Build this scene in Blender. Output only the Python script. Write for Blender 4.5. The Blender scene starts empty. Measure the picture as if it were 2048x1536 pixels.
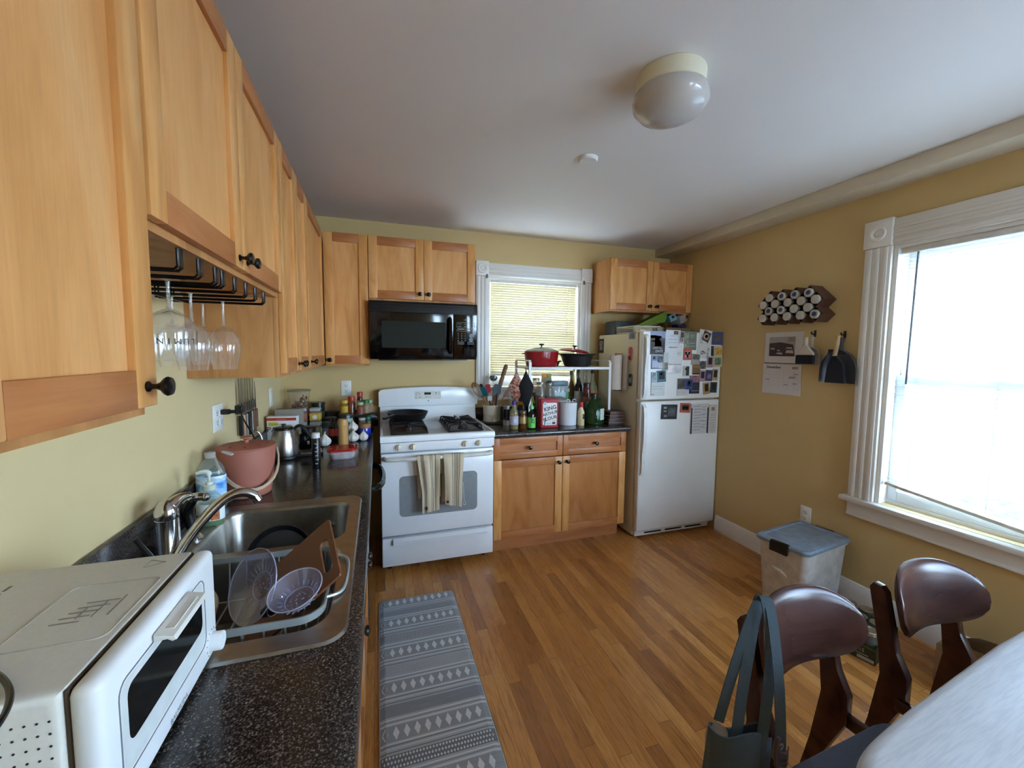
import bpy, bmesh, math, random
from mathutils import Vector, Matrix
PI = math.pi
rnd = random.Random(11)
SC = bpy.context.scene
COL = SC.collection

# ------------------------------------------------------------------ camera
FPX = 822.584
CAM = Vector((.66602, -3.39175, 1.48286))
CR = Vector((.951169, -.308529, .009361)); CU = Vector((.014916, .076233, .996978)); CF = Vector((.308311, .948155, -.077112))
cd = bpy.data.cameras.new('camera'); cam = bpy.data.objects.new('camera', cd); COL.objects.link(cam)
cd.sensor_fit = 'HORIZONTAL'; cd.sensor_width = 36; cd.lens = FPX / 2048 * 36; cd.clip_start = .02
cam.matrix_world = Matrix(((CR.x, CU.x, -CF.x, CAM.x), (CR.y, CU.y, -CF.y, CAM.y), (CR.z, CU.z, -CF.z, CAM.z), (0, 0, 0, 1)))
SC.camera = cam


def at(px, py, x=None, y=None, z=None):
    """the point of the plane x=, y= or z= that the photograph shows at a pixel"""
    d = CR * ((px - 1024) / FPX) + CU * (-(py - 768) / FPX) + CF
    t = (x - CAM.x) / d.x if x is not None else (y - CAM.y) / d.y if y is not None else (z - CAM.z) / d.z
    return CAM + d * t


# ------------------------------------------------------------------ materials
def lin(h):
    h = h.lstrip('#'); o = []
    for i in (0, 2, 4):
        c = int(h[i:i + 2], 16) / 255
        o.append(c / 12.92 if c <= .04045 else ((c + .055) / 1.055) ** 2.4)
    return (*o, 1)


def nodes(name):
    m = bpy.data.materials.new(name); m.use_nodes = True
    nt = m.node_tree; nt.nodes.clear()
    out = nt.nodes.new('ShaderNodeOutputMaterial')
    return m, nt, out


def nd(nt, typ, **kw):
    n = nt.nodes.new(typ)
    for k, v in kw.items():
        if k.startswith('i_'):
            n.inputs[k[2:].replace('_', ' ')].default_value = v
        else:
            setattr(n, k, v)
    return n


def ramp(nt, fac, stops, interp='LINEAR'):
    r = nt.nodes.new('ShaderNodeValToRGB'); r.color_ramp.interpolation = interp
    el = r.color_ramp.elements
    while len(el) < len(stops): el.new(.5)
    for e, (p, c) in zip(el, stops):
        e.position = p; e.color = c
    nt.links.new(fac, r.inputs[0]); return r


_pm = {}


def pm(name, hexc='808080', rough=.5, metal=0, var=.07, scale=30, bump=0, spec=.5, coat=0, stretch=(1, 1, 1), sub=0, trans=0):
    if name in _pm: return _pm[name]
    m, nt, out = nodes(name); L = nt.links
    b = nd(nt, 'ShaderNodeBsdfPrincipled'); L.new(b.outputs[0], out.inputs[0])
    b.inputs['Roughness'].default_value = rough; b.inputs['Metallic'].default_value = metal
    b.inputs['Specular IOR Level'].default_value = spec; b.inputs['Coat Weight'].default_value = coat
    c = lin(hexc)
    tc = nd(nt, 'ShaderNodeTexCoord'); mp = nd(nt, 'ShaderNodeMapping'); mp.inputs['Scale'].default_value = stretch
    L.new(tc.outputs['Object'], mp.inputs[0])
    n = nd(nt, 'ShaderNodeTexNoise', i_Scale=scale, i_Detail=3.0); L.new(mp.outputs[0], n.inputs['Vector'])
    r = ramp(nt, n.outputs[0], [(.3, tuple(max(0, x * (1 - var)) for x in c[:3]) + (1,)), (.7, tuple(min(1, x * (1 + var)) for x in c[:3]) + (1,))])
    L.new(r.outputs[0], b.inputs['Base Color'])
    if bump:
        bp = nd(nt, 'ShaderNodeBump', i_Strength=bump, i_Distance=.002); L.new(n.outputs[0], bp.inputs['Height']); L.new(bp.outputs[0], b.inputs['Normal'])
    if sub:
        b.inputs['Subsurface Weight'].default_value = sub; b.inputs['Subsurface Scale'].default_value = .01
    if trans:
        tr = nd(nt, 'ShaderNodeBsdfTranslucent'); L.new(r.outputs[0], tr.inputs[0])
        mx = nd(nt, 'ShaderNodeMixShader'); mx.inputs[0].default_value = trans
        L.new(b.outputs[0], mx.inputs[1]); L.new(tr.outputs[0], mx.inputs[2]); L.new(mx.outputs[0], out.inputs[0])
    _pm[name] = m; return m


def clear(name, hexc='ffffff', refl=1.0, haze=0.0, rough=.03):
    """thin clear glass or plastic: see-through with a fresnel reflection, and some milky haze"""
    if name in _pm: return _pm[name]
    m, nt, out = nodes(name); L = nt.links
    t = nd(nt, 'ShaderNodeBsdfTransparent'); t.inputs[0].default_value = lin(hexc)
    g = nd(nt, 'ShaderNodeBsdfGlossy'); g.inputs['Roughness'].default_value = rough
    f = nd(nt, 'ShaderNodeLayerWeight'); pw = nd(nt, 'ShaderNodeMath', operation='POWER'); pw.inputs[1].default_value = 3.5; L.new(f.outputs['Facing'], pw.inputs[0])
    mu = nd(nt, 'ShaderNodeMath', operation='MULTIPLY_ADD'); mu.inputs[1].default_value = .42 * min(refl, 1.5); mu.inputs[2].default_value = .028 * refl; L.new(pw.outputs[0], mu.inputs[0])
    base = t
    if haze:
        d = nd(nt, 'ShaderNodeBsdfDiffuse'); d.inputs[0].default_value = lin(hexc)
        nz = nd(nt, 'ShaderNodeTexNoise', i_Scale=20.0); tc = nd(nt, 'ShaderNodeTexCoord'); L.new(tc.outputs['Object'], nz.inputs['Vector'])
        rr = ramp(nt, nz.outputs[0], [(.3, (haze * .85,) * 3 + (1,)), (.7, (min(1, haze * 1.15),) * 3 + (1,))])
        mm = nd(nt, 'ShaderNodeMixShader'); L.new(rr.outputs[0], mm.inputs[0]); L.new(t.outputs[0], mm.inputs[1]); L.new(d.outputs[0], mm.inputs[2]); base = mm
    mx = nd(nt, 'ShaderNodeMixShader'); L.new(mu.outputs[0], mx.inputs[0]); L.new(base.outputs[0], mx.inputs[1]); L.new(g.outputs[0], mx.inputs[2])
    L.new(mx.outputs[0], out.inputs[0]); _pm[name] = m; return m


def wood(name, ha, hb, axis='z', freq=9.0, rough=.38, hc=None, fine=.09):
    if name in _pm: return _pm[name]
    m, nt, out = nodes(name); L = nt.links
    b = nd(nt, 'ShaderNodeBsdfPrincipled', i_Roughness=rough); L.new(b.outputs[0], out.inputs[0])
    b.inputs['Specular IOR Level'].default_value = .35
    tc = nd(nt, 'ShaderNodeTexCoord'); oi = nd(nt, 'ShaderNodeObjectInfo')
    ad = nd(nt, 'ShaderNodeVectorMath', operation='MULTIPLY_ADD'); ad.inputs[1].default_value = (1, 1, 1)
    L.new(tc.outputs['Object'], ad.inputs[0])
    sc = nd(nt, 'ShaderNodeVectorMath', operation='SCALE'); sc.inputs[0].default_value = (7, 13, 5); L.new(oi.outputs['Random'], sc.inputs['Scale'])
    L.new(sc.outputs[0], ad.inputs[2])
    s = {'x': (.22, 1, 1), 'y': (1, .22, 1), 'z': (1, 1, .22)}[axis]
    mp = nd(nt, 'ShaderNodeMapping'); mp.inputs['Scale'].default_value = s; L.new(ad.outputs[0], mp.inputs[0])
    n1 = nd(nt, 'ShaderNodeTexNoise', i_Scale=freq, i_Detail=3.0, i_Distortion=2.2); L.new(mp.outputs[0], n1.inputs['Vector'])
    s2 = tuple(q * (40 if q == 1 else 9) for q in s)
    mp2 = nd(nt, 'ShaderNodeMapping'); mp2.inputs['Scale'].default_value = s2; L.new(ad.outputs[0], mp2.inputs[0])
    n2 = nd(nt, 'ShaderNodeTexNoise', i_Scale=6.0, i_Detail=3.0); L.new(mp2.outputs[0], n2.inputs['Vector'])
    r1 = ramp(nt, n1.outputs[0], [(.28, lin(hb)), (.5, lin(ha)), (.75, lin(hc or ha))])
    r2 = ramp(nt, n2.outputs[0], [(.3, (1 - fine,) * 3 + (1,)), (.65, (1, 1, 1, 1))])
    mx = nd(nt, 'ShaderNodeMix', data_type='RGBA', blend_type='MULTIPLY'); mx.inputs[0].default_value = 1
    L.new(r1.outputs[0], mx.inputs[6]); L.new(r2.outputs[0], mx.inputs[7]); L.new(mx.outputs[2], b.inputs['Base Color'])
    bp = nd(nt, 'ShaderNodeBump', i_Strength=.08, i_Distance=.001); L.new(n2.outputs[0], bp.inputs['Height']); L.new(bp.outputs[0], b.inputs['Normal'])
    _pm[name] = m; return m


def floor_mat():
    m, nt, out = nodes('oak strip floor'); L = nt.links
    b = nd(nt, 'ShaderNodeBsdfPrincipled'); L.new(b.outputs[0], out.inputs[0])
    tc = nd(nt, 'ShaderNodeTexCoord')
    mp = nd(nt, 'ShaderNodeMapping'); mp.inputs['Rotation'].default_value = (0, 0, PI / 2); L.new(tc.outputs['Object'], mp.inputs[0])
    br = nd(nt, 'ShaderNodeTexBrick', offset=.37, offset_frequency=2, squash=.7, squash_frequency=3)
    br.inputs['Scale'].default_value = 1; br.inputs['Row Height'].default_value = .0572; br.inputs['Brick Width'].default_value = .83
    br.inputs['Mortar Size'].default_value = .0007; br.inputs['Mortar Smooth'].default_value = .1
    br.inputs['Color1'].default_value = (0, 0, 0, 1); br.inputs['Color2'].default_value = (1, 1, 1, 1); br.inputs['Mortar'].default_value = (.5, .5, .5, 1); br.inputs['Bias'].default_value = 0
    L.new(mp.outputs[0], br.inputs['Vector'])
    pr = ramp(nt, br.outputs['Color'], [(0, lin('a86c34')), (.35, lin('c2823f')), (.6, lin('cd8c46')), (1, lin('d99c55'))])
    ad = nd(nt, 'ShaderNodeVectorMath', operation='MULTIPLY_ADD'); ad.inputs[1].default_value = (1, 1, 1)
    L.new(tc.outputs['Object'], ad.inputs[0])
    sc = nd(nt, 'ShaderNodeVectorMath', operation='SCALE'); sc.inputs['Scale'].default_value = 9.0; L.new(br.outputs['Color'], sc.inputs[0]); L.new(sc.outputs[0], ad.inputs[2])
    mg = nd(nt, 'ShaderNodeMapping'); mg.inputs['Scale'].default_value = (22, 1.6, 1); L.new(ad.outputs[0], mg.inputs[0])
    n = nd(nt, 'ShaderNodeTexNoise', i_Scale=3.0, i_Detail=5.0, i_Distortion=1.2); L.new(mg.outputs[0], n.inputs['Vector'])
    gr = ramp(nt, n.outputs[0], [(.3, (.62, .55, .5, 1)), (.48, (.95, .93, .9, 1)), (.7, (1.0, 1.0, 1.0, 1))])
    mg2 = nd(nt, 'ShaderNodeMapping'); mg2.inputs['Scale'].default_value = (160, 5, 1); L.new(ad.outputs[0], mg2.inputs[0])
    n2 = nd(nt, 'ShaderNodeTexNoise', i_Scale=3.0, i_Detail=2.0); L.new(mg2.outputs[0], n2.inputs['Vector'])
    gr2 = ramp(nt, n2.outputs[0], [(.35, (.78, .74, .7, 1)), (.6, (1, 1, 1, 1))])
    m1 = nd(nt, 'ShaderNodeMix', data_type='RGBA', blend_type='MULTIPLY'); m1.inputs[0].default_value = 1
    L.new(pr.outputs[0], m1.inputs[6]); L.new(gr.outputs[0], m1.inputs[7])
    m2 = nd(nt, 'ShaderNodeMix', data_type='RGBA', blend_type='MULTIPLY'); m2.inputs[0].default_value = 1
    L.new(m1.outputs[2], m2.inputs[6]); L.new(gr2.outputs[0], m2.inputs[7])
    m3 = nd(nt, 'ShaderNodeMix', data_type='RGBA'); L.new(br.outputs['Fac'], m3.inputs[0]); L.new(m2.outputs[2], m3.inputs[6]); m3.inputs[7].default_value = lin('3a2210')
    L.new(m3.outputs[2], b.inputs['Base Color'])
    rr = ramp(nt, n.outputs[0], [(.3, (.36,) * 3 + (1,)), (.7, (.24,) * 3 + (1,))]); L.new(rr.outputs[0], b.inputs['Roughness'])
    bp = nd(nt, 'ShaderNodeBump', i_Strength=.12, i_Distance=.001); L.new(n2.outputs[0], bp.inputs['Height']); L.new(bp.outputs[0], b.inputs['Normal'])
    return m


def stone_mat():
    m, nt, out = nodes('speckled dark worktop'); L = nt.links
    b = nd(nt, 'ShaderNodeBsdfPrincipled', i_Roughness=.16); L.new(b.outputs[0], out.inputs[0])
    tc = nd(nt, 'ShaderNodeTexCoord')
    n = nd(nt, 'ShaderNodeTexNoise', i_Scale=300.0, i_Detail=2.0, i_Roughness=.6); L.new(tc.outputs['Object'], n.inputs['Vector'])
    r = ramp(nt, n.outputs[0], [(.36, lin('0d0b0c')), (.47, lin('2a2423')), (.56, lin('3f3633')), (.64, lin('62564f')), (.72, lin('8d7f74'))])
    v = nd(nt, 'ShaderNodeTexVoronoi', i_Scale=130.0); L.new(tc.outputs['Object'], v.inputs['Vector'])
    rv = ramp(nt, v.outputs['Distance'], [(.1, (.55, .5, .46, 1)), (.3, (1, 1, 1, 1))])
    mx = nd(nt, 'ShaderNodeMix', data_type='RGBA', blend_type='MULTIPLY'); mx.inputs[0].default_value = .8
    L.new(r.outputs[0], mx.inputs[6]); L.new(rv.outputs[0], mx.inputs[7]); L.new(mx.outputs[2], b.inputs['Base Color'])
    n2 = nd(nt, 'ShaderNodeTexNoise', i_Scale=7.0); L.new(tc.outputs['Object'], n2.inputs['Vector'])
    rr = ramp(nt, n2.outputs[0], [(.3, (.12,) * 3 + (1,)), (.7, (.24,) * 3 + (1,))]); L.new(rr.outputs[0], b.inputs['Roughness'])
    return m


def wall_mat(name, hexc, scuff=False):
    m, nt, out = nodes(name); L = nt.links
    b = nd(nt, 'ShaderNodeBsdfPrincipled', i_Roughness=.6); L.new(b.outputs[0], out.inputs[0])
    tc = nd(nt, 'ShaderNodeTexCoord'); c = lin(hexc)
    n = nd(nt, 'ShaderNodeTexNoise', i_Scale=1.4, i_Detail=3.0); L.new(tc.outputs['Object'], n.inputs['Vector'])
    r = ramp(nt, n.outputs[0], [(.3, tuple(x * .95 for x in c[:3]) + (1,)), (.7, c)])
    col = r.outputs[0]
    if scuff:
        mp = nd(nt, 'ShaderNodeMapping'); mp.inputs['Scale'].default_value = (1, 6, 22); mp.inputs['Rotation'].default_value = (.35, 0, 0); L.new(tc.outputs['Object'], mp.inputs[0])
        s = nd(nt, 'ShaderNodeTexNoise', i_Scale=2.2, i_Detail=6.0, i_Roughness=.7); L.new(mp.outputs[0], s.inputs['Vector'])
        rs = ramp(nt, s.outputs[0], [(.69, (1, 1, 1, 1)), (.72, (.6, .56, .5, 1))])
        mx = nd(nt, 'ShaderNodeMix', data_type='RGBA', blend_type='MULTIPLY'); mx.inputs[0].default_value = .8
        L.new(col, mx.inputs[6]); L.new(rs.outputs[0], mx.inputs[7]); col = mx.outputs[2]
    L.new(col, b.inputs['Base Color'])
    n3 = nd(nt, 'ShaderNodeTexNoise', i_Scale=160.0, i_Detail=2.0); L.new(tc.outputs['Object'], n3.inputs['Vector'])
    bp = nd(nt, 'ShaderNodeBump', i_Strength=.12, i_Distance=.001); L.new(n3.outputs[0], bp.inputs['Height']); L.new(bp.outputs[0], b.inputs['Normal'])
    return m


W_STILE = wood('maple stile', 'd99a58', 'c58648', 'z', 9, .36, 'e0a96c')
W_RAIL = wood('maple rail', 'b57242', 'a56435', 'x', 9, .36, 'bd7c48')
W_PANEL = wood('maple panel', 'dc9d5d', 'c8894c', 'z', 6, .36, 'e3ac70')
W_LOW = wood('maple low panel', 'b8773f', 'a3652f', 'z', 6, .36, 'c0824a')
W_BOX = wood('maple box', 'c18750', 'a8703e', 'z', 7, .4, 'cb945e')
STONE = stone_mat()
WHITE = pm('white enamel', 'e8e7e3', .22, var=.02, scale=8)
TRIM = pm('white trim paint', 'e3ddd4', .38, var=.02, scale=6)
BLACKP = pm('black plastic', '0b0b0c', .3, var=.2)
BLACKG = pm('black gloss', '060607', .1, var=.1)
IRON = pm('cast iron', '0e0d0d', .45, var=.25, bump=.2, scale=120)
STEEL = pm('brushed steel', 'a9a59f', .28, 1, var=.12, scale=14, stretch=(1, 1, 25))
CHROME = pm('chrome', 'c6c6c8', .12, 1, var=.03)
SINKST = pm('sink steel', '9a968f', .3, 1, var=.12, scale=25)
PAPER = pm('white paper', 'dedbd6', .7, var=.02)
BRONZE = pm('oil rubbed bronze', '100c0b', .28, .4, var=.2)
GLASS = clear('clear glass', 'ffffff', 2.0, .02)
STEM = clear('glass stem', 'f4f2ea', 2.5, .16)
PANE = clear('window pane', 'f6fbff', .7)


# ------------------------------------------------------------------ mesh builder
class MB:
    def __init__(s): s.bm = bmesh.new()

    def _new(s, nf, mi, M, nv):
        for f in s.bm.faces[nf:] if False else list(s.bm.faces)[nf:]: f.material_index = mi
        if M is not None: bmesh.ops.transform(s.bm, matrix=M, verts=list(s.bm.verts)[nv:])
        return s

    def mesh(s, vs, fs, mi=0, M=None):
        nf, nv = len(s.bm.faces), len(s.bm.verts)
        v = [s.bm.verts.new(p) for p in vs]
        for f in fs:
            try: s.bm.faces.new([v[i] for i in f])
            except ValueError: pass
        return s._new(nf, mi, M, nv)

    def box(s, x0, x1, y0, y1, z0, z1, bev=0, seg=2, mi=0, M=None):
        t = bmesh.new()
        bmesh.ops.create_cube(t, size=1)
        for v in t.verts:
            v.co = Vector(((x0 + x1) / 2 + v.co.x * (x1 - x0), (y0 + y1) / 2 + v.co.y * (y1 - y0), (z0 + z1) / 2 + v.co.z * (z1 - z0)))
        if bev:
            bmesh.ops.bevel(t, geom=list(t.edges), offset=min(bev, .49 * min(abs(x1 - x0), abs(y1 - y0), abs(z1 - z0))), segments=seg, affect='EDGES', profile=.5)
        return s._take(t, mi, M)

    def _take(s, t, mi, M):
        nf, nv = len(s.bm.faces), len(s.bm.verts)
        t.verts.index_update()
        vs = [v.co.copy() for v in t.verts]; fs = [[v.index for v in f.verts] for f in t.faces]; t.free()
        return s.mesh(vs, fs, mi, M)

    def lathe(s, prof, loc=(0, 0, 0), n=28, mi=0, M=None, sx=1, sy=1, twist=None):
        vs, fs, rows = [], [], []
        for r, z in prof:
            if abs(r) < 1e-6:
                rows.append([len(vs)]); vs.append((loc[0], loc[1], loc[2] + z))
            else:
                rows.append(list(range(len(vs), len(vs) + n)))
                for k in range(n):
                    a = 2 * PI * k / n
                    vs.append((loc[0] + math.cos(a) * r * sx, loc[1] + math.sin(a) * r * sy, loc[2] + z))
        for A, B_ in zip(rows, rows[1:]):
            for k in range(n):
                k2 = (k + 1) % n
                if len(A) == 1 and len(B_) == 1: break
                if len(A) == 1: fs.append([A[0], B_[k2], B_[k]])
                elif len(B_) == 1: fs.append([A[k], A[k2], B_[0]])
                else: fs.append([A[k], A[k2], B_[k2], B_[k]])
        return s.mesh(vs, fs, mi, M)

    def cyl(s, p0, p1, r0, r1=None, n=16, mi=0, cap=True):
        p0, p1 = Vector(p0), Vector(p1); d = p1 - p0; L = d.length
        M = Matrix.Translation(p0) @ d.to_track_quat('Z', 'Y').to_matrix().to_4x4()
        r1 = r0 if r1 is None else r1
        return s.lathe(([(0, 0)] if cap else []) + [(r0, 0), (r1, L)] + ([(0, L)] if cap else []), n=n, mi=mi, M=M)

    def tube(s, pts, r, n=8, mi=0, closed=False, flat=None, smooth=0):
        """round tube, or a flat ribbon when flat = (width, thickness, width direction)"""
        pts = [Vector((*p, rr)) for p, rr in zip(pts, r if isinstance(r, (list, tuple)) else [r] * len(pts))]
        for _ in range(smooth):
            q = [] if closed else [pts[0]]
            for a, b in zip(pts, pts[1:] + (pts[:1] if closed else [])):
                q += [a * .75 + b * .25, a * .25 + b * .75]
            if not closed: q.append(pts[-1])
            pts = q
        r = [p[3] for p in pts]; pts = [p.to_3d() for p in pts]
        N = len(pts); vs, fs = [], []; prev = None
        for i, p in enumerate(pts):
            t = (pts[(i + 1) % N] - pts[i - 1]) if closed or 0 < i < N - 1 else (pts[1] - pts[0] if i == 0 else pts[-1] - pts[-2])
            t.normalize()
            if flat:
                w = Vector(flat[2]); w = (w - t * w.dot(t)).normalized()
            elif prev is None:
                w = t.orthogonal().normalized()
            else:
                w = (prev - t * prev.dot(t)).normalized()
            prev = w; u = t.cross(w)
            if flat:
                for a, b in ((-1, -1), (1, -1), (1, 1), (-1, 1)): vs.append(p + w * a * flat[0] / 2 + u * b * flat[1] / 2)
            else:
                rr = r[i]
                for k in range(n): vs.append(p + (w * math.cos(2 * PI * k / n) + u * math.sin(2 * PI * k / n)) * rr)
        m = 4 if flat else n
        for i in range(N if closed else N - 1):
            j = (i + 1) % N
            for k in range(m): fs.append([i * m + k, i * m + (k + 1) % m, j * m + (k + 1) % m, j * m + k])
        if not closed:
            fs.append(list(range(m))[::-1]); fs.append([(N - 1) * m + k for k in range(m)])
        return s.mesh(vs, fs, mi)

    def prism(s, poly, h0, h1, axis='z', bev=0, seg=2, mi=0, M=None):
        """a 2-D outline pulled along an axis; outline (u, v) is (x,y), (x,z) or (y,z)"""
        t = bmesh.new()
        f = {'z': lambda u, v, h: (u, v, h), 'y': lambda u, v, h: (u, h, v), 'x': lambda u, v, h: (h, u, v)}[axis]
        a = [t.verts.new(f(u, v, h0)) for u, v in poly]; b = [t.verts.new(f(u, v, h1)) for u, v in poly]
        n = len(poly); t.faces.new(a[::-1]); t.faces.new(b)
        for i in range(n): t.faces.new([a[i], a[(i + 1) % n], b[(i + 1) % n], b[i]])
        bmesh.ops.recalc_face_normals(t, faces=list(t.faces))
        if bev:
            ed = [e for e in t.edges if all(len(fc.verts) == n for fc in e.link_faces if len(fc.verts) != 4) and any(len(fc.verts) == n and n != 4 or fc in () for fc in e.link_faces)] if n != 4 else list(t.edges)
            bmesh.ops.bevel(t, geom=ed, offset=bev, segments=seg, affect='EDGES', profile=.5)
        return s._take(t, mi, M)

    def grid(s, fn, nu, nv, mi=0, th=0, mif=None):
        vs = [Vector(fn(i / (nu - 1), j / (nv - 1))) for i in range(nu) for j in range(nv)]
        fs = [[i * nv + j, (i + 1) * nv + j, (i + 1) * nv + j + 1, i * nv + j + 1] for i in range(nu - 1) for j in range(nv - 1)]
        if th:
            t = bmesh.new(); v = [t.verts.new(p) for p in vs]
            for f in fs: t.faces.new([v[k] for k in f])
            bmesh.ops.recalc_face_normals(t, faces=list(t.faces))
            bmesh.ops.solidify(t, geom=list(t.faces), thickness=th)
            return s._take(t, mi, None)
        nf = len(s.bm.faces); s.mesh(vs, fs, mi)
        if mif:
            for k, f in enumerate(list(s.bm.faces)[nf:]): f.material_index = mif(k // (nv - 1), k % (nv - 1))
        return s

    def ball(s, c, r, sx=1, sy=1, sz=1, n=16, mi=0):
        pr = [(0 if k in (0, n // 2) else math.sin(PI * k / (n // 2)) * r, -math.cos(PI * k / (n // 2)) * r * sz) for k in range(n // 2 + 1)]
        return s.lathe(pr, c, n, mi, sx=sx, sy=sy)

    def rect(s, o, u, v, u0, u1, v0, v1, mi=0):
        """flat rectangle in the plane o + u*a + v*b"""
        o, u, v = Vector(o), Vector(u), Vector(v)
        return s.mesh([o + u * u0 + v * v0, o + u * u1 + v * v0, o + u * u1 + v * v1, o + u * u0 + v * v1], [[0, 1, 2, 3]], mi)

    def text(s, txt, size, M, mi=0, depth=0, align='CENTER', squash=1, bold=0):
        cu = bpy.data.curves.new('lettering', 'FONT'); cu.body = txt; cu.size = size; cu.align_x = align; cu.align_y = 'CENTER'; cu.extrude = depth; cu.resolution_u = 2; cu.offset = bold * size
        o = bpy.data.objects.new('lettering', cu); COL.objects.link(o)
        dg = bpy.context.evaluated_depsgraph_get(); me = bpy.data.meshes.new_from_object(o.evaluated_get(dg))
        vs = [(v.co.x * squash, v.co.y, v.co.z) for v in me.vertices]; fs = [list(p.vertices) for p in me.polygons]
        bpy.data.objects.remove(o); bpy.data.curves.remove(cu); bpy.data.meshes.remove(me)
        return s.mesh(vs, fs, mi, M)

    def build(s, name, mats, parent=None, label=None, smooth=35, flip=True):
        if flip and s.bm.faces: bmesh.ops.recalc_face_normals(s.bm, faces=list(s.bm.faces))
        me = bpy.data.meshes.new(name); s.bm.to_mesh(me); s.bm.free()
        for m in (mats if isinstance(mats, (list, tuple)) else [mats]): me.materials.append(m)
        if smooth:
            me.polygons.foreach_set('use_smooth', [True] * len(me.polygons)); me.set_sharp_from_angle(angle=math.radians(smooth))
        o = bpy.data.objects.new(name, me); COL.objects.link(o)
        if parent: o.parent = parent
        if label: o['label'] = label
        return o


def tag(o, label, cat, group=None, kind=None):
    if label: o['label'] = label
    if cat: o['category'] = cat
    if group: o['group'] = group
    if kind: o['kind'] = kind
    return o


def thing(name, label, cat, loc=(0, 0, 0), rz=0, group=None):
    o = bpy.data.objects.new(name, None); COL.objects.link(o); o.empty_display_size = .05
    o.location = loc; o.rotation_euler = (0, 0, rz)
    return tag(o, label, cat, group)


def solo(name, mb, mats, label, cat, loc=(0, 0, 0), rz=0, group=None, smooth=35, rot=None):
    o = mb.build(name, mats, smooth=smooth); o.location = loc; o.rotation_euler = rot or (0, 0, rz)
    return tag(o, label, cat, group)


def struct(name, mb, mats, label=None, parent=None, smooth=35):
    o = mb.build(name, mats, parent, smooth=smooth)
    if not parent: tag(o, label, None, kind='structure')
    return o


def copy_tree(o, parent=None):
    c = o.copy(); COL.objects.link(c)
    if parent: c.parent = parent
    for ch in list(o.children): copy_tree(ch, c)
    return c


def rrect(w, h, r, n=5, cx=0, cy=0):
    o = []
    for (sx, sy, a0) in ((1, 1, 0), (-1, 1, 90), (-1, -1, 180), (1, -1, 270)):
        for k in range(n + 1):
            a = math.radians(a0 + 90 * k / n)
            o.append((cx + sx * (w / 2 - r) + r * math.cos(a), cy + sy * (h / 2 - r) + r * math.sin(a)))
    return o


def TM(loc, rx=0, ry=0, rz=0):
    return Matrix.Translation(loc) @ Matrix.Rotation(rz, 4, 'Z') @ Matrix.Rotation(ry, 4, 'Y') @ Matrix.Rotation(rx, 4, 'X')


# ------------------------------------------------------------------ the room
XR, ZC, YF = 3.362, 2.467, -5.1
WALL = wall_mat('yellow wall paint toned to light', 'ceb077')  # same paint as the left wall, colour darkened for the weaker light here
WALL_LIT = wall_mat('scuffed yellow wall paint toned to light', 'dbc492', True)  # same paint, colour lifted for the stronger light here; scuffs are wear
CEIL = wall_mat('ceiling paint', 'e0d9d4')
FLOOR = floor_mat()
struct('floor', MB().box(-.12, XR + .14, YF - .1, .14, -.08, 0), FLOOR, 'honey oak strip floor running towards the stove')
struct('ceiling', MB().box(-.12, XR + .14, YF - .1, .14, ZC, ZC + .1), CEIL, 'plain pale grey painted ceiling')
struct('wall_left', MB().box(-.12, 0, YF, .14, 0, ZC), WALL_LIT, 'scuffed pale yellow wall behind the sink')


def holed(u0, u1, w0, w1, a0, a1, b0, b1, put):
    for (p, q, r_, t) in ((u0, a0, w0, w1), (a1, u1, w0, w1), (a0, a1, w0, b0), (a0, a1, b1, w1)):
        put(p, q, r_, t)


W2 = (1.545, 2.408, 1.19, 2.112)          # back window opening x0 x1 z0 z1
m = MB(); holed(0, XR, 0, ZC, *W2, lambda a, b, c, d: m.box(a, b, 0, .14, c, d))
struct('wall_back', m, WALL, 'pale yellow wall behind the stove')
W1 = (-2.73, -1.846, .645, 2.085)         # right window opening y0 y1 z0 z1
W3 = (-4.90, -3.35, .50, 2.20)          # second window of the right wall, behind the viewer
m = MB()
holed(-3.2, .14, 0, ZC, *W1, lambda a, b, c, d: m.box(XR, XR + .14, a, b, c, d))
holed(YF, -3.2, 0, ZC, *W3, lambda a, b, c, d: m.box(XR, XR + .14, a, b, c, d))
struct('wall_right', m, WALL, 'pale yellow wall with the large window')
WFILL = (2.45, 3.0, .75, 2.10)                # unseen window added behind the viewer to let in fill light
m = MB(); holed(0, XR, 0, ZC, *WFILL, lambda a, b, c, d: m.box(a, b, YF - .14, YF, c, d))
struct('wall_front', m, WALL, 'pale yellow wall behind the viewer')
struct('trim_1', MB().box(3.19, XR, YF, 0, 2.393, ZC, .004), pm('cream beam paint', 'd3c8b4', .5, var=.02, scale=5), 'cream boxed beam where the ceiling meets the right wall')
m = MB(); m.prism([(XR, 0), (XR - .018, 0), (XR - .018, .095), (XR - .012, .11), (XR - .008, .125), (XR, .13)], YF, -.715, 'y')
struct('baseboard_right', m, TRIM, 'white baseboard along the right wall')


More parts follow.
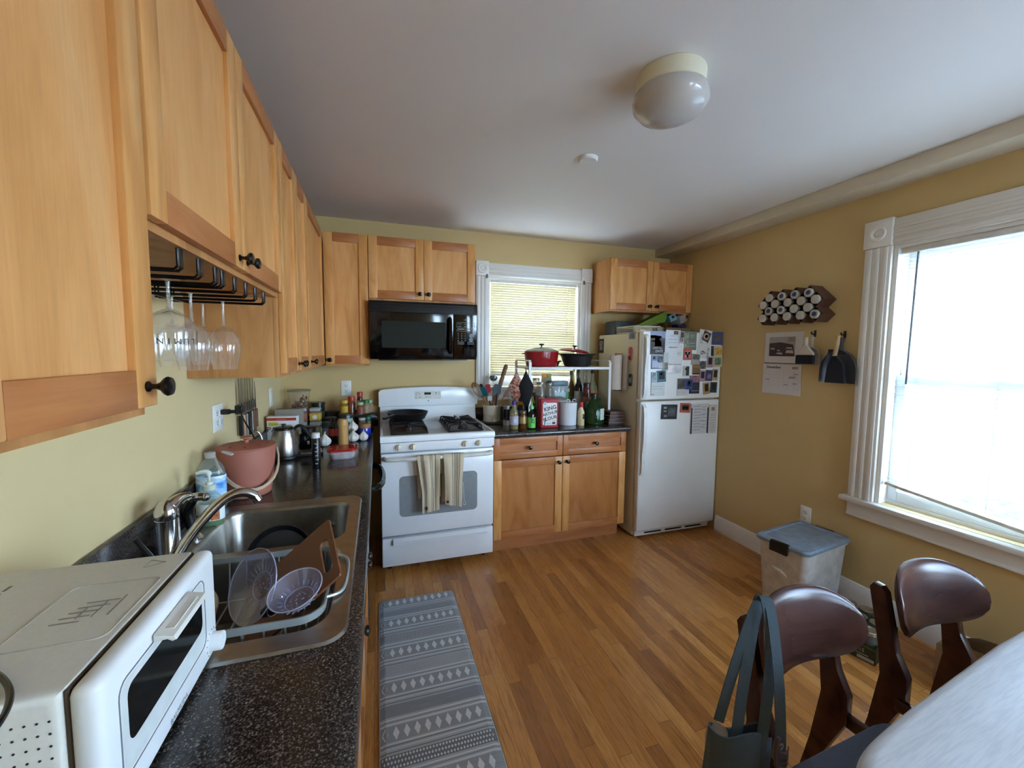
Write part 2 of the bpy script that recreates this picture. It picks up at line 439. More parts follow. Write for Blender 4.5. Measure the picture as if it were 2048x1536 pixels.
def sash_window(name, label, loc, rz, w, z0, z1, mid, rosette=True, casing=.10, cas_r=None):
    """a double-hung window seen from inside; local x runs right, local -y faces the room, y=0 is the wall face"""
    r = bpy.data.objects.new(name, None); COL.objects.link(r); r.location = loc; r.rotation_euler = (0, 0, rz); tag(r, label, None, kind='structure')
    c = casing; t = .022
    for sx in (-1, 1):
        m = MB(); x0 = -c if sx < 0 else w
        m.box(x0, x0 + c, -t, -.001, z0, z1, .003)
        for k in (.2, .5, .8): m.box(x0 + c * k - .012, x0 + c * k + .012, -t - .006, -t + .002, z0, z1 - .002, .004)
        m.build('side_casing', TRIM, r)
        m = MB(); m.box(x0 - .004, x0 + c + .004, -t - .012, -.001, z1, z1 + c + .02, .003)
        m.lathe([(0, 0), (.012, .004), (.02, 0), (.03, .007), (.038, .007), (.042, 0)], n=24, M=TM((x0 + c / 2, -t - .012, z1 + c / 2 + .01), PI / 2))
        m.build('corner_block', TRIM, r)
    m = MB(); m.box(.004, w - .004, -t, -.001, z1, z1 + c + .01, .003)
    for k in (.15, .4, .7): m.box(.004, w - .004, -t - .006, -t + .002, z1 + c * k - .01, z1 + c * k + .01, .004)
    m.build('head_casing', TRIM, r)
    m = MB(); m.box(-c - .03, w + c + .03, -.055, -.0005, z0 - .028, z0, .006); m.box(.001, w - .001, 0, .055, z0 - .028, z0 - .001)
    m.build('stool', TRIM, r)
    m = MB(); m.box(-c, w + c, -.02, -.001, z0 - .115, z0 - .028, .003); m.box(-c, w + c, -.026, -.018, z0 - .115, z0 - .098, .004)
    m.build('apron', TRIM, r)
    m = MB()
    for x0 in (.0005, w - .0205): m.box(x0, x0 + .02, .001, .135, z0, z1)
    m.box(.02, w - .02, .001, .135, z1 - .02, z1 - .0005); m.box(.02, w - .02, .056, .135, z0 + .0005, z0 + .018)
    m.build('jamb', TRIM, r)
    SV = pm('white vinyl sash', 'e4e8ea', .3, var=.02)
    for nm, zz0, zz1, yy in (('lower_sash', z0 + .018, mid + .03, .065), ('upper_sash', mid - .02, z1 - .02, .098)):
        m = MB(); a, b = .021, w - .021; s_ = .045
        m.box(a, a + s_, yy, yy + .03, zz0, zz1, .003); m.box(b - s_, b, yy, yy + .03, zz0, zz1, .003)
        m.box(a + s_, b - s_, yy, yy + .03, zz0, zz0 + (.06 if 'lower' in nm else .042), .003); m.box(a + s_, b - s_, yy, yy + .03, zz1 - .042, zz1, .003)
        o = m.build(nm, SV, r)
        MB().box(a + s_ - .004, b - s_ + .004, yy + .012, yy + .016, zz0 + .035, zz1 - .038).build('pane', PANE, o)
    m = MB(); m.box(w * .5 - .03, w * .5 + .03, .05, .066, mid + .03, mid + .042, .003); m.build('sash_lock', SV, r)
    return r


sash_window('window_1', 'large sash window in the right wall with blind', (XR, W1[1], 0), -PI / 2, W1[1] - W1[0], W1[2], W1[3], 1.345, casing=.13)
sash_window('window_2', 'small sash window in the back wall behind the pots', (W2[0], 0, 0), 0, W2[1] - W2[0], W2[2], W2[3], 1.63, casing=.1)
sash_window('window_3', 'sash window in the right wall behind the viewer', (XR, W3[1], 0), -PI / 2, W3[1] - W3[0], W3[2], W3[3], 1.345, casing=.13)
sash_window('fill_window', 'added sash window behind the viewer, letting in fill light', (WFILL[1], YF, 0), PI, WFILL[1] - WFILL[0], WFILL[2], WFILL[3], 1.42, casing=.12)
for x, sd in ((W2[0] - .022, 'left'), (W2[1] + .01, 'right')):
    m = MB(); m.box(x, x + .018, -.036, -.0345, 2.09, 2.125, .0005); m.cyl((x + .009, -.034, 2.1), (x + .009, -.045, 2.1), .006)
    tag(m.build('curtain_bracket', pm('grey bracket', '6a6560', .4, .6)), 'small grey curtain bracket on the %s corner block of the back window' % sd, 'bracket', 'curtain brackets')

SLAT = pm('blind slat', 'e9e6dc', .45, var=.02, trans=.06)
SLATW = pm('cream blind slat', 'e2d3aa', .5, var=.03, trans=.025)


def blind(name, label, loc, rz, w, ztop, zl, zr, n, tilt, mat, sw=.025):
    r = thing(name, label, 'blind', loc, rz)
    m = MB(); m.box(.008, w - .008, .012, .042, ztop - .03, ztop, .003); m.build('head_rail', pm('blind rail', 'd9d4ca', .4), r)
    m = MB(); t0 = ztop - .045
    for i in range(n):
        k = i / (n - 1); a = t0 + (zl + .02 - t0) * k; b = t0 + (zr + .02 - t0) * k
        dy, dz = math.cos(tilt) * sw / 2, math.sin(tilt) * sw / 2
        c = .0016
        v = []
        for (x, z) in ((.012, a), (w - .012, b)):
            for (q, h) in ((-1, 0), (0, c), (1, 0)): v.append((x, .027 + q * dy - h * math.sin(tilt), z - q * dz + h * math.cos(tilt)))
        m.mesh(v, [[0, 1, 4, 3], [1, 2, 5, 4]])
    m.build('slats', mat, r, smooth=60)
    m = MB()
    for x in (w * .14, w * .5, w * .86): m.cyl((x, .015, ztop - .03), (x, .015, zl + (zr - zl) * x / w), .0008, n=5); m.cyl((x, .039, ztop - .03), (x, .039, zl + (zr - zl) * x / w), .0008, n=5)
    m.build('ladder_cords', pm('blind cord', 'd8d3c4', .8), r)
    m = MB(); an = math.atan2(zr - zl, w)
    m.box(0, math.hypot(w - .02, zr - zl), -.012, .012, -.008, .008, .003, M=TM((.01, .027, zl), 0, -an)); m.build('bottom_rail', pm('blind rail'if 0 else 'blind bottom rail', 'd6cdba', .4), r)
    return r


b1 = blind('window_blind', 'white slatted blind hanging askew in the large right window', (XR, W1[1] - .021, 0), -PI / 2, W1[1] - W1[0] - .042, 2.064, .765, .672, 66, .18, SLAT)
m = MB(); m.cyl((.085, .006, 2.03), (.078, .006, 1.33), .0045, n=8); m.build('tilt_wand', clear('smoky wand', '8f9296', 1, .5), b1)
b2 = blind('window_blind', 'cream slatted blind nearly closed over the small back window', (W2[0] + .021, 0, 0), 0, W2[1] - W2[0] - .042, 2.10, 1.288, 1.272, 38, 1.25, SLATW)
m = MB(); m.cyl((W2[1] - W2[0] - .14, .006, 2.06), (W2[1] - W2[0] - .145, .006, 1.62), .002, n=6); m.build('pull_cord', pm('blind cord', 'd8d3c4'), b2)

# ------------------------------------------------------------------ outside
struct('ground', MB().box(-9, 16, -14, 14, -.7, -.6), pm('winter lawn', 'a5a39f', .9, var=.3, scale=2), 'grey ground outside the windows')
nb = bpy.data.objects.new('neighbour_house', None); COL.objects.link(nb); nb.location = (8.6, -1.0, -.6)
tag(nb, 'white sided house beyond the large right window', 'house')
m = MB()
for k in range(34): m.prism([(0, k * .14), (-.02, k * .14), (-.004, k * .14 + .14), (0, k * .14 + .14)], -6, 6, 'y')
m.box(0, 4, -6, 6, 0, 4.76); m.build('siding', pm('white siding', 'f2f1ee', .6, var=.02), nb)
m = MB(); m.prism([(-.4, 4.7), (2, 6.4), (4.4, 4.7)], -6.3, 6.3, 'y'); m.build('roof', pm('grey shingle', '6f6c6a', .9, var=.2), nb)
m = MB(); m.box(-.05, .02, -.6, .5, 1.6, 3.2); m.build('window', pm('dark house pane', '5c6872', .1), nb)
sh = thing('garden_shed', 'low grey shingled shed roof outside the large right window', 'shed', (6.4, -2.4, -.6))
m = MB(); m.box(-1.7, 1.9, -4.2, 4.2, 0, .5); m.box(1.5, 1.9, -4.2, 4.2, .5, 1.6); m.build('wall', pm('shed board', 'b6b4b4', .8), sh)
m = MB(); m.prism([(-1.95, .45), (1.6, 1.78), (2.0, 1.62), (2.0, 1.55), (-1.95, .40)], -4.4, 4.4, 'y'); m.build('roof', pm('dark shingle', '46474b', .95, var=.35, scale=14), sh)
m = MB(); m.box(-.06, .06, -.06, .06, 1.0, 2.3); o = m.build('vent_pipe', pm('white siding'), sh); o.location = (.4, .55, 0)

# ------------------------------------------------------------------ light
w = bpy.data.worlds.new('sky'); SC.world = w; w.use_nodes = True; nt = w.node_tree; nt.nodes.clear()
o = nt.nodes.new('ShaderNodeOutputWorld'); bg = nt.nodes.new('ShaderNodeBackground'); nt.links.new(bg.outputs[0], o.inputs[0])
tc = nt.nodes.new('ShaderNodeTexCoord'); sp = nt.nodes.new('ShaderNodeSeparateXYZ'); nt.links.new(tc.outputs['Generated'], sp.inputs[0])
r = ramp(nt, sp.outputs['Z'], [(0, (.66, .83, 1.0, 1)), (.35, (.55, .75, 1.0, 1)), (1, (.38, .60, 1.0, 1))]); nt.links.new(r.outputs[0], bg.inputs[0])
bg.inputs[1].default_value = 9.0
w.cycles.sampling_method = 'MANUAL'; w.cycles.sample_map_resolution = 256
for nm, loc, rot, sx, sy in (('window_portal', (XR + .16, sum(W1[:2]) / 2, sum(W1[2:]) / 2), (0, PI / 2, 0), W1[3] - W1[2], W1[1] - W1[0]),
                             ('window_portal', (XR + .16, sum(W3[:2]) / 2, sum(W3[2:]) / 2), (0, PI / 2, 0), W3[3] - W3[2], W3[1] - W3[0]),
                             ('window_portal', (sum(WFILL[:2]) / 2, YF - .16, sum(WFILL[2:]) / 2), (PI / 2, 0, 0), WFILL[1] - WFILL[0], WFILL[3] - WFILL[2]),
                             ('window_portal', (sum(W2[:2]) / 2, .16, sum(W2[2:]) / 2), (-PI / 2, 0, 0), W2[1] - W2[0], W2[3] - W2[2])):
    l = bpy.data.lights.new(nm, 'AREA'); l.shape = 'RECTANGLE'; l.size = sx; l.size_y = sy; l.cycles.is_portal = True
    ob = bpy.data.objects.new(nm, l); COL.objects.link(ob); ob.location = loc; ob.rotation_euler = rot
sl = bpy.data.lights.new('sun', 'SUN'); sl.energy = 5; sl.angle = .02; sl.color = (1, .93, .8)
so = bpy.data.objects.new('sun', sl); COL.objects.link(so); so.location = (-6, 9, 12)
so.rotation_euler = Vector((-.62, .42, .66)).to_track_quat('Z', 'Y').to_euler()
SC.view_settings.view_transform = 'Standard'; SC.view_settings.look = 'None'; SC.view_settings.gamma = 1; SC.view_settings.use_curve_mapping = False
SC.view_settings.exposure = 2.0
SC.cycles.max_bounces = 10; SC.cycles.diffuse_bounces = 5; SC.cycles.transparent_max_bounces = 24
SC.cycles.sample_clamp_indirect = 6.0

# ------------------------------------------------------------------ cabinets
def knob_mb(c):
    """round knob on a door front, pointing along local -y"""
    m = MB(); m.lathe([(0, 0), (.0085, 0), (.0085, .003), (.0045, .006), (.0042, .012), (.007, .018), (.0135, .023), (.0155, .027), (.0135, .032), (.006, .0345), (0, .035)], n=18, M=TM(c, PI / 2))
    return m


def door(root, x0, x1, z0, z1, y, knob=None, name='door', rail=.058):
    """shaker front, outer face at local y, facing -y"""
    m = MB(); t = .02
    m.box(x0, x0 + rail, y, y + t, z0, z1, .0025, mi=0); m.box(x1 - rail, x1, y, y + t, z0, z1, .0025, mi=0)
    m.box(x0 + rail, x1 - rail, y + .0003, y + t, z0, z0 + rail, .0012, mi=1); m.box(x0 + rail, x1 - rail, y + .0003, y + t, z1 - rail, z1, .0012, mi=1)
    m.box(x0 + rail - .004, x1 - rail + .004, y + .011, y + t - .002, z0 + rail - .004, z1 - rail + .004, mi=2)
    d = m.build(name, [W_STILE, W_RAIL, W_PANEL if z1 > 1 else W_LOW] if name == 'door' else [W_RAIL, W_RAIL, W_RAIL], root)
    if knob: knob_mb((knob[0], y + .0005, knob[1])).build('knob', BRONZE, d)
    return d


def cabinet(name, label, loc, rz, w, d, z0, z1, doors, toe=False, group=None, top=True):
    """local x along the wall, wall at y=0, front at y=-d (box) with fronts of .02 on it; z absolute"""
    r = thing(name, label, 'cabinet', loc, rz, group)
    m = MB(); t = .017; zb = z0 + (.11 if toe else 0)
    m.box(0.0005, t, -d + .018, -.001, zb, z1, .001); m.box(w - t, w - .0005, -d + .018, -.001, zb, z1, .001)
    m.box(t, w - t, -d + .018, -.001, zb + (.012 if not toe else 0), zb + t + .012)
    if top: m.box(t, w - t, -d + .018, -.001, z1 - t, z1)
    m.box(t, w - t, -.012, -.001, zb + t, z1 - t)
    # face frame
    m.box(0.0005, .038, -d, -d + .018, zb, z1, .001); m.box(w - .038, w - .0005, -d, -d + .018, zb, z1, .001)
    m.box(.038, w - .038, -d, -d + .018, zb, zb + .038); m.box(.038, w - .038, -d, -d + .018, z1 - .038, z1)
    m.build('carcass', W_BOX, r)
    if toe:
        m = MB(); m.box(.001, w - .012, -d + .06, -d + .075, 0, .11); m.build('toe_kick', W_RAIL, r)
    for a in doors: door(r, *a[:4], -d - .0205, *a[4:])
    return r


LW = PI / 2      # left wall: local x -> +y, local -y -> +x
UB, UT, UD = 1.376, 2.28, .302
def lcab(label, y0, y1, z0, doors, **k):
    return cabinet('wall_cabinet', label, (0, y0, 0), LW, y1 - y0, UD, z0, UT, [(a - y0 + .0015, b - y0 - .0015, z0 + .016, UT - .006, (kn - y0, kz) if kn else None) for a, b, kn, kz in doors], **k)
lcab('maple wall cabinet at the left edge with one tall door', -2.93, -2.572, UB, [(-2.925, -2.575, -2.607, 1.424)])
lcab('short maple wall cabinet above the hanging wine glasses', -2.571, -1.60, 1.682, [(-2.566, -2.088, -2.118, 1.724), (-2.086, -1.605, -2.052, 1.724)])
lcab('tall maple wall cabinet with two doors right of the wine glass rack', -1.599, -.985, UB, [(-1.594, -1.29, -1.318, 1.422), (-1.288, -.99, -1.262, 1.422)])
lcab('tall maple wall cabinet at the far end of the left wall', -.984, -.001, UB, [(-.979, -.352, -.945, 1.422)])
cabinet('wall_cabinet', 'tall narrow maple wall cabinet in the corner left of the microwave', (.324, 0, 0), 0, .283, .315, UB, UT, [(.001, .2815, UB + .016, UT - .006, (.03, 1.419))])
cabinet('wall_cabinet', 'low two-door maple cabinet right above the microwave', (.6085, 0, 0), 0, .757, .315, 1.832, UT, [(.002, .3775, 1.850, UT - .006, (.3475, 1.89)), (.3795, .755, 1.850, UT - .006, (.4095, 1.89))])
cabinet('wall_cabinet', 'two-door maple cabinet high above the refrigerator', (2.526, 0, 0), 0, .833, .302, 1.838, UT, [(.002, .415, 1.852, UT - .006, (.378, 1.888)), (.418, .831, 1.852, UT - .006, (.452, 1.888))])

# base cabinets
CZ, CZR = .895, .912          # worktop heights left and right of the stove
BD = .59
r = cabinet('base_cabinet', 'maple base cabinet right of the stove with two drawers', (1.4365, 0, 0), 0, 1.094, BD, 0, CZR - .04,
            [(.004, .540, .118, .705, (.507, .665)), (.544, 1.090, .118, .705, (.577, .665))], toe=True)
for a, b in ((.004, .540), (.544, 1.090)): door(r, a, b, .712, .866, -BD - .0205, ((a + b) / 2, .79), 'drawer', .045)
r = cabinet('base_cabinet', 'maple base cabinet under the sink with two doors', (0, -2.56, 0), LW, 1.28, .578, 0, CZ - .04,
            [(.37, .742, .118, .85, (.71, .70)), (.746, 1.276, .118, .85, (.778, .70)), (.004, .366, .118, .85, (.336, .70))], toe=True, top=False)
r = cabinet('base_cabinet', 'maple base cabinet under the white toaster oven', (0, -3.6, 0), LW, 1.039, .578, 0, CZ - .04,
            [(.004, .50, .118, .69, (.466, .66)), (.504, 1.035, .118, .69, (.94, .70))], toe=True)
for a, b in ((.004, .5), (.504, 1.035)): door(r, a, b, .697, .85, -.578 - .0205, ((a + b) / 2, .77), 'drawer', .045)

# dishwasher
r = thing('dishwasher', 'black dishwasher built in at the far end of the left worktop', 'dishwasher', (0, -1.279, 0), LW)
m = MB(); m.box(.002, .612, -.56, -.02, .1, CZ - .042); m.build('body', BLACKP, r)
m = MB(); m.box(.004, .610, -.602, -.561, .105, .70, .008); m.build('door', BLACKG, r)
m = MB(); m.prism([(-.561, .704), (-.61, .704), (-.622, .78), (-.606, CZ - .044), (-.561, CZ - .044)], .004, .610, 'x'); m.build('control_panel', BLACKP, r)
m = MB(); m.tube([(.08, -.61, .775), (.085, -.645, .775), (.14, -.672, .772), (.30, -.682, .77), (.46, -.672, .772), (.515, -.645, .775), (.52, -.61, .775)], .018, 10, smooth=2); m.build('handle', BLACKG, r)
m = MB(); m.box(.004, .61, -.54, -.50, 0, .1); m.build('toe_kick', BLACKP, r)

# worktops
SKX = (.055, .592); SKY = (-2.535, -1.652)     # sink rim
HX, HY = (.085, .572), (-2.515, -1.672)        # cut-out
m = MB()
CE = .628
def slab(x0, x1, y0, y1): m.box(x0, x1, y0, y1, CZ - .038, CZ)
slab(.001, HX[0], -3.62, -.001); slab(HX[0], HX[1], -3.62, HY[0]); slab(HX[0], HX[1], HY[1], -.001)
m.prism([(HX[1], CZ - .038), (CE - .008, CZ - .038), (CE, CZ - .03), (CE, CZ - .010), (CE - .003, CZ - .003), (CE - .010, CZ), (HX[1], CZ)], -3.62, -.001, 'y')
m.box(.001, .02, -3.62, -.021, CZ, CZ + .1, .003); m.box(.001, .655, -.02, -.001, CZ, CZ + .1, .003)
wt = solo('worktop', m, STONE, 'dark speckled worktop along the left wall holding the sink', 'worktop')
m = MB(); m.box(1.4345, 2.528, -.63, -.001, CZR - .038, CZR)
m.prism([(-.63, CZR - .038), (-.638, CZR - .036), (-.645, CZR - .026), (-.645, CZR - .012), (-.638, CZR - .002), (-.63, CZR)], 1.4345, 2.542, 'x')
m.box(2.528, 2.542, -.63, -.001, CZR - .036, CZR - .002, .004); m.box(1.4345, 2.542, -.02, -.001, CZR, CZR + .1, .003)
solo('worktop', m, STONE, 'dark speckled worktop right of the stove holding bottles and jars', 'worktop')

# ------------------------------------------------------------------ sink
s = thing('kitchen_sink', 'stainless steel double bowl sink set into the left worktop', 'sink', (0, 0, CZ))
x0, x1, y0, y1 = SKX[0], SKX[1], SKY[0], SKY[1]
bx0, bx1 = .142, .556
bowls = [(-2.06, -1.70, 'far_bowl'), (-2.485, -2.095, 'near_bowl')]
m = MB()
def ring(cx, cy, w, h, r_, z, n=6): return [(u, v, z) for u, v in rrect(w, h, r_, n, cx, cy)]
# rim deck between the outer outline and both bowls, as strips
oc = rrect(x1 - x0, y1 - y0, .05, 6, (x0 + x1) / 2, (y0 + y1) / 2)
t = bmesh.new()
outer = [t.verts.new((u, v, .006)) for u, v in oc]
loops = [outer]
for (b0, b1, nm) in bowls:
    loops.append([t.verts.new((u, v, .006)) for u, v in rrect(bx1 - bx0, b1 - b0, .06, 6, (bx0 + bx1) / 2, (b0 + b1) / 2)])
ed = []
for lp in loops:
    for i in range(len(lp)): ed.append(t.edges.new((lp[i], lp[(i + 1) % len(lp)])))
bmesh.ops.triangle_fill(t, use_beauty=True, use_dissolve=False, edges=ed)
lo = [t.verts.new((v.co.x + (.004 if v.co.x > .3 else -.004), v.co.y + (.004 if v.co.y > -2.1 else -.004), .0005)) for v in outer]
for i in range(len(outer)): t.faces.new([outer[i], outer[(i + 1) % len(outer)], lo[(i + 1) % len(lo)], lo[i]])
bmesh.ops.recalc_face_normals(t, faces=list(t.faces))
m._take(t, 0, None); m.build('rim', SINKST, s, smooth=30)
for (b0, b1, nm) in bowls:
    cx, cy, w_, h_ = (bx0 + bx1) / 2, (b0 + b1) / 2, bx1 - bx0, b1 - b0
    m = MB(); rings = []
    for (k, z, r_) in ((0, .006, .06), (.004, .002, .06), (.008, -.012, .06), (.016, -.14, .055), (.03, -.165, .05), (.07, -.178, .05)):
        rings.append(ring(cx, cy, w_ - 2 * k, h_ - 2 * k, r_, z))
    vs = [p for q in rings for p in q]; n = len(rings[0]); fs = []
    for i in range(len(rings) - 1):
        for k in range(n): fs.append([i * n + k, i * n + (k + 1) % n, (i + 1) * n + (k + 1) % n, (i + 1) * n + k])
    fs.append([(len(rings) - 1) * n + k for k in range(n)])
    m.mesh(vs, fs); b = m.build(nm, SINKST, s, smooth=40)
    m = MB(); m.lathe([(0, -.182), (.02, -.181), (.035, -.178), (.042, -.1765), (.044, -.178)], (cx, cy, 0)); m.build('drain', CHROME, b)

# ------------------------------------------------------------------ faucet and sprayer on the sink deck
f = thing('faucet', 'chrome single lever kitchen faucet at the back of the sink', 'faucet', (.092, -2.02, CZ + .006))
m = MB(); m.lathe([(0, 0), (.033, 0), (.033, .006), (.029, .012), (.028, .105), (.026, .107)], n=28); m.build('body', CHROME, f)
def P(px, py, y): return at(px, py, y=y) - Vector(f.location)
m = MB(); pts = [P(350, 1118, -2.06), P(372, 1082, -2.04), P(405, 1040, -2.015), P(440, 1003, -1.99), P(470, 986, -1.975), P(495, 984, -1.965), P(511, 992, -1.96)]
m.tube(pts, .0145, 12, smooth=2); m.build('spout', CHROME, f)
m = MB(); e = pts[-1]; m.cyl(e + Vector((-.006, 0, .004)), e + Vector((.006, .002, -.016)), .0145, .0135); m.build('aerator', CHROME, f)
m = MB()
m.lathe([(.028, .108), (.029, .112), (.028, .13), (.02, .15), (.008, .158), (0, .16)], n=28)
a = Vector((.004, .002, .135)); b = P(378, 990, -1.95)
m.tube([a, a * .75 + b * .25 + Vector((0, 0, .006)), a * .4 + b * .6 + Vector((0, 0, .008)), b], [.024, .019, .013, .009], 12, smooth=2); m.ball(b, .0095)
m.build('lever', CHROME, f)
q = at(388, 1078, z=CZ + .006)
sp = thing('side_sprayer', 'black and chrome side sprayer standing beside the faucet', 'sprayer', q)
m = MB(); m.lathe([(0, 0), (.026, 0), (.026, .004), (.02, .012), (.014, .02), (.012, .026), (0, .026)], n=24); m.build('base', CHROME, sp)
def P2(px, py): return at(px, py, y=q.y) - q
m = MB(); m.tube([(0, 0, .026), P2(379, 1042), P2(372, 1018), P2(384, 1000)], [.012, .017, .019, .015], 12, smooth=2); m.build('grip', BLACKP, sp)
m = MB(); m.tube([P2(372, 1012) + Vector((0, 0, .006)), P2(388, 996) + Vector((0, 0, .004)), P2(408, 993)], [.012, .014, .012], 12, smooth=2); m.ball(P2(411, 994), .013); m.build('head', CHROME, sp)

# ------------------------------------------------------------------ range
YS = -.648
st = thing('gas_range', 'white gas range with towels on its oven door', 'stove', (.671, -.655, 0)); SWD = .758
def L(p): return Vector(p) - Vector(st.location)
sy = lambda y: y + .655
WS = pm('white stove enamel', 'e8e9ea', .2, var=.02, scale=9); CREAM = pm('almond knob', 'd8cdb4', .35)
m = MB(); m.box(0, SWD, sy(-.60), sy(-.03), .05, .905, .003); m.build('body', WS, st)
for x in (.05, SWD - .05):
    for y in (-.55, -.1):
        m = MB(); m.cyl((x, sy(y), 0), (x, sy(y), .05), .016, n=10); m.build('leg', BLACKP, st)
m = MB()      # cooktop with a raised lip
m.prism([(sy(-.665), .893), (sy(-.668), .912), (sy(-.660), .931), (sy(-.640), .936), (sy(-.62), .929), (sy(-.10), .929), (sy(-.06), .936), (sy(-.06), .905), (sy(-.62), .890)], -.002, SWD + .002, 'x')
for x in (-.002, SWD - .016): m.box(x, x + .018, sy(-.645), sy(-.07), .918, .9365, .006)
m.build('cooktop', WS, st)
GR = pm('burner grate iron', '171312', .5, var=.3, bump=.2); WELL = pm('stained burner well', '5a4a3c', .45, var=.4, scale=14)
for gx in (.065, .447):
    gw, gy0, gy1, gz = .246, sy(-.615), sy(-.115), .973
    m = MB(); m.box(gx, gx + gw, gy0, gy1, .9285, .9315, .001); m.build('burner_well', WELL, st)
    m = MB()
    R_ = .0058
    fr = [(gx + .006, gy0 + .006), (gx + gw - .006, gy0 + .006), (gx + gw - .006, gy1 - .006), (gx + .006, gy1 - .006)]
    m.tube([(u, v, .938) for u, v in fr], R_, 6, closed=True)
    ym = (gy0 + gy1) / 2; xm = gx + gw / 2
    for cy in ((gy0 + ym) / 2, (gy1 + ym) / 2):
        for (ax, ay) in ((gx + .006, cy - .085), (gx + .006, cy + .085), (gx + gw - .006, cy - .085), (gx + gw - .006, cy + .085), (gx + .006, cy), (gx + gw - .006, cy)):
            bx_, by_ = xm + (ax - xm) * .22, cy + (ay - cy) * .22
            m.tube([(ax, ay, .938), (ax + (bx_ - ax) * .06, ay, gz - .006), (ax + (bx_ - ax) * .15, ay + (by_ - ay) * .12, gz), (bx_, by_, gz - .002)], R_, 6)
        for sgn in (-1, 1):
            ey = cy + sgn * .11
            m.tube([(xm, ey, .938), (xm, ey - sgn * .006, gz - .004), (xm, cy + sgn * .03, gz - .002)], R_, 6)
    m.tube([(gx + .006, ym, .938), (gx + .012, ym, gz), (gx + gw - .012, ym, gz), (gx + gw - .006, ym, .938)], R_, 6)
    m.build('burner_grate', GR, st)
    for cy in ((gy0 + ym) / 2, (gy1 + ym) / 2):
        m = MB(); m.lathe([(.04, .9315), (.036, .94), (.03, .944), (.03, .953), (.026, .957), (0, .957)], (xm, cy, 0), 24); m.build('burner', pm('burner cap', '3a3532', .5, .3, var=.2), st)
m = MB(); m.prism([(sy(-.10), .929), (sy(-.075), .96), (sy(-.062), 1.05), (sy(-.03), 1.05), (sy(-.03), .92)], 0.002, SWD - .002, 'x'); m.build('splash_panel', WS, st)
m = MB()      # arched back guard
pr = [(0, 1.054), (0, 1.165), (.012, 1.182), (.04, 1.189)] + [(.04 + (SWD - .08) * k / 12, 1.189 + .016 * math.sin(PI * k / 12)) for k in range(1, 12)] + [(SWD - .04, 1.189), (SWD - .012, 1.182), (SWD, 1.165), (SWD, 1.054)]
bgx = MB().prism([(-.009 + (u) * 1.024, v) for u, v in pr], sy(-.105), sy(-.03), 'y', .008, 2); bgd = bgx.build('back_guard', WS, st)
yb = sy(-.1055)
m = MB(); cxp = .365
m.prism(rrect(.205, .062, .006, 3, cxp, 1.138), yb - .001, yb + .002, 'y', mi=0)
m.rect((0, yb - .0014, 0), (1, 0, 0), (0, 0, 1), cxp - .028, cxp + .022, 1.142, 1.160, 1)
for (u, v, w_, h_) in ((-.095, 1.158, .03, .003), (-.097, 1.147, .012, .003), (-.097, 1.138, .011, .003), (-.098, 1.118, .014, .006), (-.072, 1.148, .012, .005), (-.07, 1.122, .018, .007), (.012, 1.122, .008, .006), (-.02, 1.122, .02, .004), (.055, 1.156, .012, .01), (.075, 1.158, .018, .004), (.08, 1.147, .012, .004), (.06, 1.146, .01, .006)):
    m.rect((0, yb - .0014, 0), (1, 0, 0), (0, 0, 1), cxp + u, cxp + u + w_, v - h_ / 2, v + h_ / 2, 2)
m.text('12:07', .012, TM((cxp - .003, yb - .0017, 1.151), PI / 2), 3)
m.build('clock_panel', [pm('clock panel', 'cfcec6', .35), BLACKG, pm('panel print', '8a8c8a'), pm('clock digits', '5d6c4e')], bgd, flip=False)
m = MB(); m.lathe([(0, 0), (.0055, 0), (.0055, .0015), (0, .0015)], n=16, M=TM((cxp + .003, yb, 1.093), PI / 2)); m.build('badge', pm('grey badge', '7d8488', .3, .7), bgd)
# front of the range
m = MB(); m.prism([(sy(-.60), .83), (sy(-.655), .83), (sy(-.662), .888), (sy(-.60), .888)], 0, SWD, 'x', .003); m.build('control_strip', WS, st)
for px, py in ((797, 896), (826, 894), (930, 887), (957, 885)):
    q = L(at(px, py, y=-.66)); kx = q.x
    m = MB(); m.lathe([(0, 0), (.021, 0), (.021, .004), (.018, .007), (.0165, .02), (.013, .022), (0, .022)], n=24, M=TM((kx, sy(-.659), .859), PI / 2)); m.box(kx - .0045, kx + .0045, sy(-.659) - .03, sy(-.659) - .012, .842, .876, .002)
    m.build('knob', CREAM, st)
    m = MB(); m.tube([(kx + .024 + .006 * math.cos(a), sy(-.6655), .878 + .005 * math.sin(a)) for a in (-.6, .4, 1.4, 2.4, 3.6)], .0006, 4); m.build('knob_mark', pm('panel print'), st)
od = MB(); od.box(.002, SWD - .002, sy(-.648), sy(-.601), .262, .815, .006); od = od.build('oven_door', WS, st)
m = MB(); wc = L(at(878, 988, y=-.65))
pts = rrect(.525, .275, .03, 5, wc.x + .003, .523)
m.prism(pts, sy(-.6495), sy(-.6475), 'y'); m.build('oven_window', pm('grey oven glass', '8b9093', .12, var=.05), od)
m = MB()
m.tube([(.02, sy(-.648), .787), (.03, sy(-.69), .787), (.08, sy(-.705), .787), (SWD - .08, sy(-.705), .787), (SWD - .03, sy(-.69), .787), (SWD - .02, sy(-.648), .787)], .0135, 10, smooth=1)
m.build('handle', pm('worn white handle', 'd6d2c8', .3, var=.12, scale=9), od)
m = MB(); m.box(.002, SWD - .002, sy(-.645), sy(-.601), .052, .245, .006); m.prism([(sy(-.644), .20), (sy(-.668), .205), (sy(-.67), .226), (sy(-.65), .245), (sy(-.644), .245)], .07, SWD - .05, 'x', .003)
m.build('drawer', WS, st)

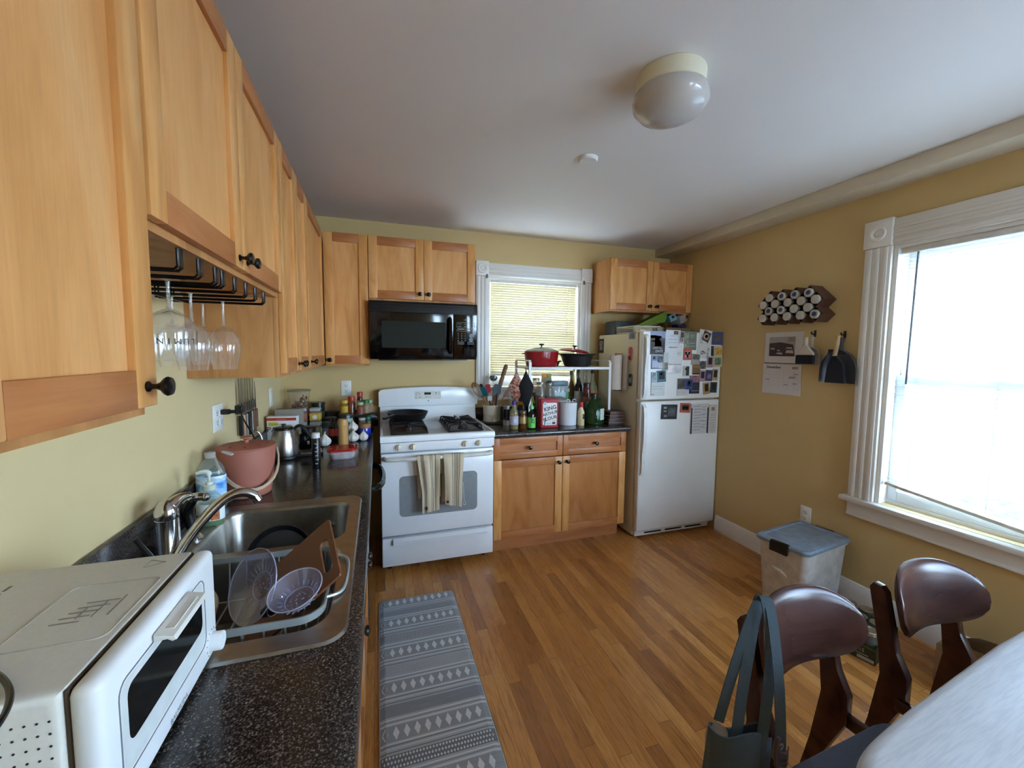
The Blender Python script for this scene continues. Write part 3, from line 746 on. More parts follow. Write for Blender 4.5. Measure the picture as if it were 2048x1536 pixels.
# ------------------------------------------------------------------ microwave
mw = thing('microwave', 'black over-the-range microwave hanging above the stove', 'microwave', (.6095, 0, 1.424)); MWW = .755; H = .405
m = MB(); m.box(0, MWW, -.355, -.002, .012, H, .003); m.box(.06, MWW - .06, -.33, -.03, -.008, .013); m.build('body', BLACKP, mw)
m = MB(); m.prism([(-.355, H), (-.39, H), (-.396, H - .01), (-.398, H - .075), (-.355, H - .075)], 0, MWW, 'x'); 
for k in range(5): m.box(.03, MWW - .03, -.3995, -.397, H - .022 - k * .010, H - .018 - k * .010)
m.build('vent_grille', BLACKP, mw)
dr = MB(); dr.prism([(-.356, .002), (-.385, .002), (-.402, .03), (-.402, H - .078), (-.356, H - .078)], .002, .578, 'x', .003); dr = dr.build('door', BLACKG, mw)
m = MB(); m.prism(rrect(.44, .185, .01, 4, .302, .175), -.4035, -.4015, 'y'); m.build('window', pm('microwave screen', '24261f', .6, var=.1, scale=300, spec=.15), dr)
m = MB(); m.tube([(.553, -.402, .30), (.553, -.425, .29), (.553, -.432, .25), (.553, -.432, .10), (.553, -.425, .06), (.553, -.402, .05)], .011, 10, smooth=2); m.build('handle', BLACKG, dr)
cp = MB(); cp.prism([(-.356, .002), (-.385, .002), (-.402, .03), (-.402, H - .078), (-.356, H - .078)], .581, MWW - .002, 'x', .003); cp = cp.build('control_panel', BLACKG, mw)
m = MB(); yk = -.4025
def kr(u0, u1, v0, v1, mi=0): m.box(u0, u1, yk - .0006, yk + .001, v0, v1, mi=mi)
for (u0, u1, v0, v1) in ((.603, .735, .232, .272), (.603, .735, .207, .22)):
    for a in ((u0, u1, v0, v0 + .002), (u0, u1, v1 - .002, v1), (u0, u0 + .002, v0, v1), (u1 - .002, u1, v0, v1)): kr(*a)
for k in range(3):
    for v in (.258, .240): kr(.612 + k * .043, .636 + k * .043, v, v + .004)
for k in range(4):
    for j in range(3): kr(.610 + j * .026, .6165 + j * .026, .188 - k * .017, .194 - k * .017)
for v in (.176, .146): m.lathe([(0, 0), (.0155, 0), (.0155, .002), (0, .002)], n=20, M=TM((.708, yk + .001, v), PI / 2))
for u in (.608, .68):
    for v in (.222, .126, .114): kr(u, u + .05, v, v + .0045)
m.build('keypad', pm('keypad print', '6e716e', .5), cp)
m = MB(); m.lathe([(0, 0), (.007, 0), (.007, .0015), (0, .0015)], n=16, M=TM((.667, yk + .001, .292), PI / 2)); kr(.65, .655, .29, .294); kr(.679, .684, .29, .294); m.build('badge', pm('dim badge', '595c48', .4), cp)

# ------------------------------------------------------------------ refrigerator
FX0, FX1, FZ = 2.589, 3.355, 1.655
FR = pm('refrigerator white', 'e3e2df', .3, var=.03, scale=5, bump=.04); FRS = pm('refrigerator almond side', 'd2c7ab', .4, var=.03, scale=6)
fr = thing('refrigerator', 'white top-freezer refrigerator covered in photos and magnets', 'refrigerator', ((FX0 + FX1) / 2, -.36, 0)); fo = Vector(fr.location)
def fx(x): return x - fo.x
def fy(y): return y - fo.y
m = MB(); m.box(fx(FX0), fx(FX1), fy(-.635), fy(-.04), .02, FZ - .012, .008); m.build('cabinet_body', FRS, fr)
for x in (FX0 + .06, FX1 - .06):
    for y in (-.58, -.1):
        m = MB(); m.cyl((fx(x), fy(y), 0), (fx(x), fy(y), .022), .02, n=10); m.build('foot', BLACKP, fr)
m = MB(); m.box(fx(FX0 + .01), fx(FX1 - .03), fy(-.66), fy(-.636), .018, .062, .003)
for k in range(3): m.box(fx(FX0 + .1 + k * .2), fx(FX0 + .26 + k * .2), fy(-.663), fy(-.659), .034, .046, mi=1)
m.build('base_grille', [FR, BLACKP], fr)
FS = 1.116
for nm, z0, z1 in (('freezer_door', FS + .006, FZ), ('fridge_door', .07, FS - .006)):
    m = MB(); m.box(fx(FX0 + .002), fx(FX1), fy(-.695), fy(-.641), z0, z1, .012, 3); d = m.build(nm, FR, fr)
    m = MB(); xh = fx(FX0 + .026)
    if z0 > 1: pts = [(xh, fy(-.690), 1.655 - .03), (xh, fy(-.722), 1.64 - .03), (xh, fy(-.727), 1.50), (xh, fy(-.72), 1.42), (xh, fy(-.712), 1.38), (xh, fy(-.712), FS + .06), (xh, fy(-.690), FS + .02)]
    else: pts = [(xh, fy(-.690), FS - .03), (xh, fy(-.722), FS - .06), (xh, fy(-.727), .84), (xh, fy(-.72), .75), (xh, fy(-.712), .72), (xh, fy(-.712), .56), (xh, fy(-.69), .53)]
    m.tube(pts, 0, flat=(.028, .016, (1, 0, 0)), smooth=1); m.build('handle', pm('white handle plastic', 'dcdcd8', .25), d)
m = MB(); m.box(fx(FX0), fx(FX0 + .05), fy(-.66), fy(-.60), FZ - .013, FZ + .012, .006); m.build('hinge_cover', FRS, fr)
m = MB(); m.box(fx(FX0 + .0), fx(FX1 - .004), fy(-.641), fy(-.6355), .075, FZ - .01); m.build('door_gasket', pm('gasket', 'b8a88c', .7), fr)
CZ += .0006; CZR += .0006      # everything below stands a hair above the worktops

# ------------------------------------------------------------------ glass racks and glasses under the short cabinet
def glass_rack(label, ys):
    r = thing('stemware_rack', label, 'rack', (0, 0, 1.682), 0, 'wire stemware racks')
    for y in ys:
        m = MB()
        for s_ in (-.010, .010): m.tube([(.03, y + s_, -.0006), (.03, y + s_, -.042), (.285, y + s_, -.042), (.292, y + s_, -.035), (.292, y + s_, -.0006)], .0032, 6)
        m.box(.0885, .2955, y - .0075, y + .0075, -.0006, -.0005) if 0 else m.box(.289, .295, y - .008, y + .008, -.036, -.0006, .001)
        m.build('rail', BRONZE, r)
    m = MB(); m.box(.066, .072, ys[0] - .013, ys[-1] + .013, -.048, -.0405); m.build('cross_bar', BRONZE, r)
    return r
glass_rack('bronze wire stemware rack nearer the left cabinet door', [-2.388, -2.292, -2.196])
glass_rack('bronze wire stemware rack nearer the corner cabinet', [-2.150, -2.055, -1.955, -1.855, -1.755])


def wine_glass(label, x, y, h=.225, rb=.043, rr=.031, stem=.085, text=None):
    """upside-down glass hung by its foot from the rails"""
    top = 1.6452
    r = thing('wine_glass', label, 'wine glass', (x, y, top), 0, 'glasses hanging in the stemware racks')
    m = MB(); m.lathe([(0, .003), (.034, .0005), (.035, 0), (.034, -.0012), (.012, -.003), (.005, -.008), (.0038, -.02), (.0036, -stem + .008), (.006, -stem), (0, -stem)], n=28); m.build('foot_and_stem', STEM, r)
    b = h - stem; m = MB()
    o = [(0, -stem), (.012, -stem - .003), (rb * .62, -stem - b * .12), (rb * .9, -stem - b * .28), (rb, -stem - b * .45), (rb * .96, -stem - b * .62), (rr * 1.06, -stem - b * .9), (rr, -h)]
    m.lathe(o + [(rr - .001, -h), (rr * 1.06 - .0012, -stem - b * .9), (rb * .96 - .0012, -stem - b * .62), (rb - .0012, -stem - b * .45), (rb * .62, -stem - b * .14), (0, -stem - .004)], n=32); bo = m.build('bowl', GLASS, r)
    if text:
        m = MB(); zc = -stem - b * .62
        for i, ch in enumerate(text):
            a = -PI / 2 + .62 - (i - (len(text) - 1) / 2) * .30
            m.text(ch, .019, Matrix.Translation((0, 0, zc)) @ Matrix.Rotation(a, 4, 'Z') @ Matrix.Translation((rb + .0006, 0, 0)) @ Matrix.Rotation(PI / 2, 4, 'Z') @ Matrix.Rotation(PI / 2, 4, 'X') @ Matrix.Rotation(PI, 4, 'Z'))
        m.build('lettering', pm('black print', '0c0c0d'), bo)
wine_glass('wine glass hanging front and nearest the tall corner cabinets', .185, -1.805, .228, .047, .034)
wine_glass('wine glass hanging front in the middle, left of the clearest one', .168, -2.003, .222, .045, .034)
wine_glass('stemmed glass with black printed letters hanging upside down', .212, -2.244, .19, .052, .047, .07, 'ILUMINI')
wine_glass('wine glass hanging at the back against the yellow wall', .078, -2.244, .2, .04, .032)
wine_glass('wine glass hanging behind the lettered glass, left of the plywood', .08, -2.10, .2, .04, .032)
wine_glass('wine glass hanging at the back in the middle of the rack', .085, -1.905, .215, .042, .034)
wine_glass('thin wine glass hanging back right before the maple cabinet side', .095, -1.705, .215, .042, .034)


# ------------------------------------------------------------------ wall plates, knives, cords on the left and back walls
PLATE = pm('white outlet plate', 'e6e3da', .35, var=.02); SLOT = pm('dark slot', '2a2826', .6)
def outlet(name, label, cat, M, w=.072, h=.116, kind='duplex'):
    r = thing(name, label, cat, M.translation, 0); R = M.to_3x3().to_4x4()
    def bx(mb, *a, **k): mb.box(*a, M=R, **k)
    m = MB(); bx(m, -w / 2, w / 2, -.006, -.0005, -h / 2, h / 2, bev=.003); m.build('plate', PLATE, r)
    n = 1 if w < .1 else 2
    for i in range(n):
        cx = 0 if n == 1 else (-.023 + .046 * i)
        if kind == 'switch':
            m = MB(); bx(m, cx - .016, cx + .016, -.0085, -.006, -.033, .033, bev=.001); m.build('rocker', PLATE, r); continue
        for cz in (-.02, .02):
            m = MB(); bx(m, cx - .016, cx + .016, -.008, -.0058, cz - .0155, cz + .0155, bev=.004)
            bx(m, cx - .008, cx - .0055, -.0084, -.0078, cz - .002, cz + .008, mi=1); bx(m, cx + .0055, cx + .008, -.0084, -.0078, cz - .002, cz + .008, mi=1); bx(m, cx - .0025, cx + .0025, -.0084, -.0078, cz - .011, cz - .006, mi=1)
            m.build('socket', [PLATE, SLOT], r)
    return r
RZL = Matrix.Rotation(PI / 2, 4, 'Z')
outlet('wall_outlet', 'double white outlet plate on the left wall with a black plug', 'outlet', TM((0, -1.325, 1.19)) @ RZL, .118)
outlet('wall_switch', 'narrow white switch plate on the left wall beside the knives', 'switch', TM((0, -.40, 1.18)) @ RZL, .072, .118, 'switch')
outlet('wall_outlet', 'white outlet plate on the back wall left of the stove', 'outlet', TM((.428, 0, 1.195)), .072)
outlet('wall_outlet', 'white outlet low on the right wall above the storage bin', 'outlet', TM((XR, -1.463, .42)) @ Matrix.Rotation(-PI / 2, 4, 'Z'), .072)
pl = thing('kettle_cord', 'black plug and cord running from the left wall outlet', 'cord', (.0085, -1.30, 1.21))
m = MB(); m.box(0, .034, -.013, .013, -.011, .011, .004); m.box(.03, .052, -.008, .008, -.007, .007, .003); m.box(.05, .078, .0, .034, -.010, .022, .004); m.build('plug', BLACKP, pl)
m = MB(); lo = Vector(pl.location)
m.tube([(.06, .03, .005), at(486, 838, y=-1.17) - lo, at(505, 868, y=-1.1) - lo, at(516, 892, y=-1.03) - lo, (.06, .33, -.3105), (.072, .35, -.3105)], .0035, 6, smooth=2); m.build('cable', BLACKP, pl)

ks = thing('knife_strip', 'dark magnetic knife strip on the left wall holding seven knives', 'knife rack', (0, -1.10, 1.19), LW)
m = MB(); m.box(.0, .30, -.018, -.0005, -.022, .022, .004); m.build('bar', pm('dark strip wood', '2b2523', .4), ks)
for i, (kx, bl, hl, hm, lb) in enumerate(((.02, .15, .10, 'k', 'knife with the shortest blade at the near end of the strip'), (.062, .19, .12, 'w', 'chef knife second from the near end of the strip'), (.105, .20, .12, 's', 'broad chef knife third on the magnetic strip'),
                                       (.15, .19, .12, 'k', 'slim knife in the middle of the magnetic strip'), (.195, .22, .12, 's', 'long bread knife past the middle of the strip'), (.24, .22, .12, 'o', 'long knife with brown wooden handle on the strip'), (.28, .12, .10, 'o', 'small paring knife at the far end of the strip'))):
    k = thing('kitchen_knife', lb, 'knife', (0, -1.10, 1.19), LW, 'knives on the magnetic strip'); w_ = .03 if i in (1, 2) else .02
    m = MB(); m.prism([(kx - w_ / 2, -.03), (kx + w_ / 2, -.03), (kx + w_ / 2, bl * .62), (kx - w_ / 2 + .003, bl), (kx - w_ / 2, bl - .004)], -.0205, -.0188, 'y'); m.build('blade', STEEL, k)
    m = MB(); m.prism([(kx - .011, -.03), (kx + .011, -.03), (kx + .010, -.03 - hl * .5), (kx + .013, -.03 - hl), (kx - .009, -.03 - hl), (kx - .010, -.03 - hl * .5)], -.029, -.0105, 'y', .004, 1); m.build('handle', {'k': BLACKP, 'w': pm('pale handle', 'b08a62'), 's': STEEL, 'o': pm('walnut handle', '6b4326')}[hm], k)

# ------------------------------------------------------------------ things on the left worktop
def vessel(name, label, cat, loc, prof, mat, parts=(), group=None, n=28, rz=0, body='body'):
    """body of revolution with further revolved parts (name, profile, material)"""
    r = thing(name, label, cat, loc, rz, group)
    m = MB(); m.lathe(prof, n=n); b = m.build(body, mat, r)
    for nm, pr, mt in parts:
        m = MB(); m.lathe(pr, n=n); m.build(nm, mt, r)
    return r
def shell(o, t=.002):
    """closed thin-walled profile from an outer one"""
    return o + [(max(r_ - t, 0), z if i else z) for i, (r_, z) in enumerate(reversed(o)) if r_ > 0] + [(0, o[0][1] + t)]
TERRA = pm('matte terracotta', 'a4624f', .6, var=.03, scale=8)
bk = thing('compost_bin', 'terracotta pink compost bucket with vented lid beside the sink', 'compost bin', (.150, -1.487, CZ))
m = MB(); m.lathe([(0, 0), (.078, 0), (.083, .004), (.098, .12), (.104, .188), (.1035, .19), (0, .19)], n=40); m.build('bucket', TERRA, bk)
ld = MB(); ld.lathe([(.106, .1905), (.107, .196), (.104, .20), (.06, .209), (0, .211)], n=40); ld = ld.build('lid', TERRA, bk)
m = MB(); m.lathe([(.008, .209), (.008, .222), (.014, .227), (.022, .23), (.022, .234), (0, .236)], n=20); m.build('lid_knob', TERRA, ld)
m = MB()
for k in range(9):
    a = 2 * PI * k / 9; m.lathe([(0, .0012), (.0042, .0012), (.0042, -.001)], (.075 * math.cos(a), .075 * math.sin(a), .2055), 8)
m.build('vent_holes', SLOT, ld)
m = MB(); ex = .107
pts = [(ex * math.cos(a), ex * math.sin(a), .165) for a in (2.3,)]
arc = []
for k in range(13):
    a = math.radians(150 - 300 * 0 - k * 15); arc.append((math.cos(math.radians(-40)) * .109 * math.cos(a - PI / 2) , 0, 0))
arc = []
for k in range(15):                    # wooden bail hanging down on the near side
    t_ = PI * k / 14; s_ = math.cos(t_)
    u = Vector((math.cos(math.radians(28)), math.sin(math.radians(28)), 0)); v = Vector((u.y, -u.x, 0))
    arc.append(u * (-.1095 * s_) + v * (.1095 * math.sin(t_) ** .8 + .002) + Vector((0, 0, .172 - .13 * math.sin(t_))))
m.tube(arc, 0, flat=(.012, .006, (0, 0, 1))); m.build('bail_handle', pm('ash wood bail', 'bfa384', .5), bk)

kt = thing('pour_over_kettle', 'brushed steel pour-over kettle with black handle', 'kettle', (.172, -.912, CZ))
m = MB(); m.lathe([(0, .0), (.083, 0), (.085, .006), (.084, .018), (.074, .022), (0, .022)], n=36); m.build('base', BLACKP, kt)
m = MB(); m.lathe([(0, .0225), (.070, .0225), (.072, .03), (.068, .07), (.060, .12), (.053, .15), (.050, .158), (.046, .158), (0, .157)], n=40); m.build('body', STEEL, kt)
m = MB(); m.lathe([(0, .158), (.048, .1585), (.048, .166), (.043, .172), (0, .174)], n=32); m.lathe([(.006, .173), (.006, .179), (.012, .183), (.012, .188), (0, .19)], n=16); m.build('lid', BLACKP, kt)
m = MB(); m.tube([(.04, .02, .14), (.055, .025, .166), (.075, .03, .172), (.092, .032, .16), (.118, .035, .118), (.14, .038, .085)], [.007, .008, .009, .009, .010, .0085], 10, smooth=2); m.build('handle', BLACKP, kt)
m = MB(); m.tube([(-.06, -.02, .045), (-.085, -.028, .055), (-.096, -.03, .09), (-.098, -.03, .13), (-.112, -.034, .158), (-.124, -.037, .16)], [.008, .0065, .0055, .005, .0048, .0045], 10, smooth=2); m.build('spout', STEEL, kt)
sc = thing('kitchen_scale', 'black and silver scale behind the kettle', 'scale', (.285, -.86, CZ), .2)
m = MB(); m.box(-.07, .07, -.055, .055, 0, .016, .004); m.build('base', BLACKP, sc)
m = MB(); m.box(-.066, .066, -.051, .051, .0162, .02, .002); m.build('plate', STEEL, sc)
gr = thing('coffee_grinder', 'black coffee grinder box behind the kettle handle', 'grinder', (.262, -.70, CZ), .1)
m = MB(); m.box(-.05, .05, -.05, .05, 0, .10, .012); m.build('body', BLACKG, gr)
m = MB(); m.lathe([(.04, .1), (.042, .125), (.036, .135), (0, .137)]); m.build('hopper_lid', BLACKP, gr)
m = MB(); m.box(-.006, .006, -.0515, -.0495, .035, .055, .002); m.build('switch', pm('grey switch', '6f6a60'), gr)

sh = thing('seasoning_shaker', 'tall black shaker with white print in front of the garlic', 'shaker', (.363, -1.158, CZ))
m = MB(); m.lathe([(0, 0), (.019, 0), (.02, .003), (.02, .148), (.018, .151), (0, .151)]); m.build('body', BLACKP, sh)
m = MB(); m.lathe([(0, .151), (.0195, .151), (.0195, .172), (.017, .177), (0, .177)]); m.build('cap', pm('silver white cap', 'c9c9c6', .3), sh)
m = MB()
for k in range(6):
    m.text('~', .022, Matrix.Rotation(.15, 4, 'Z') @ TM((rnd.uniform(-.003, .003), -.0208, .025 + k * .02), PI / 2, 0, 0) @ Matrix.Rotation(rnd.uniform(-.4, .4), 4, 'Z'))
m.build('print', pm('white print', 'd8d8d8'), sh)


def garlic(label, loc, r_, rz=0, cat='garlic'):
    g = thing('garlic_bulb', label, cat, loc, rz, 'garlic bulbs on the left worktop')
    def f(u, v):
        a = 2 * PI * u; b = PI * v
        w = r_ * (math.sin(b) ** .85) * (1 + .07 * math.cos(7 * a)) * (1 if v < .55 else 1 - .5 * (v - .55)); z = -math.cos(b) * r_ * .85 + r_ * .85 + (max(0, v - .8) * r_ * 2.2)
        return (w * math.cos(a), w * math.sin(a), z)
    m = MB(); m.grid(f, 43, 17); m.build('bulb', pm('garlic skin', 'ddd6cc', .5, var=.1, scale=60, stretch=(1, 1, .2)), g)
    m = MB(); m.tube([(0, 0, r_ * 2.0), (r_ * .1, 0, r_ * 2.5)], [r_ * .2, r_ * .1], 7); m.build('neck', pm('garlic neck', 'b9a78a', .7), g)
garlic('white garlic bulb behind the black shaker', (.344, -.661, CZ), .036)
garlic('white garlic bulb beside the wooden pepper mill, on the worktop', (.505, -.575, CZ), .034, 1)
garlic('white garlic bulb stacked on others behind the pepper mill', (.50, -.525, CZ + .058), .032, 2)
garlic('small garlic bulb in front of the blue jar', (.566, -.560, CZ), .03, .4)

rl = thing('food_container', 'shallow clear food container with a red lid', 'container', (.470, -.965, CZ), .06)
m = MB(); o = rrect(.125, .125, .03); i_ = rrect(.115, .115, .03)
def tub(mb, w0, w1, h, r0=.03, t=.0015, ar=1):
    rings = [(w0, 0), (w0 + (w1 - w0) * .1, .006), (w1, h), (w1 - 2 * t, h), (w0 - 2 * t, .006)]
    vs = [(u, v, z) for w_, z in rings for u, v in rrect(w_, w_ * ar, r0)]; n = len(rrect(w0, w0, r0)); fs = [list(range(n))[::-1]]
    for q in range(len(rings) - 1):
        for k in range(n): fs.append([q * n + k, q * n + (k + 1) % n, (q + 1) * n + (k + 1) % n, (q + 1) * n + k])
    fs.append([(len(rings) - 1) * n + k for k in range(n)])
    mb.mesh(vs, fs)
tub(m, .12, .142, .042); m.build('tub', clear('cloudy plastic', 'f4eeee', 1, .25), rl)
m = MB(); m.prism(rrect(.156, .156, .034), .0425, .051, 'z', .002); m.prism(rrect(.12, .12, .03), .051, .054); m.build('lid', clear('red translucent lid', 'c02a26', 1.2, .75), rl)
pmz = vessel('pepper_mill', 'tall wooden pepper mill behind the red-lidded container', 'mill', (.450, -.645, CZ), [(0, 0), (.029, 0), (.03, .004), (.029, .11), (.03, .118), (.0, .118)], pm('bamboo', 'bd8d50', .45, var=.15, scale=20, stretch=(4, 4, .6)),
             [('head', [(0, .1195), (.03, .1195), (.03, .155), (.028, .16), (0, .161)], pm('bamboo'))])
GB = clear('dark sauce glass', '1c100c', 1.2, .6)
vessel('sauce_bottle', 'soy sauce bottle with red label left of the pepper mill', 'bottle', (.387, -.56, CZ), [(0, 0), (.031, 0), (.032, .004), (.031, .10), (.026, .128), (.014, .142), (.0, .142)], pm('soy dark glass', '120b09', .08),
       [('cap', [(0, .142), (.014, .142), (.014, .162), (0, .162)], BLACKP), ('label', [(.0325, .045), (.0325, .092), (.032, .092), (.032, .045)], pm('red label', 'a8322a', .5, var=.2, scale=90))])
bj = vessel('blue_jar', 'small bright blue jar with cork lid at the worktop end', 'jar', (.572, -.45, CZ), [(0, 0), (.034, 0), (.039, .008), (.04, .05), (.037, .066), (0, .066)], pm('cobalt glaze', '2438b0', .15),
       [('cork_lid', [(0, .0665), (.038, .0665), (.039, .09), (.036, .094), (0, .095)], pm('cork', 'a06f3f', .8, var=.2, scale=70))])
ts = thing('tea_tin', 'dark canister with green diamond band behind the garlic', 'canister', (.447, -.36, CZ))
m = MB(); m.lathe([(0, 0), (.042, 0), (.043, .003), (.043, .125), (0, .125)]); m.build('body', pm('tin green white', '9fb8ac', .4, var=.5, scale=60), ts)
m = MB(); m.lathe([(0, .1255), (.046, .1255), (.046, .15), (.043, .155), (0, .156)]); m.build('lid', pm('dark tin lid', '23282b', .3), ts)
m = MB()
for k in range(12):
    a = 2 * PI * k / 12
    for q, z in ((0, .03), (.5, .06), (0, .09)):
        b = a + q * PI / 6; R_ = .0437
        m.mesh([(R_ * math.cos(b + d), R_ * math.sin(b + d), z + h) for d, h in ((-.2, 0), (0, -.02), (.2, 0), (0, .02))], [[0, 1, 2, 3]])
m.build('diamond_band', pm('dark green', '17453a'), ts)

pk = thing('breadcrumb_box', 'white panko breadcrumb box with red band behind the kettle', 'box', (.105, -.585, CZ), -.12)
PKW, PKH = .165, .185
m = MB(); m.box(-PKW / 2, PKW / 2, -.026, .026, 0, PKH, .001); yf = -.0265
m.rect((0, yf, 0), (1, 0, 0), (0, 0, 1), -PKW / 2, PKW / 2, PKH - .025, PKH - .008, 1)
m.rect((0, yf, 0), (1, 0, 0), (0, 0, 1), -PKW / 2 + .01, -.02, PKH - .055, PKH - .034, 2)
for (a, b, c_, d_) in ((-.06, .055, .142, .144), (-.06, .02, .148, .150), (-.045, -.03, .03, .05), (-.025, -.01, .03, .038)): m.rect((0, yf, 0), (1, 0, 0), (0, 0, 1), a, b, c_ - .01, d_ - .01, 3)
m.text('PANKO', .046, TM((-.004, yf - .0002, .105), PI / 2), 3); m.text('~~~~~~', .0145, TM((0, yf - .0004, PKH - .0165), PI / 2), 4)
m.rect((PKW / 2 + .0004, 0, 0), (0, 1, 0), (0, 0, 1), -.018, .018, .06, .10, 2)
m.build('carton', [PAPER, pm('panko red', 'b23a25', .5), pm('panko yellow', 'd3b92a', .5), pm('panko black', '1a1712', .5), pm('white print')], pk, flip=False)
cb = thing('cardboard_carton', 'plain grey cardboard carton behind the panko box', 'box', (.125, -.49, CZ), -.1)
m = MB(); m.box(-.075, .075, -.03, .03, 0, .215, .001); m.build('carton', pm('grey card', '8e8478', .8), cb)
m = MB(); m.box(-.075, .075, -.033, -.0305, .16, .216, .001); m.build('front_flap', pm('grey card'), cb)


def spice_jar(label, loc, w, h, lab, lid, rz=0, labh=.55):
    r = thing('spice_jar', label, 'spice jar', loc, rz, 'square spice jars behind the kettle')
    m = MB(); m.box(-w / 2, w / 2, -w / 2, w / 2, 0, h * .74, .006); b = m.build('jar', clear('spice jar glass', 'efe6da', 1, .12), r)
    m = MB(); m.box(-w / 2 + .003, w / 2 - .003, -w / 2 + .003, w / 2 - .003, .003, h * .6, .004); m.build('spice', pm('spice ' + lab, lab, .9, var=.3, scale=200), r)
    m = MB(); m.box(-w / 2 - .0006, w / 2 + .0006, -w / 2 - .0006, w / 2 + .0006, h * .08, h * (.08 + labh), .006); m.lathe([(0, 0), (w * .22, 0), (w * .22, .0008), (0, .0008)], n=16, mi=1, M=TM((0, -w / 2 - .0006, h * .34), PI / 2)); m.build('label', [pm('label ' + lab, lab, .5, var=.05), PAPER], r)
    m = MB(); m.box(-w / 2, w / 2, -w / 2, w / 2, h * .745, h, .008); m.build('cap', lid, r)
CLID = clear('clear plastic cap', 'e8e8e6', 1.3, .35)
spice_jar('white and orange labelled spice jar under the brown one', (.175, -.38, CZ), .068, .115, 'c78a66', CLID, .1)
spice_jar('brown and orange labelled spice jar on top of its stack', (.175, -.38, CZ + .1155), .066, .09, '8a4a24', CLID, .12)
spice_jar('grey-green spice jar under the yellow labelled one', (.262, -.395, CZ), .068, .115, '9a9a72', CLID, -.05)
spice_jar('yellow labelled spice jar on top of its stack', (.262, -.395, CZ + .1155), .066, .09, 'c9a02c', CLID, -.04)
nt_ = thing('cereal_canister', 'clear canister of brown cereal in the worktop corner', 'canister', (.125, -.145, CZ + .155))
m = MB(); m.lathe(shell([(0, 0), (.055, 0), (.058, .004), (.07, .135), (.071, .14)], .0015), n=32); m.build('jar', GLASS, nt_)
m = MB(); m.lathe([(.076, .1405), (.078, .146), (.075, .151), (0, .152)], n=32); m.build('lid', clear('grey clear lid', 'a5a49c', 1.3, .5), nt_)
m = MB()
for k in range(90):
    a = rnd.uniform(0, 2 * PI); q = math.sqrt(rnd.random()) * .05; z = .012 + (.07 + .035 * math.cos(a)) * rnd.random()
    c_ = Vector((q * math.cos(a), q * math.sin(a), z)); d_ = Vector((rnd.uniform(-1, 1), rnd.uniform(-1, 1), rnd.uniform(-1, 1))).normalized()
    m.tube([c_ - d_ * .009, c_ + d_.orthogonal().normalized() * .005, c_ + d_ * .009], [.003, .0045, .003], 6)
tag(m.build('cereal', pm('brown cereal', '7a4a2c', .8, var=.3), nt_), None, None, kind='stuff')
rj = vessel('red_lid_jar', 'jar with flat red lid standing under the cereal canister', 'jar', (.125, -.145, CZ), [(0, 0), (.05, 0), (.052, .004), (.052, .125), (0, .125)], clear('jar of grains', 'cbb79a', 1, .7),
            [('lid', [(0, .1255), (.056, .1255), (.056, .152), (.052, .154), (0, .154)], pm('red plastic lid', 'b41f22', .35))])
# dark jars and tins in the shade of the corner
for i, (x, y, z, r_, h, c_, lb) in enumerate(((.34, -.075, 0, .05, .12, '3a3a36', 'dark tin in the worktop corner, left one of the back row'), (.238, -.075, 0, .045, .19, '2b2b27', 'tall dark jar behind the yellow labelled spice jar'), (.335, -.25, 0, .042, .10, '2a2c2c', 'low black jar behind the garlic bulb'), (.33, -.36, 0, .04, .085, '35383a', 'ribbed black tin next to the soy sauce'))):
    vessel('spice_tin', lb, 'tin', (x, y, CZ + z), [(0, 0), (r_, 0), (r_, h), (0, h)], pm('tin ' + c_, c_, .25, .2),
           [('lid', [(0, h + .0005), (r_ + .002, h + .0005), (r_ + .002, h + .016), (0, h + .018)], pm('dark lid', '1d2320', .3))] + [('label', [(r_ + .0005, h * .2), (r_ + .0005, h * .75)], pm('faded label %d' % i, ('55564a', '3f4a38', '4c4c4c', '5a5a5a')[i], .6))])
# two-tier turntable
tt = thing('lazy_susan', 'two-tier round spice turntable in the corner by the stove', 'turntable', (.505, -.165, CZ))
m = MB()
for z in (.012, .118): m.lathe([(0, z), (.118, z), (.12, z + .003), (.12, z + .016), (.117, z + .016), (.116, z + .004), (0, z + .004)], n=36)
m.build('trays', pm('dark brown tray', '33261f', .3), tt)
m = MB(); m.lathe([(0, 0), (.07, 0), (.07, .011), (0, .011)]); m.cyl((0, 0, .012), (0, 0, .12), .012); m.build('column', pm('dark brown tray'), tt)
def tj(label, a, q, z, r_, h, body, capc, labc=None, group='jars on the spice turntable', fill=None):
    x, y = .505 + q * math.cos(math.radians(a)), -.165 + q * math.sin(math.radians(a))
    ps = [('cap', [(0, h * .8 + .0005), (r_ * .92, h * .8 + .0005), (r_ * .92, h), (r_ * .85, h + .002), (0, h + .002)], pm('cap ' + capc, capc, .35))]
    if labc: ps.append(('label', [(r_ + .0006, h * .15), (r_ + .0006, h * .62)], pm('label ' + labc, labc, .55, var=.25, scale=120)))
    vessel('spice_bottle', label, 'spice bottle', (x, y, CZ + z + .0165), [(0, 0), (r_, 0), (r_, h * .66), (r_ * .8, h * .76), (r_ * .75, h * .8), (0, h * .8)], body, ps, group, 20)
SG = lambda c_: pm('spice glass ' + c_, c_, .12, var=.25, scale=120)
U = .118
tj('yellow-topped spice tub on the upper turntable tray', 205, .085, U - .012, .03, .105, SG('8a6a2c'), 'c99a1e', 'c9992a')
tj('tall reddish spice bottle with red cap on the upper tray', 235, .05, U - .012, .026, .13, SG('7a3f25'), 'b3201f')
tj('bottle with red and white cap at the back of the upper tray', 60, .05, U - .012, .022, .155, SG('5a2a1a'), 'b02a1c', 'd8d0c8')
tj('green-capped brown spice bottle, nearest the stove front', 290, .095, U - .012, .024, .095, SG('7d4f35'), '9db08a', '8a4a38')
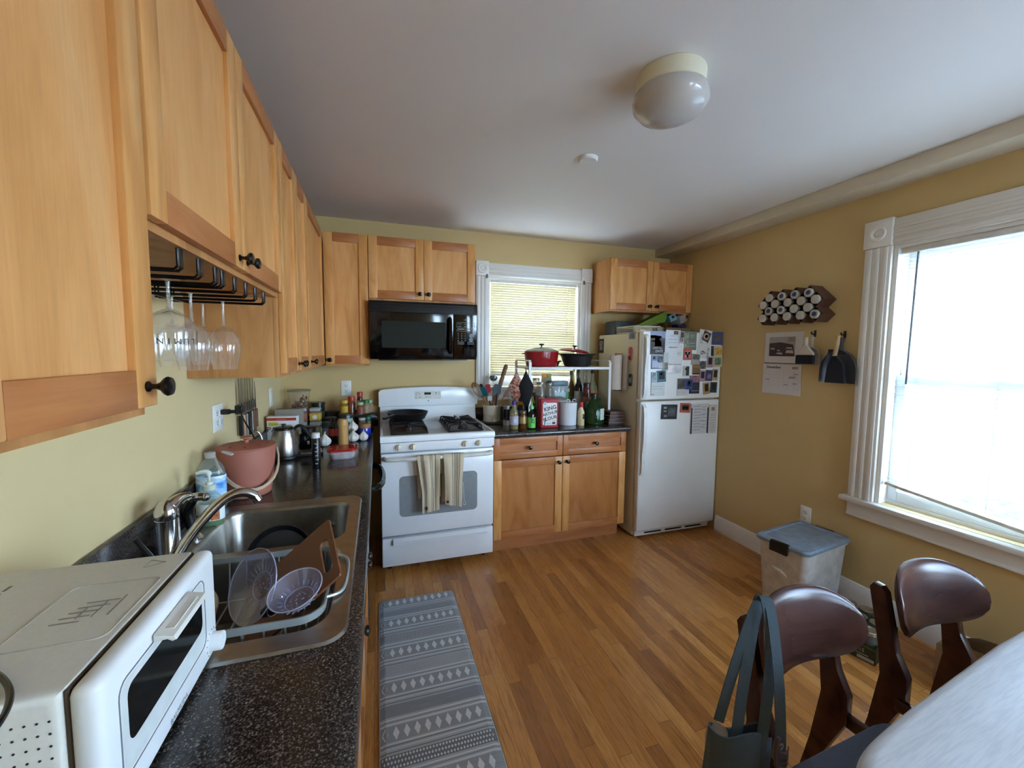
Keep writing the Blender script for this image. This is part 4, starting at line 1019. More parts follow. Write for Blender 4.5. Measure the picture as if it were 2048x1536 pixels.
tj('wide green-capped spice bottle on the upper tray', 325, .085, U - .012, .026, .105, SG('8f7a55'), '2f6a2c', '97805c')
tj('pale green-capped spice bottle at the right rim of the tray', 355, .095, U - .012, .022, .10, SG('96805f'), '7f9a78', '8f7058')
tj('cream-capped dark bottle in front of the lower tray', 248, .10, .0, .022, .12, SG('20140f'), 'd8cfa0')
tj('clear spice jar with pale top on the lower tray', 300, .08, .0, .028, .085, SG('6c6650'), 'b9b6a6')
tj('short jar with teal cap on the lower tray, right side', 345, .085, .0, .022, .085, SG('5a5f4c'), '2f8a6c')
tj('black-capped spice jar on the lower tray, left side', 200, .08, .0, .03, .085, SG('23201c'), '1a1b1d')

# ------------------------------------------------------------------ by the sink
GRL = clear('green soap', '7fc04a', 1.1, .35)
sp2 = thing('soap_pump', 'clear hand soap pump bottle with green soap', 'soap bottle', (.122, -1.80, CZ), -.35)
m = MB(); o = [(0, 0), (.040, 0), (.043, .004), (.043, .085), (.034, .098), (.018, .112), (.016, .12), (0, .12)]; m.lathe(o, n=32, sy=.72); m.build('bottle', clear('clear bottle', 'eef4ee', 1.1, .12), sp2)
m = MB(); m.lathe([(0, .002), (.039, .002), (.0415, .005), (.0415, .03), (0, .03)], n=32, sy=.70); m.build('soap', GRL, sp2)
m = MB(); m.lathe([(.0436, .022), (.0436, .078)], n=48, sy=.73); m.build('label', [pm('soap label', 'dfe2dd', .45, var=.02)], sp2)
m = MB()
for k in range(7): m.box(-.024 + k * .0028, -.0228 + k * .0028, -.0335, -.0325, .030, .042)
m.build('barcode', pm('panko black'), sp2)
m = MB(); m.lathe([(.0441, .024), (.0441, .076)], n=96, sy=.735)
bm_ = m.bm; bmesh.ops.delete(bm_, geom=[f for f in bm_.faces if not (-.9 < math.atan2(f.calc_center_median().y, f.calc_center_median().x) < -.3)], context='FACES'); m.build('picture', pm('orange flower print', 'c06a3a', .5, var=.6, scale=60), sp2)
m = MB(); m.lathe([(0, .12), (.019, .12), (.019, .136), (.012, .138), (.010, .146), (.0045, .148), (.0045, .172), (0, .172)], n=20); m.tube([(0, 0, .168), (-.002, 0, .178), (-.014, -.006, .182), (-.034, -.012, .176)], [.008, .009, .007, .005], 10, smooth=1); m.build('pump', pm('milky pump', 'd4dcd2', .35, sub=.3), sp2)
ds = thing('dish_soap', 'clear dish soap bottle with blue label behind the soap pump', 'soap bottle', (.074, -1.640, CZ), -.2)
m = MB(); m.lathe([(0, 0), (.042, 0), (.047, .005), (.048, .13), (.044, .155), (.032, .175), (.018, .186), (.015, .192), (0, .192)], n=36, sy=.7); m.build('bottle', clear('clear bottle'), ds)
m = MB(); m.lathe([(.0488, .02), (.0492, .128)], n=48, sy=.72); 
def sky_label():
    mt, nt, out = nodes('blue cloud label'); b = nd(nt, 'ShaderNodeBsdfPrincipled', i_Roughness=.4); nt.links.new(b.outputs[0], out.inputs[0])
    tc = nd(nt, 'ShaderNodeTexCoord'); mp = nd(nt, 'ShaderNodeMapping'); mp.inputs['Scale'].default_value = (20, 20, 45); nt.links.new(tc.outputs['Object'], mp.inputs[0])
    n = nd(nt, 'ShaderNodeTexNoise', i_Scale=1.0, i_Detail=3.0); nt.links.new(mp.outputs[0], n.inputs['Vector'])
    r = ramp(nt, n.outputs[0], [(.35, lin('2f7fd0')), (.5, lin('8fbfe6')), (.68, lin('e8f0f4'))]); nt.links.new(r.outputs[0], b.inputs['Base Color']); return mt
m.build('label', sky_label(), ds)
m = MB(); m.lathe([(0, .192), (.017, .192), (.018, .208), (.016, .211), (0, .211)], n=20); m.build('cap', clear('clear plastic cap'), ds); m = MB(); m.box(-.034, .004, -.010, .010, .212, .219, .003, M=Matrix.Rotation(.35, 4, 'Y')); m.build('flip_cap', clear('clear plastic cap'), ds)
bs = thing('dish_brush', 'black brush handle leaning on the backsplash by the toaster oven', 'brush', at(300, 1112, y=-2.20))
m = MB(); q = Vector(bs.location); a = at(271, 1080, y=-2.19) - q; d_ = a.normalized()
m.tube([d_ * -.10, d_ * -.02, a], [.007, .006, .0055], 10); m.build('handle', BLACKP, bs)
m = MB(); m.box(-.014, .014, -.02, .02, -.012, .012, .004, M=TM(d_ * -.11)); m.build('head', pm('brush bristles', '2d2d30', .9), bs)

# in the bowls
zb1 = CZ - .178
vessel('drinking_glass', 'clear tumbler at the left of the far sink bowl', 'glass', (.245, -1.83, zb1 + .0005), [(0, 0), (.03, 0), (.032, .004), (.036, .115), (.0345, .115), (.03, .008), (0, .007)], GLASS, group='glasses in the sink', body='tumbler')
vessel('drinking_glass', 'clear glass with pale rim behind the brown cutting board', 'glass', (.43, -1.90, zb1 + .0005), [(0, 0), (.032, 0), (.034, .004), (.04, .14), (.0385, .14), (.032, .008), (0, .007)], GLASS, group='glasses in the sink', body='tumbler')
pn = thing('frying_pan', 'black frying pan standing on its edge in the far sink bowl', 'pan', (.36, -1.965, zb1 + .112)); 
m = MB(); m.lathe([(0, 0), (.08, 0), (.092, .028), (.09, .028), (.078, .003), (0, .003)], n=36, M=TM((0, 0, 0), math.radians(62), 0, .12)); m.build('pan_body', IRON, pn)
m = MB(); m.tube([(.10, .03, .02), (.13, .02, .05), (.155, .01, .085)], [.009, .008, .009], 10); m.build('handle', BLACKP, pn)

# dish rack in the near bowl
dk = thing('dish_rack', 'white coated metal dish drainer sitting in the near sink bowl', 'dish rack', (.35, -2.29, CZ))
WR = pm('pale grey rack', '9fa3a0', .3, .4)
m = MB(); o = rrect(.385, .34, .05, 6)
m.tube([(u, v, .012) for u, v in o], 0, closed=True, flat=(.016, .004, (0, 0, 1))); m.tube([(u * .92, v * .92, -.10) for u, v in o], .003, 6, closed=True); m.build('rim_band', WR, dk)
m = MB()
for k in range(9):
    x = -.16 + k * .04; m.tube([(x, -.168, .004), (x, -.156, -.10), (x, .156, -.10), (x, .168, .004)], .0022, 6)
m.build('wires', WR, dk)
m = MB(); m.tube([(.19, -.10, .016), (.222, -.085, .0125), (.232, -.05, .0125), (.232, .06, .0125), (.222, .10, .0125), (.19, .115, .016)], .0042, 8, smooth=2); m.build('side_arm', WR, dk)
# cutting board: tilted plate with a slot
cbm = thing('cutting_board', 'thin brown cutting board leaning in the dish rack', 'cutting board', (.48, -2.33, CZ + .02))
A, B_, D_ = Vector((.532, -2.212, 1.03)), Vector((.575, -2.396, .965)), Vector((.385, -2.182, .915))
q = Vector(cbm.location); u_ = (B_ - A).normalized(); v_ = (D_ - A); v_ = (v_ - u_ * v_.dot(u_)).normalized(); nrm = u_.cross(v_)
M = Matrix.Translation(A - q) @ Matrix((u_, v_, nrm)).transposed().to_4x4(); wb = (B_ - A).length
t = bmesh.new()
lps = [[t.verts.new((wb / 2 + a, .135 + b, 0)) for a, b in rrect(wb, .27, .008, 3)], [t.verts.new((wb * .56 + a, .028 + b, 0)) for a, b in rrect(.105, .026, .0125, 5)]]
ed = [t.edges.new((lp[i], lp[(i + 1) % len(lp)])) for lp in lps for i in range(len(lp))]
bmesh.ops.triangle_fill(t, use_beauty=True, use_dissolve=True, edges=ed)
bmesh.ops.solidify(t, geom=list(t.faces), thickness=.006)
m = MB(); m._take(t, 0, M); m.build('board', pm('brown composite board', '6a370f', .55, var=.06, scale=20), cbm, smooth=20)
# clear colander / steamer lid
HZ = clear('hazy clear plastic', 'e9e6f2', 2.2, .10); RIM = clear('bright rim', 'd8d8e4', 2.5, .45)
def strainer(label, loc, axis, R_, dep, rb):
    co = thing('plastic_strainer', label, 'strainer', loc); M = axis.to_track_quat('Z', 'Y').to_matrix().to_4x4()
    m = MB(); m.lathe([(0, -dep), (rb * .95, -dep), (rb, -dep + .003), (R_ * .9, -.008), (R_, 0), (R_ * .995, .0015), (R_ * .88, -.006), (rb * .98, -dep + .005), (0, -dep + .002)], n=44, M=M); m.build('bowl', HZ, co)
    m = MB(); m.tube([M @ Vector((R_ * math.cos(a), R_ * math.sin(a), 0)) for a in [2 * PI * k / 40 for k in range(40)]], .0015, 6, closed=True); m.build('rim', RIM, co)
    m = MB(); m.tube([M @ Vector((rb * math.cos(a), rb * math.sin(a), -dep + .004)) for a in [2 * PI * k / 28 for k in range(28)]], .0014, 6, closed=True); m.build('base_ring', RIM, co)
    m = MB()
    for k in range(22):
        a = 2 * PI * k / 22; f0, f1 = rb * 1.12, rb * 1.12 + (R_ - rb) * .35
        m.tube([M @ Vector((f0 * math.cos(a), f0 * math.sin(a), -dep + .006)), M @ Vector((f1 * math.cos(a), f1 * math.sin(a), -dep * .66))], .0012, 4)
    for k in range(24):
        a = rnd.uniform(0, 2 * PI); q_ = math.sqrt(rnd.random()) * rb * .8; m.ball(M @ Vector((q_ * math.cos(a), q_ * math.sin(a), -dep + .003)), .0017, n=6)
    m.build('slots', RIM, co)
strainer('clear plastic strainer bowl tilted up at the front of the dish rack', at(504, 1172, z=.945), -CF * .80 + (CU * .6 - CR * .75) * .58, .080, .028, .031)
strainer('clear plastic strainer bowl behind the tilted one, against the brown board', at(590, 1178, z=.965), Vector((-.2, -.3, .9)), .055, .035, .03)
bs2 = thing('handled_scraper', 'black handled tool with steel ring hanging over the rack rim', 'utensil', at(560, 1210, y=-2.40))
q = Vector(bs2.location); m = MB(); m.tube([at(525, 1228, y=-2.40) - q, at(548, 1215, y=-2.40) - q, at(574, 1192, y=-2.40) - q], [.009, .016, .012], 12, smooth=2); m.build('grip', BLACKG, bs2)
m = MB(); c_ = at(550, 1212, y=-2.425) - q; m.tube([c_ + Vector((.013 * math.cos(a) + .008 * math.sin(a), 0, .022 * math.sin(a))) for a in [2 * PI * k / 24 for k in range(24)]], .0012, 6, closed=True); m.build('ring', CHROME, bs2)
pb = thing('purple_bowl', 'dark purple bowl lying at the bottom of the near sink bowl', 'bowl', (.45, -2.37, CZ - .1765))
m = MB(); m.lathe([(0, 0), (.05, 0), (.068, .05), (.066, .05), (.048, .003), (0, .003)]); m.build('bowl_body', pm('deep purple', '2b1160', .3), pb)
rb = thing('red_plate', 'dark red plate under the dish rack rim', 'plate', (.27, -2.29, CZ - .1760))
m = MB(); m.lathe([(0, 0), (.06, 0), (.085, .016), (.085, .018), (.06, .003), (0, .003)]); m.build('plate_body', pm('dark red glaze', '4a120c', .25), rb)
pbk = thing('steel_lid', 'steel pot lid standing at the left of the dish rack', 'lid', (.235, -2.27, CZ - .05))
m = MB(); m.lathe([(0, .012), (.03, .011), (.06, 0), (.064, -.002), (.064, -.004), (0, .009)], n=36, M=TM((0, 0, 0), .6, -.6)); m.build('dome', STEEL, pbk)
m = MB(); m.lathe([(.005, .012), (.005, .024), (.014, .028), (0, .032)], n=16, M=TM((0, 0, 0), .6, -.6)); m.build('lid_knob', BLACKP, pbk)

# ------------------------------------------------------------------ toaster oven on the near worktop
to = thing('toaster_oven', 'white compact toaster oven with a front handle and one knob', 'toaster oven', (.20, -2.665, CZ), LW)
# local x -> world +y (width), local -y -> world +x (front)
TW, TD, TH = .345, .325, .21; hx = TW / 2
CRM = pm('beige white enamel', 'd9d5ca', .45, var=.03, scale=120); CWH = pm('cool white front', 'e2e2e0', .35, var=.01)
fy_ = -.162
m = MB()
for x in (-hx + .04, hx - .04):
    for y in (-.12, .12): m.cyl((x, y, 0), (x, y, .0125), .012, n=12)
m.build('feet', BLACKP, to)
m = MB(); m.prism([(-.128, .012), (.155, .012), (.162, .03), (.162, TH - .045), (.135, TH), (-.128, TH)], -hx, hx, 'x', .012, 3); m.build('housing', CRM, to)
m = MB(); m.box(-hx + .001, hx - .001, fy_, -.131, .012, TH, .012, 3); ff = m.build('front_frame', CWH, to)
m = MB(); m.box(-hx + .006, hx - .006, -.1312, -.1278, .016, TH - .003, .001); m.build('seam', pm('seam brown', '4a3a28', .8), to)
def line(mb, pts, r_=.0011): mb.tube(pts, r_, 4, closed=True)
m = MB(); line(m, [(u, fy_ - .0001, v) for u, v in rrect(.255, .125, .018, 4, -.012, .118)]); m.build('door_seam', pm('grey seam', '6d7072'), ff)
wn = MB(); wn.prism(rrect(.225, .075, .014, 4, -.012, .130), fy_ - .0012, fy_ + .004, 'y'); wn.build('door_window', pm('smoked oven glass', '10100f', .12, var=.2), ff)
bv = MB()
a_ = rrect(.247, .117, .016, 4, -.012, .118); b_ = rrect(.225, .075, .014, 4, -.012, .130)
vs = [(u, fy_ - .0003, v) for u, v in a_] + [(u, fy_ - .0013, v) for u, v in b_]; n = len(a_)
bv.mesh(vs, [[k, (k + 1) % n, n + (k + 1) % n, n + k] for k in range(n)]); bv.build('door_panel', pm('bevel grey white', 'cfd1cd', .4), ff)
hd = MB(); hd.prism([(fy_ - .002, .192), (fy_ - .026, .187), (fy_ - .029, .181), (fy_ - .024, .179), (fy_ - .018, .183), (fy_ - .002, .182)], -.062, .050, 'x', .002); hd.box(-.046, .034, fy_ - .021, fy_ - .009, .1885, .1905); hd.build('handle', CRM, ff)
kn = MB(); kn.lathe([(0, 0), (.0165, 0), (.0165, .016), (.0155, .018), (0, .018)], n=28, M=TM((.140, fy_, .042), PI / 2)); kn.box(.139, .141, fy_ - .0186, fy_ - .0178, .046, .056); kn.build('knob', CWH, ff)
m = MB()
for k in range(11):
    a = math.radians(-40 + k * 26); m.box(.139 + .024 * math.cos(a), .141 + .024 * math.cos(a), fy_ - .0006, fy_ + .001, .041 + .024 * math.sin(a), .043 + .024 * math.sin(a))
m.text('BALMUDA', .0125, TM((.005, fy_ - .0006, .027), PI / 2)); m.text('The Toaster', .007, TM((-.13, fy_ - .0006, .027), PI / 2))
m.build('lettering', pm('grey print', '76787a'), ff)
m = MB(); line(m, [(u, v, TH + .0001) for u, v in rrect(.155, .115, .012, 4, -.0, -.062)], .0013); 
m.build('top_panel_ridge', pm('ridge', 'b9b1a2', .5), to)
m = MB()
m.tube([(.118, -.075, TH + .0002), (.145, -.075, TH + .0002), (.132, -.102, TH + .0002)], .0009, 4, closed=True)
m.build('warning_triangle', pm('faint print', '8d8577'), to); m = MB()
for k in range(5): m.box(.02 - k * .012, .022 - k * .012, -.09 + k * .006, -.05 + k * .004, TH, TH + .0008)
for k in range(3): m.box(-.02, .03 - k * .01, -.095 + k * .018, -.093 + k * .018, TH, TH + .0008)
m.build('embossed_print', pm('faint print', '8d8577'), to)
m = MB()
for k in range(4): m.box(.03 + k * .022, .045 + k * .022, .09, .094, TH, TH + .0006); m.box(.0 + k * .02, .012 + k * .02, .115, .1185, TH, TH + .0006)
m.build('steam_slots', pm('slot shade', '6c655a'), to)
m = MB()
for i in range(9):
    for j in range(6): m.lathe([(0, 0), (.0014, 0), (.0014, .0006), (0, .0006)], n=6, M=TM((-hx - .0006, -.118 + j * .0105, TH - .03 - i * .0145), 0, PI / 2))
m.build('vent_dots', pm('vent dots', '3b332b', .8), to)
# cord and glass in the near-left corner
cd_ = thing('power_cord', 'thick black cord looping over the toaster oven top', 'cord', (.26, -2.82, CZ + TH + .004))
q = Vector(cd_.location); zc_ = CZ + TH + .0045
m = MB(); m.tube([at(-60, 1320, z=zc_) - q, at(0, 1350, z=zc_) - q, at(18, 1372, z=zc_) - q, at(21, 1395, z=zc_) - q, at(12, 1425, z=zc_) - q, at(-10, 1460, z=zc_) - q, at(-60, 1500, z=zc_) - q], .0032, 8, smooth=2); m.build('cable', BLACKP, cd_)
gl = vessel('glass_tumbler', 'clear glass tumbler beside the toaster oven at the left', 'glass', (.262, -2.905, CZ), shell([(0, 0), (.034, 0), (.037, .004), (.042, .125)], .0025), GLASS, body='tumbler')
wp = thing('snack_wrapper', 'crumpled pink and orange wrapper at the bottom left corner', 'wrapper', (.225, -2.90, CZ + .085))
m = MB()
def wf(u, v): return (-.03 + .055 * u + .006 * math.sin(9 * v), -.02 + .04 * v + .008 * math.sin(7 * u), .03 * u * v + .012 * math.sin(11 * u + 5 * v))
m.grid(wf, 9, 9, th=.0006); m.build('foil', pm('pink orange foil', 'd08a76', .4, var=.6, scale=50), wp)

# ------------------------------------------------------------------ right worktop
def stand(l, r_, top, y0, z0=CZR):
    """x, radius and height of a thing standing at depth y0 that spans these pixels"""
    a, b = at(l, top, y=y0), at(r_, top, y=y0); return (a.x + b.x) / 2, (b.x - a.x) / 2 * .97, a.z - z0

cx_, cy_ = 1.540, -.175
tv = thing('trivet', 'flat black round trivet under the utensil crock', 'trivet', (cx_ + .01, cy_ - .02, CZR))
m = MB(); m.lathe([(0, 0), (.105, 0), (.108, .004), (.105, .008), (0, .008)], n=36); m.build('plate', IRON, tv)
zc0 = CZR + .0085
CRK = pm('cream glaze', 'cfc6b2', .25, var=.04, scale=6)
ck = thing('utensil_crock', 'cream glazed crock full of cooking utensils', 'crock', (cx_, cy_, zc0))
m = MB(); m.lathe([(0, 0), (.066, 0), (.07, .004), (.069, .05), (.070, .052), (.070, .062), (.0695, .064), (.070, .067), (.070, .077), (.0695, .079), (.072, .12), (.075, .133), (.0745, .136), (.071, .135), (.067, .12), (.064, .02), (.06, .01), (0, .01)], n=40); m.build('pot', CRK, ck)


def utensil(name, label, px, py, y0, head, hm, base=(0, 0), hmat=None, hr=.005, tilt=0):
    """a tool standing in the crock; its head sits where the pixel points at depth y0"""
    p1 = at(px, py, y=y0); o2 = Vector((cx_, cy_)); q1 = p1.to_2d(); h1 = p1.z - zc0; dv = q1 - o2
    cc = o2 + dv.normalized() * min(.052, dv.length * .8); p2d = q1 + (cc - q1) * (h1 - .02) / (h1 - .125); rv = p2d - o2
    if rv.length > .05: p2d = o2 + rv.normalized() * .05
    p0 = Vector((p2d.x, p2d.y, zc0 + .02))
    r = thing(name, label, 'utensil', p0, 0, 'utensils in the crock'); d = p1 - p0; u = d.normalized()
    m = MB(); m.cyl((0, 0, 0), d, hr * .85, hr, 8); m.build('handle', hmat or pm('beech', 'a97c4c', .5), r)
    f = (CAM - p1); f = (f - u * f.dot(u)).normalized(); w = u.cross(f)
    M = Matrix.Translation(d) @ Matrix((w, f, u)).transposed().to_4x4() @ Matrix.Rotation(tilt, 4, 'Y')
    m = MB(); head(m, M); m.build('head', hm, r); return r
def paddle(w, h, t=.006, r_=.02): return lambda m, M: m.prism(rrect(w, h, min(r_, w * .49, h * .49), 5, 0, h * .35), -t / 2, t / 2, 'y', 0, 1, 0, M)
utensil('spatula', 'teal silicone spatula in the crock', 971, 789, -.25, paddle(.042, .085, .010, .012), pm('teal silicone', '10555c', .4), (-.02, -.02), tilt=-.15)
utensil('spatula', 'red silicone spatula in the crock', 976, 783, -.19, paddle(.042, .07, .010, .012), pm('red silicone', 'a32235', .4), (0, .0))
utensil('slotted_turner', 'blue-grey nylon turner in the crock', 994, 786, -.22, paddle(.062, .085, .006, .016), pm('slate nylon', '5f7080', .4), (.02, -.01), BLACKP)
utensil('spoonula', 'white spoon spatula at the front of the crock', 979, 800, -.26, paddle(.034, .05, .008, .012), pm('white silicone', 'd6d8da', .3), (0, -.03), BLACKP, tilt=.2)
utensil('wooden_spatula', 'pale wooden spatula leaning right out of the crock', 1010, 790, -.21, paddle(.028, .085, .006, .01), pm('pale maple', 'b09887', .55), (.03, 0))
utensil('spoon', 'dark wooden spoon at the back left of the crock', 963, 776, -.12, lambda m, M: m.ball((0, 0, .02), .018, 1, .5, 1.4, 12) if 0 else m.lathe([(0, -.01), (.014, 0), (.017, .015), (.012, .03), (0, .036)], sy=.5, M=M), pm('dark spoon', '2c1c16', .5), (-.02, .02))
utensil('ladle', 'steel ladle at the back of the crock', 987, 760, -.10, lambda m, M: m.lathe([(0, -.012), (.022, -.004), (.034, .016), (.032, .034), (.0, .03)], sy=.7, M=M), pm('ladle grey', '6f777c', .3, .7), (.01, .03), STEEL)
p0 = Vector((cx_ - .03, cy_ - .03, zc0 + .02)); p1 = at(1013, 729, y=-.13)
rp = thing('rolling_pin', 'thick wooden rolling pin standing in the crock', 'rolling pin', p0, 0, 'utensils in the crock'); d = p1 - p0
m = MB(); m.cyl(d * .25, d * .97, .017, .018, 14); m.build('roller', pm('rolling pin wood', '8a6446', .5, var=.12, scale=30), rp); m = MB(); m.cyl((0, 0, 0), d * .25, .009, .012, 10); m.cyl(d * .97, d, .014, .012, 10); m.build('handle', pm('rolling pin wood'), rp)
p1 = at(947, 768, y=-.20); p0 = Vector((cx_ + .045, cy_ + .01, zc0 + .02))
wk = thing('whisk', 'golden wire whisk leaning left over the stove', 'whisk', p0, 0, 'utensils in the crock'); d = p1 - p0; u = d.normalized(); M = d.to_track_quat('Z', 'Y').to_matrix().to_4x4(); Lw = d.length
m = MB(); m.cyl((0, 0, 0), d * .62, .006, .007, 8); m.build('handle', pm('bamboo'), wk)
m = MB()
for k in range(10):
    a = PI * k / 10; pts = []
    for j in range(13):
        t_ = 2 * PI * j / 12; pts.append(M @ Vector((math.cos(a) * .033 * math.sin(t_ / 2) * (1 if j <= 12 else 1) * math.cos(0) * math.cos(t_ / 2 - PI / 2) ** .3 if 0 else math.cos(a) * .034 * math.sin(t_), math.sin(a) * .034 * math.sin(t_), Lw * .62 + (1 - math.cos(t_)) * .5 * (Lw * .42))))
    m.tube(pts, .0011, 5, closed=True)
m.build('wires', pm('golden wire', 'a5793a', .3, .8), wk)

def bottle(name, label, cat, x, y, r_, h, mat, neck=.4, capm=None, caph=.03, capr=None, labm=None, lab=(.1, .5), group='bottles and jars right of the stove', fill=None, z=CZR, nr=.32, sq=False):
    ps = []; bz = h - caph; sh_ = bz * (1 - neck)
    prof = [(0, 0), (r_ * .92, 0), (r_, r_ * .12), (r_, sh_), (r_ * .92, sh_ + (bz - sh_) * .25), (r_ * (nr + .12), sh_ + (bz - sh_) * .6), (r_ * nr, sh_ + (bz - sh_) * .75), (r_ * nr, bz), (0, bz)]
    cr = capr or r_ * (nr + .06)
    if capm: ps.append(('cap', [(0, bz + .0005), (cr, bz + .0005), (cr, h - .003), (cr * .85, h), (0, h)], capm))
    if fill: ps.append(('contents', [(0, .004), (r_ * .9, .004), (r_ * .95, .008), (r_ * .95, sh_ * fill[0]), (0, sh_ * fill[0])], fill[1]))
    if labm: ps.append(('label', [(r_ + .0007, bz * lab[0]), (r_ + .0007, bz * lab[1])], labm))
    return vessel(name, label, cat, (x, y, z), prof, mat, ps, group, 26)
OIL = clear('oil bottle plastic', 'efe9c8', 1.1, .12)
b = bottle('oil_bottle', 'clear oil bottle with blue cap nearest the stove', 'bottle', 1.616, -.525, .033, .214, OIL, .34, pm('blue purple cap', '3a2f86', .4), .03, .015, pm('lilac label', 'aaa6bb', .5, var=.08, scale=60), (.2, .55), fill=(.9, pm('yellow oil', '8a7414', .2)), nr=.4)
m = MB()
for k in range(6): m.box(-.012 + k * .0045, -.0095 + k * .0045, -.0345, -.0338, .055, .08)
m.build('barcode', pm('white print'), b)
b = vessel('pepper_grinder', 'dark glass grinder with white base beside the crock', 'grinder', (1.620, -.335, CZR), [(0, 0), (.029, 0), (.03, .003), (.03, .04), (0, .04)], pm('pale base', 'b9b4ac', .4), [('glass_body', [(0, .0405), (.029, .0405), (.029, .125), (0, .125)], pm('smoked glass', '15161a', .1)), ('cap', [(0, .1255), (.027, .1255), (.027, .148), (0, .149)], pm('silver cap', '8d8f90', .3, .7))])
b = bottle('glass_jar', 'brown glass jar between the oil bottle and the green sauce', 'jar', 1.690, -.512, .029, .135, clear('amber brown glass', '7a5022', 1.3, .55), .2, pm('bronze cap', '6f675e', .3, .6), .02, .026, pm('gold foil', 'a58a55', .35, .5, var=.3), (.35, .8), nr=.8)
x, r_, h = stand(1036, 1053, 770, -.40)
b = bottle('mustard_bottle', 'grey label bottle with yellow band behind the brown jar', 'bottle', x, -.40, .030, h - .02, pm('mustard body', '2a221c', .3), .3, pm('grey cap', '8f9088', .35), .03, .018, pm('mustard band', 'c38f26', .45), (.62, .72))
GCAP = pm('lime green cap', '8fb81f', .4); SRI = pm('dark green sauce', '0b150d', .12)
def sauce(label, x, y, h, capc, labm):
    b = bottle('sauce_bottle', label, 'bottle', x, y, .031, h - .03, SRI, .28, pm('cap ' + capc, capc, .4), .022, .017, labm, (.06, .6))
    m = MB(); m.lathe([(.012, h - .03), (.006, h - .012), (.003, h), (0, h)], n=14); m.build('spout_tip', pm('cap ' + capc), b); return b
b = sauce('black sauce bottle with green label and light green tip, in front', 1.752, -.532, .20, '79c07a', pm('bright green label', '64b34a', .5, var=.05))
m = MB()
for (u, v, w_, h_) in ((-.014, .085, .010, .012), (-.010, .07, .016, .01), (-.012, .055, .008, .012), (.0, .05, .012, .006)): m.box(u, u + w_, -.0325, -.0315, v - h_ / 2, v + h_ / 2, .001)
m.build('label_print', pm('black print'), b)
sauce('dark sauce bottle with yellow-green tip, behind the front one', 1.812, -.395, .225, 'b3bb2c', None)
fl = thing('flour_bag', 'red and white paper flour bag on the right worktop', 'flour bag', (1.893, -.508, CZR), -.03)
FW, FH = .142, .222; RED = pm('flour red', 'a31a26', .55); m = MB()
m.box(-FW / 2, FW / 2, -.045, .045, 0, FH - .004, .008); m.box(-FW / 2 + .002, FW / 2 - .002, -.04, .04, FH - .006, FH, .003); fb = m.build('bag', RED, fl)
m = MB(); m.prism(rrect(FW - .03, FH - .052, .01, 4, .0, FH / 2 - .004), -.0462, -.044, 'y'); 
for txt, zc in (('KING', .150), ('ARTHUR', .112), ('FLOUR', .074)): m.text(txt, .042 if len(txt) < 5 else .036 if len(txt) < 6 else .031, TM((.002, -.0465, zc), PI / 2) @ Matrix.Rotation(.22, 4, 'Z'), 1, bold=.025)
m.rect((0, -.0466, 0), (1, 0, 0), (0, 0, 1), .020, .045, .030, .046, 1); m.rect((0, -.0466, 0), (1, 0, 0), (0, 0, 1), -.03, .012, .033, .036, 2); m.rect((0, -.0466, 0), (1, 0, 0), (0, 0, 1), .02, .05, .052, .054, 2)
m.rect((0, -.0468, 0), (1, 0, 0), (0, 0, 1), -.05, -.03, .176, .20, 3)
m.build('label', [pm('flour label', 'd9d4cf', .6, var=.02), pm('black print'), pm('grey print'), pm('pale blue tag', '8fb3b4')], fl, flip=False)
m = MB(); m.prism([(-.034, .095), (-.048, .02), (-.043, .02), (-.030, .07)], -.0469, -.0463, 'y'); m.build('letter_stem', pm('black print'), fl)
cn = vessel('canister', 'white cylindrical kitchen canister beside the flour bag', 'canister', (2.095, -.440, CZR), [(0, 0), (.071, 0), (.074, .004), (.0755, .172), (.0765, .176), (.0765, .18), (.073, .18), (.072, .17), (.07, .01), (0, .01)], pm('white canister', 'd5d8dc', .25, var=.02), n=40)
m = MB(); m.lathe([(0, .165), (.0715, .165), (.0715, .175), (0, .176)], n=40); m.build('inner_lid', pm('cream lid', 'c9c6bb', .4), cn)
for x, y in ((-.012, -.03), (.045, -.02)):
    m = MB(); m.tube([(x + .015 * math.cos(a), y, .190 + .014 * math.sin(a)) for a in [2 * PI * k / 20 for k in range(20)]], .003, 8, closed=True); m.build('ring_pull', pm('white canister'), cn)
tw = thing('folded_cloth', 'folded pale grey cloth behind the white canister', 'cloth', (2.10, -.325, CZR + .15))
mw_ = vessel('storage_tin', 'plain tin under the folded grey cloth', 'tin', (2.10, -.315, CZR), [(0, 0), (.04, 0), (.04, .148), (0, .148)], pm('plain tin', '6f6d66', .4, .5))
m = MB(); m.grid(lambda u, v: (-.085 + .17 * u, -.02 + .065 * v, .012 + .028 * math.sin(PI * u) + .006 * math.sin(9 * u + 4 * v) + .015 * v), 15, 9, th=.012); m.build('fold', pm('grey cloth', '9a9c92', .9, var=.1, bump=.3, scale=200), tw)
bottle('mayo_bottle', 'cream squeeze bottle with red cap in front of the green jug', 'bottle', 2.175, -.512, .027, .188, pm('mayo cream', 'd2c193', .35, var=.05), .3, pm('red cap', 'b3232c', .35), .042, .017, None, nr=.55)
o_ = bpy.data.objects['mayo_bottle']; m = MB(); m.box(.0, .016, -.0286, -.0262, .055, .095, .001); m.build('label', pm('panko black'), o_)
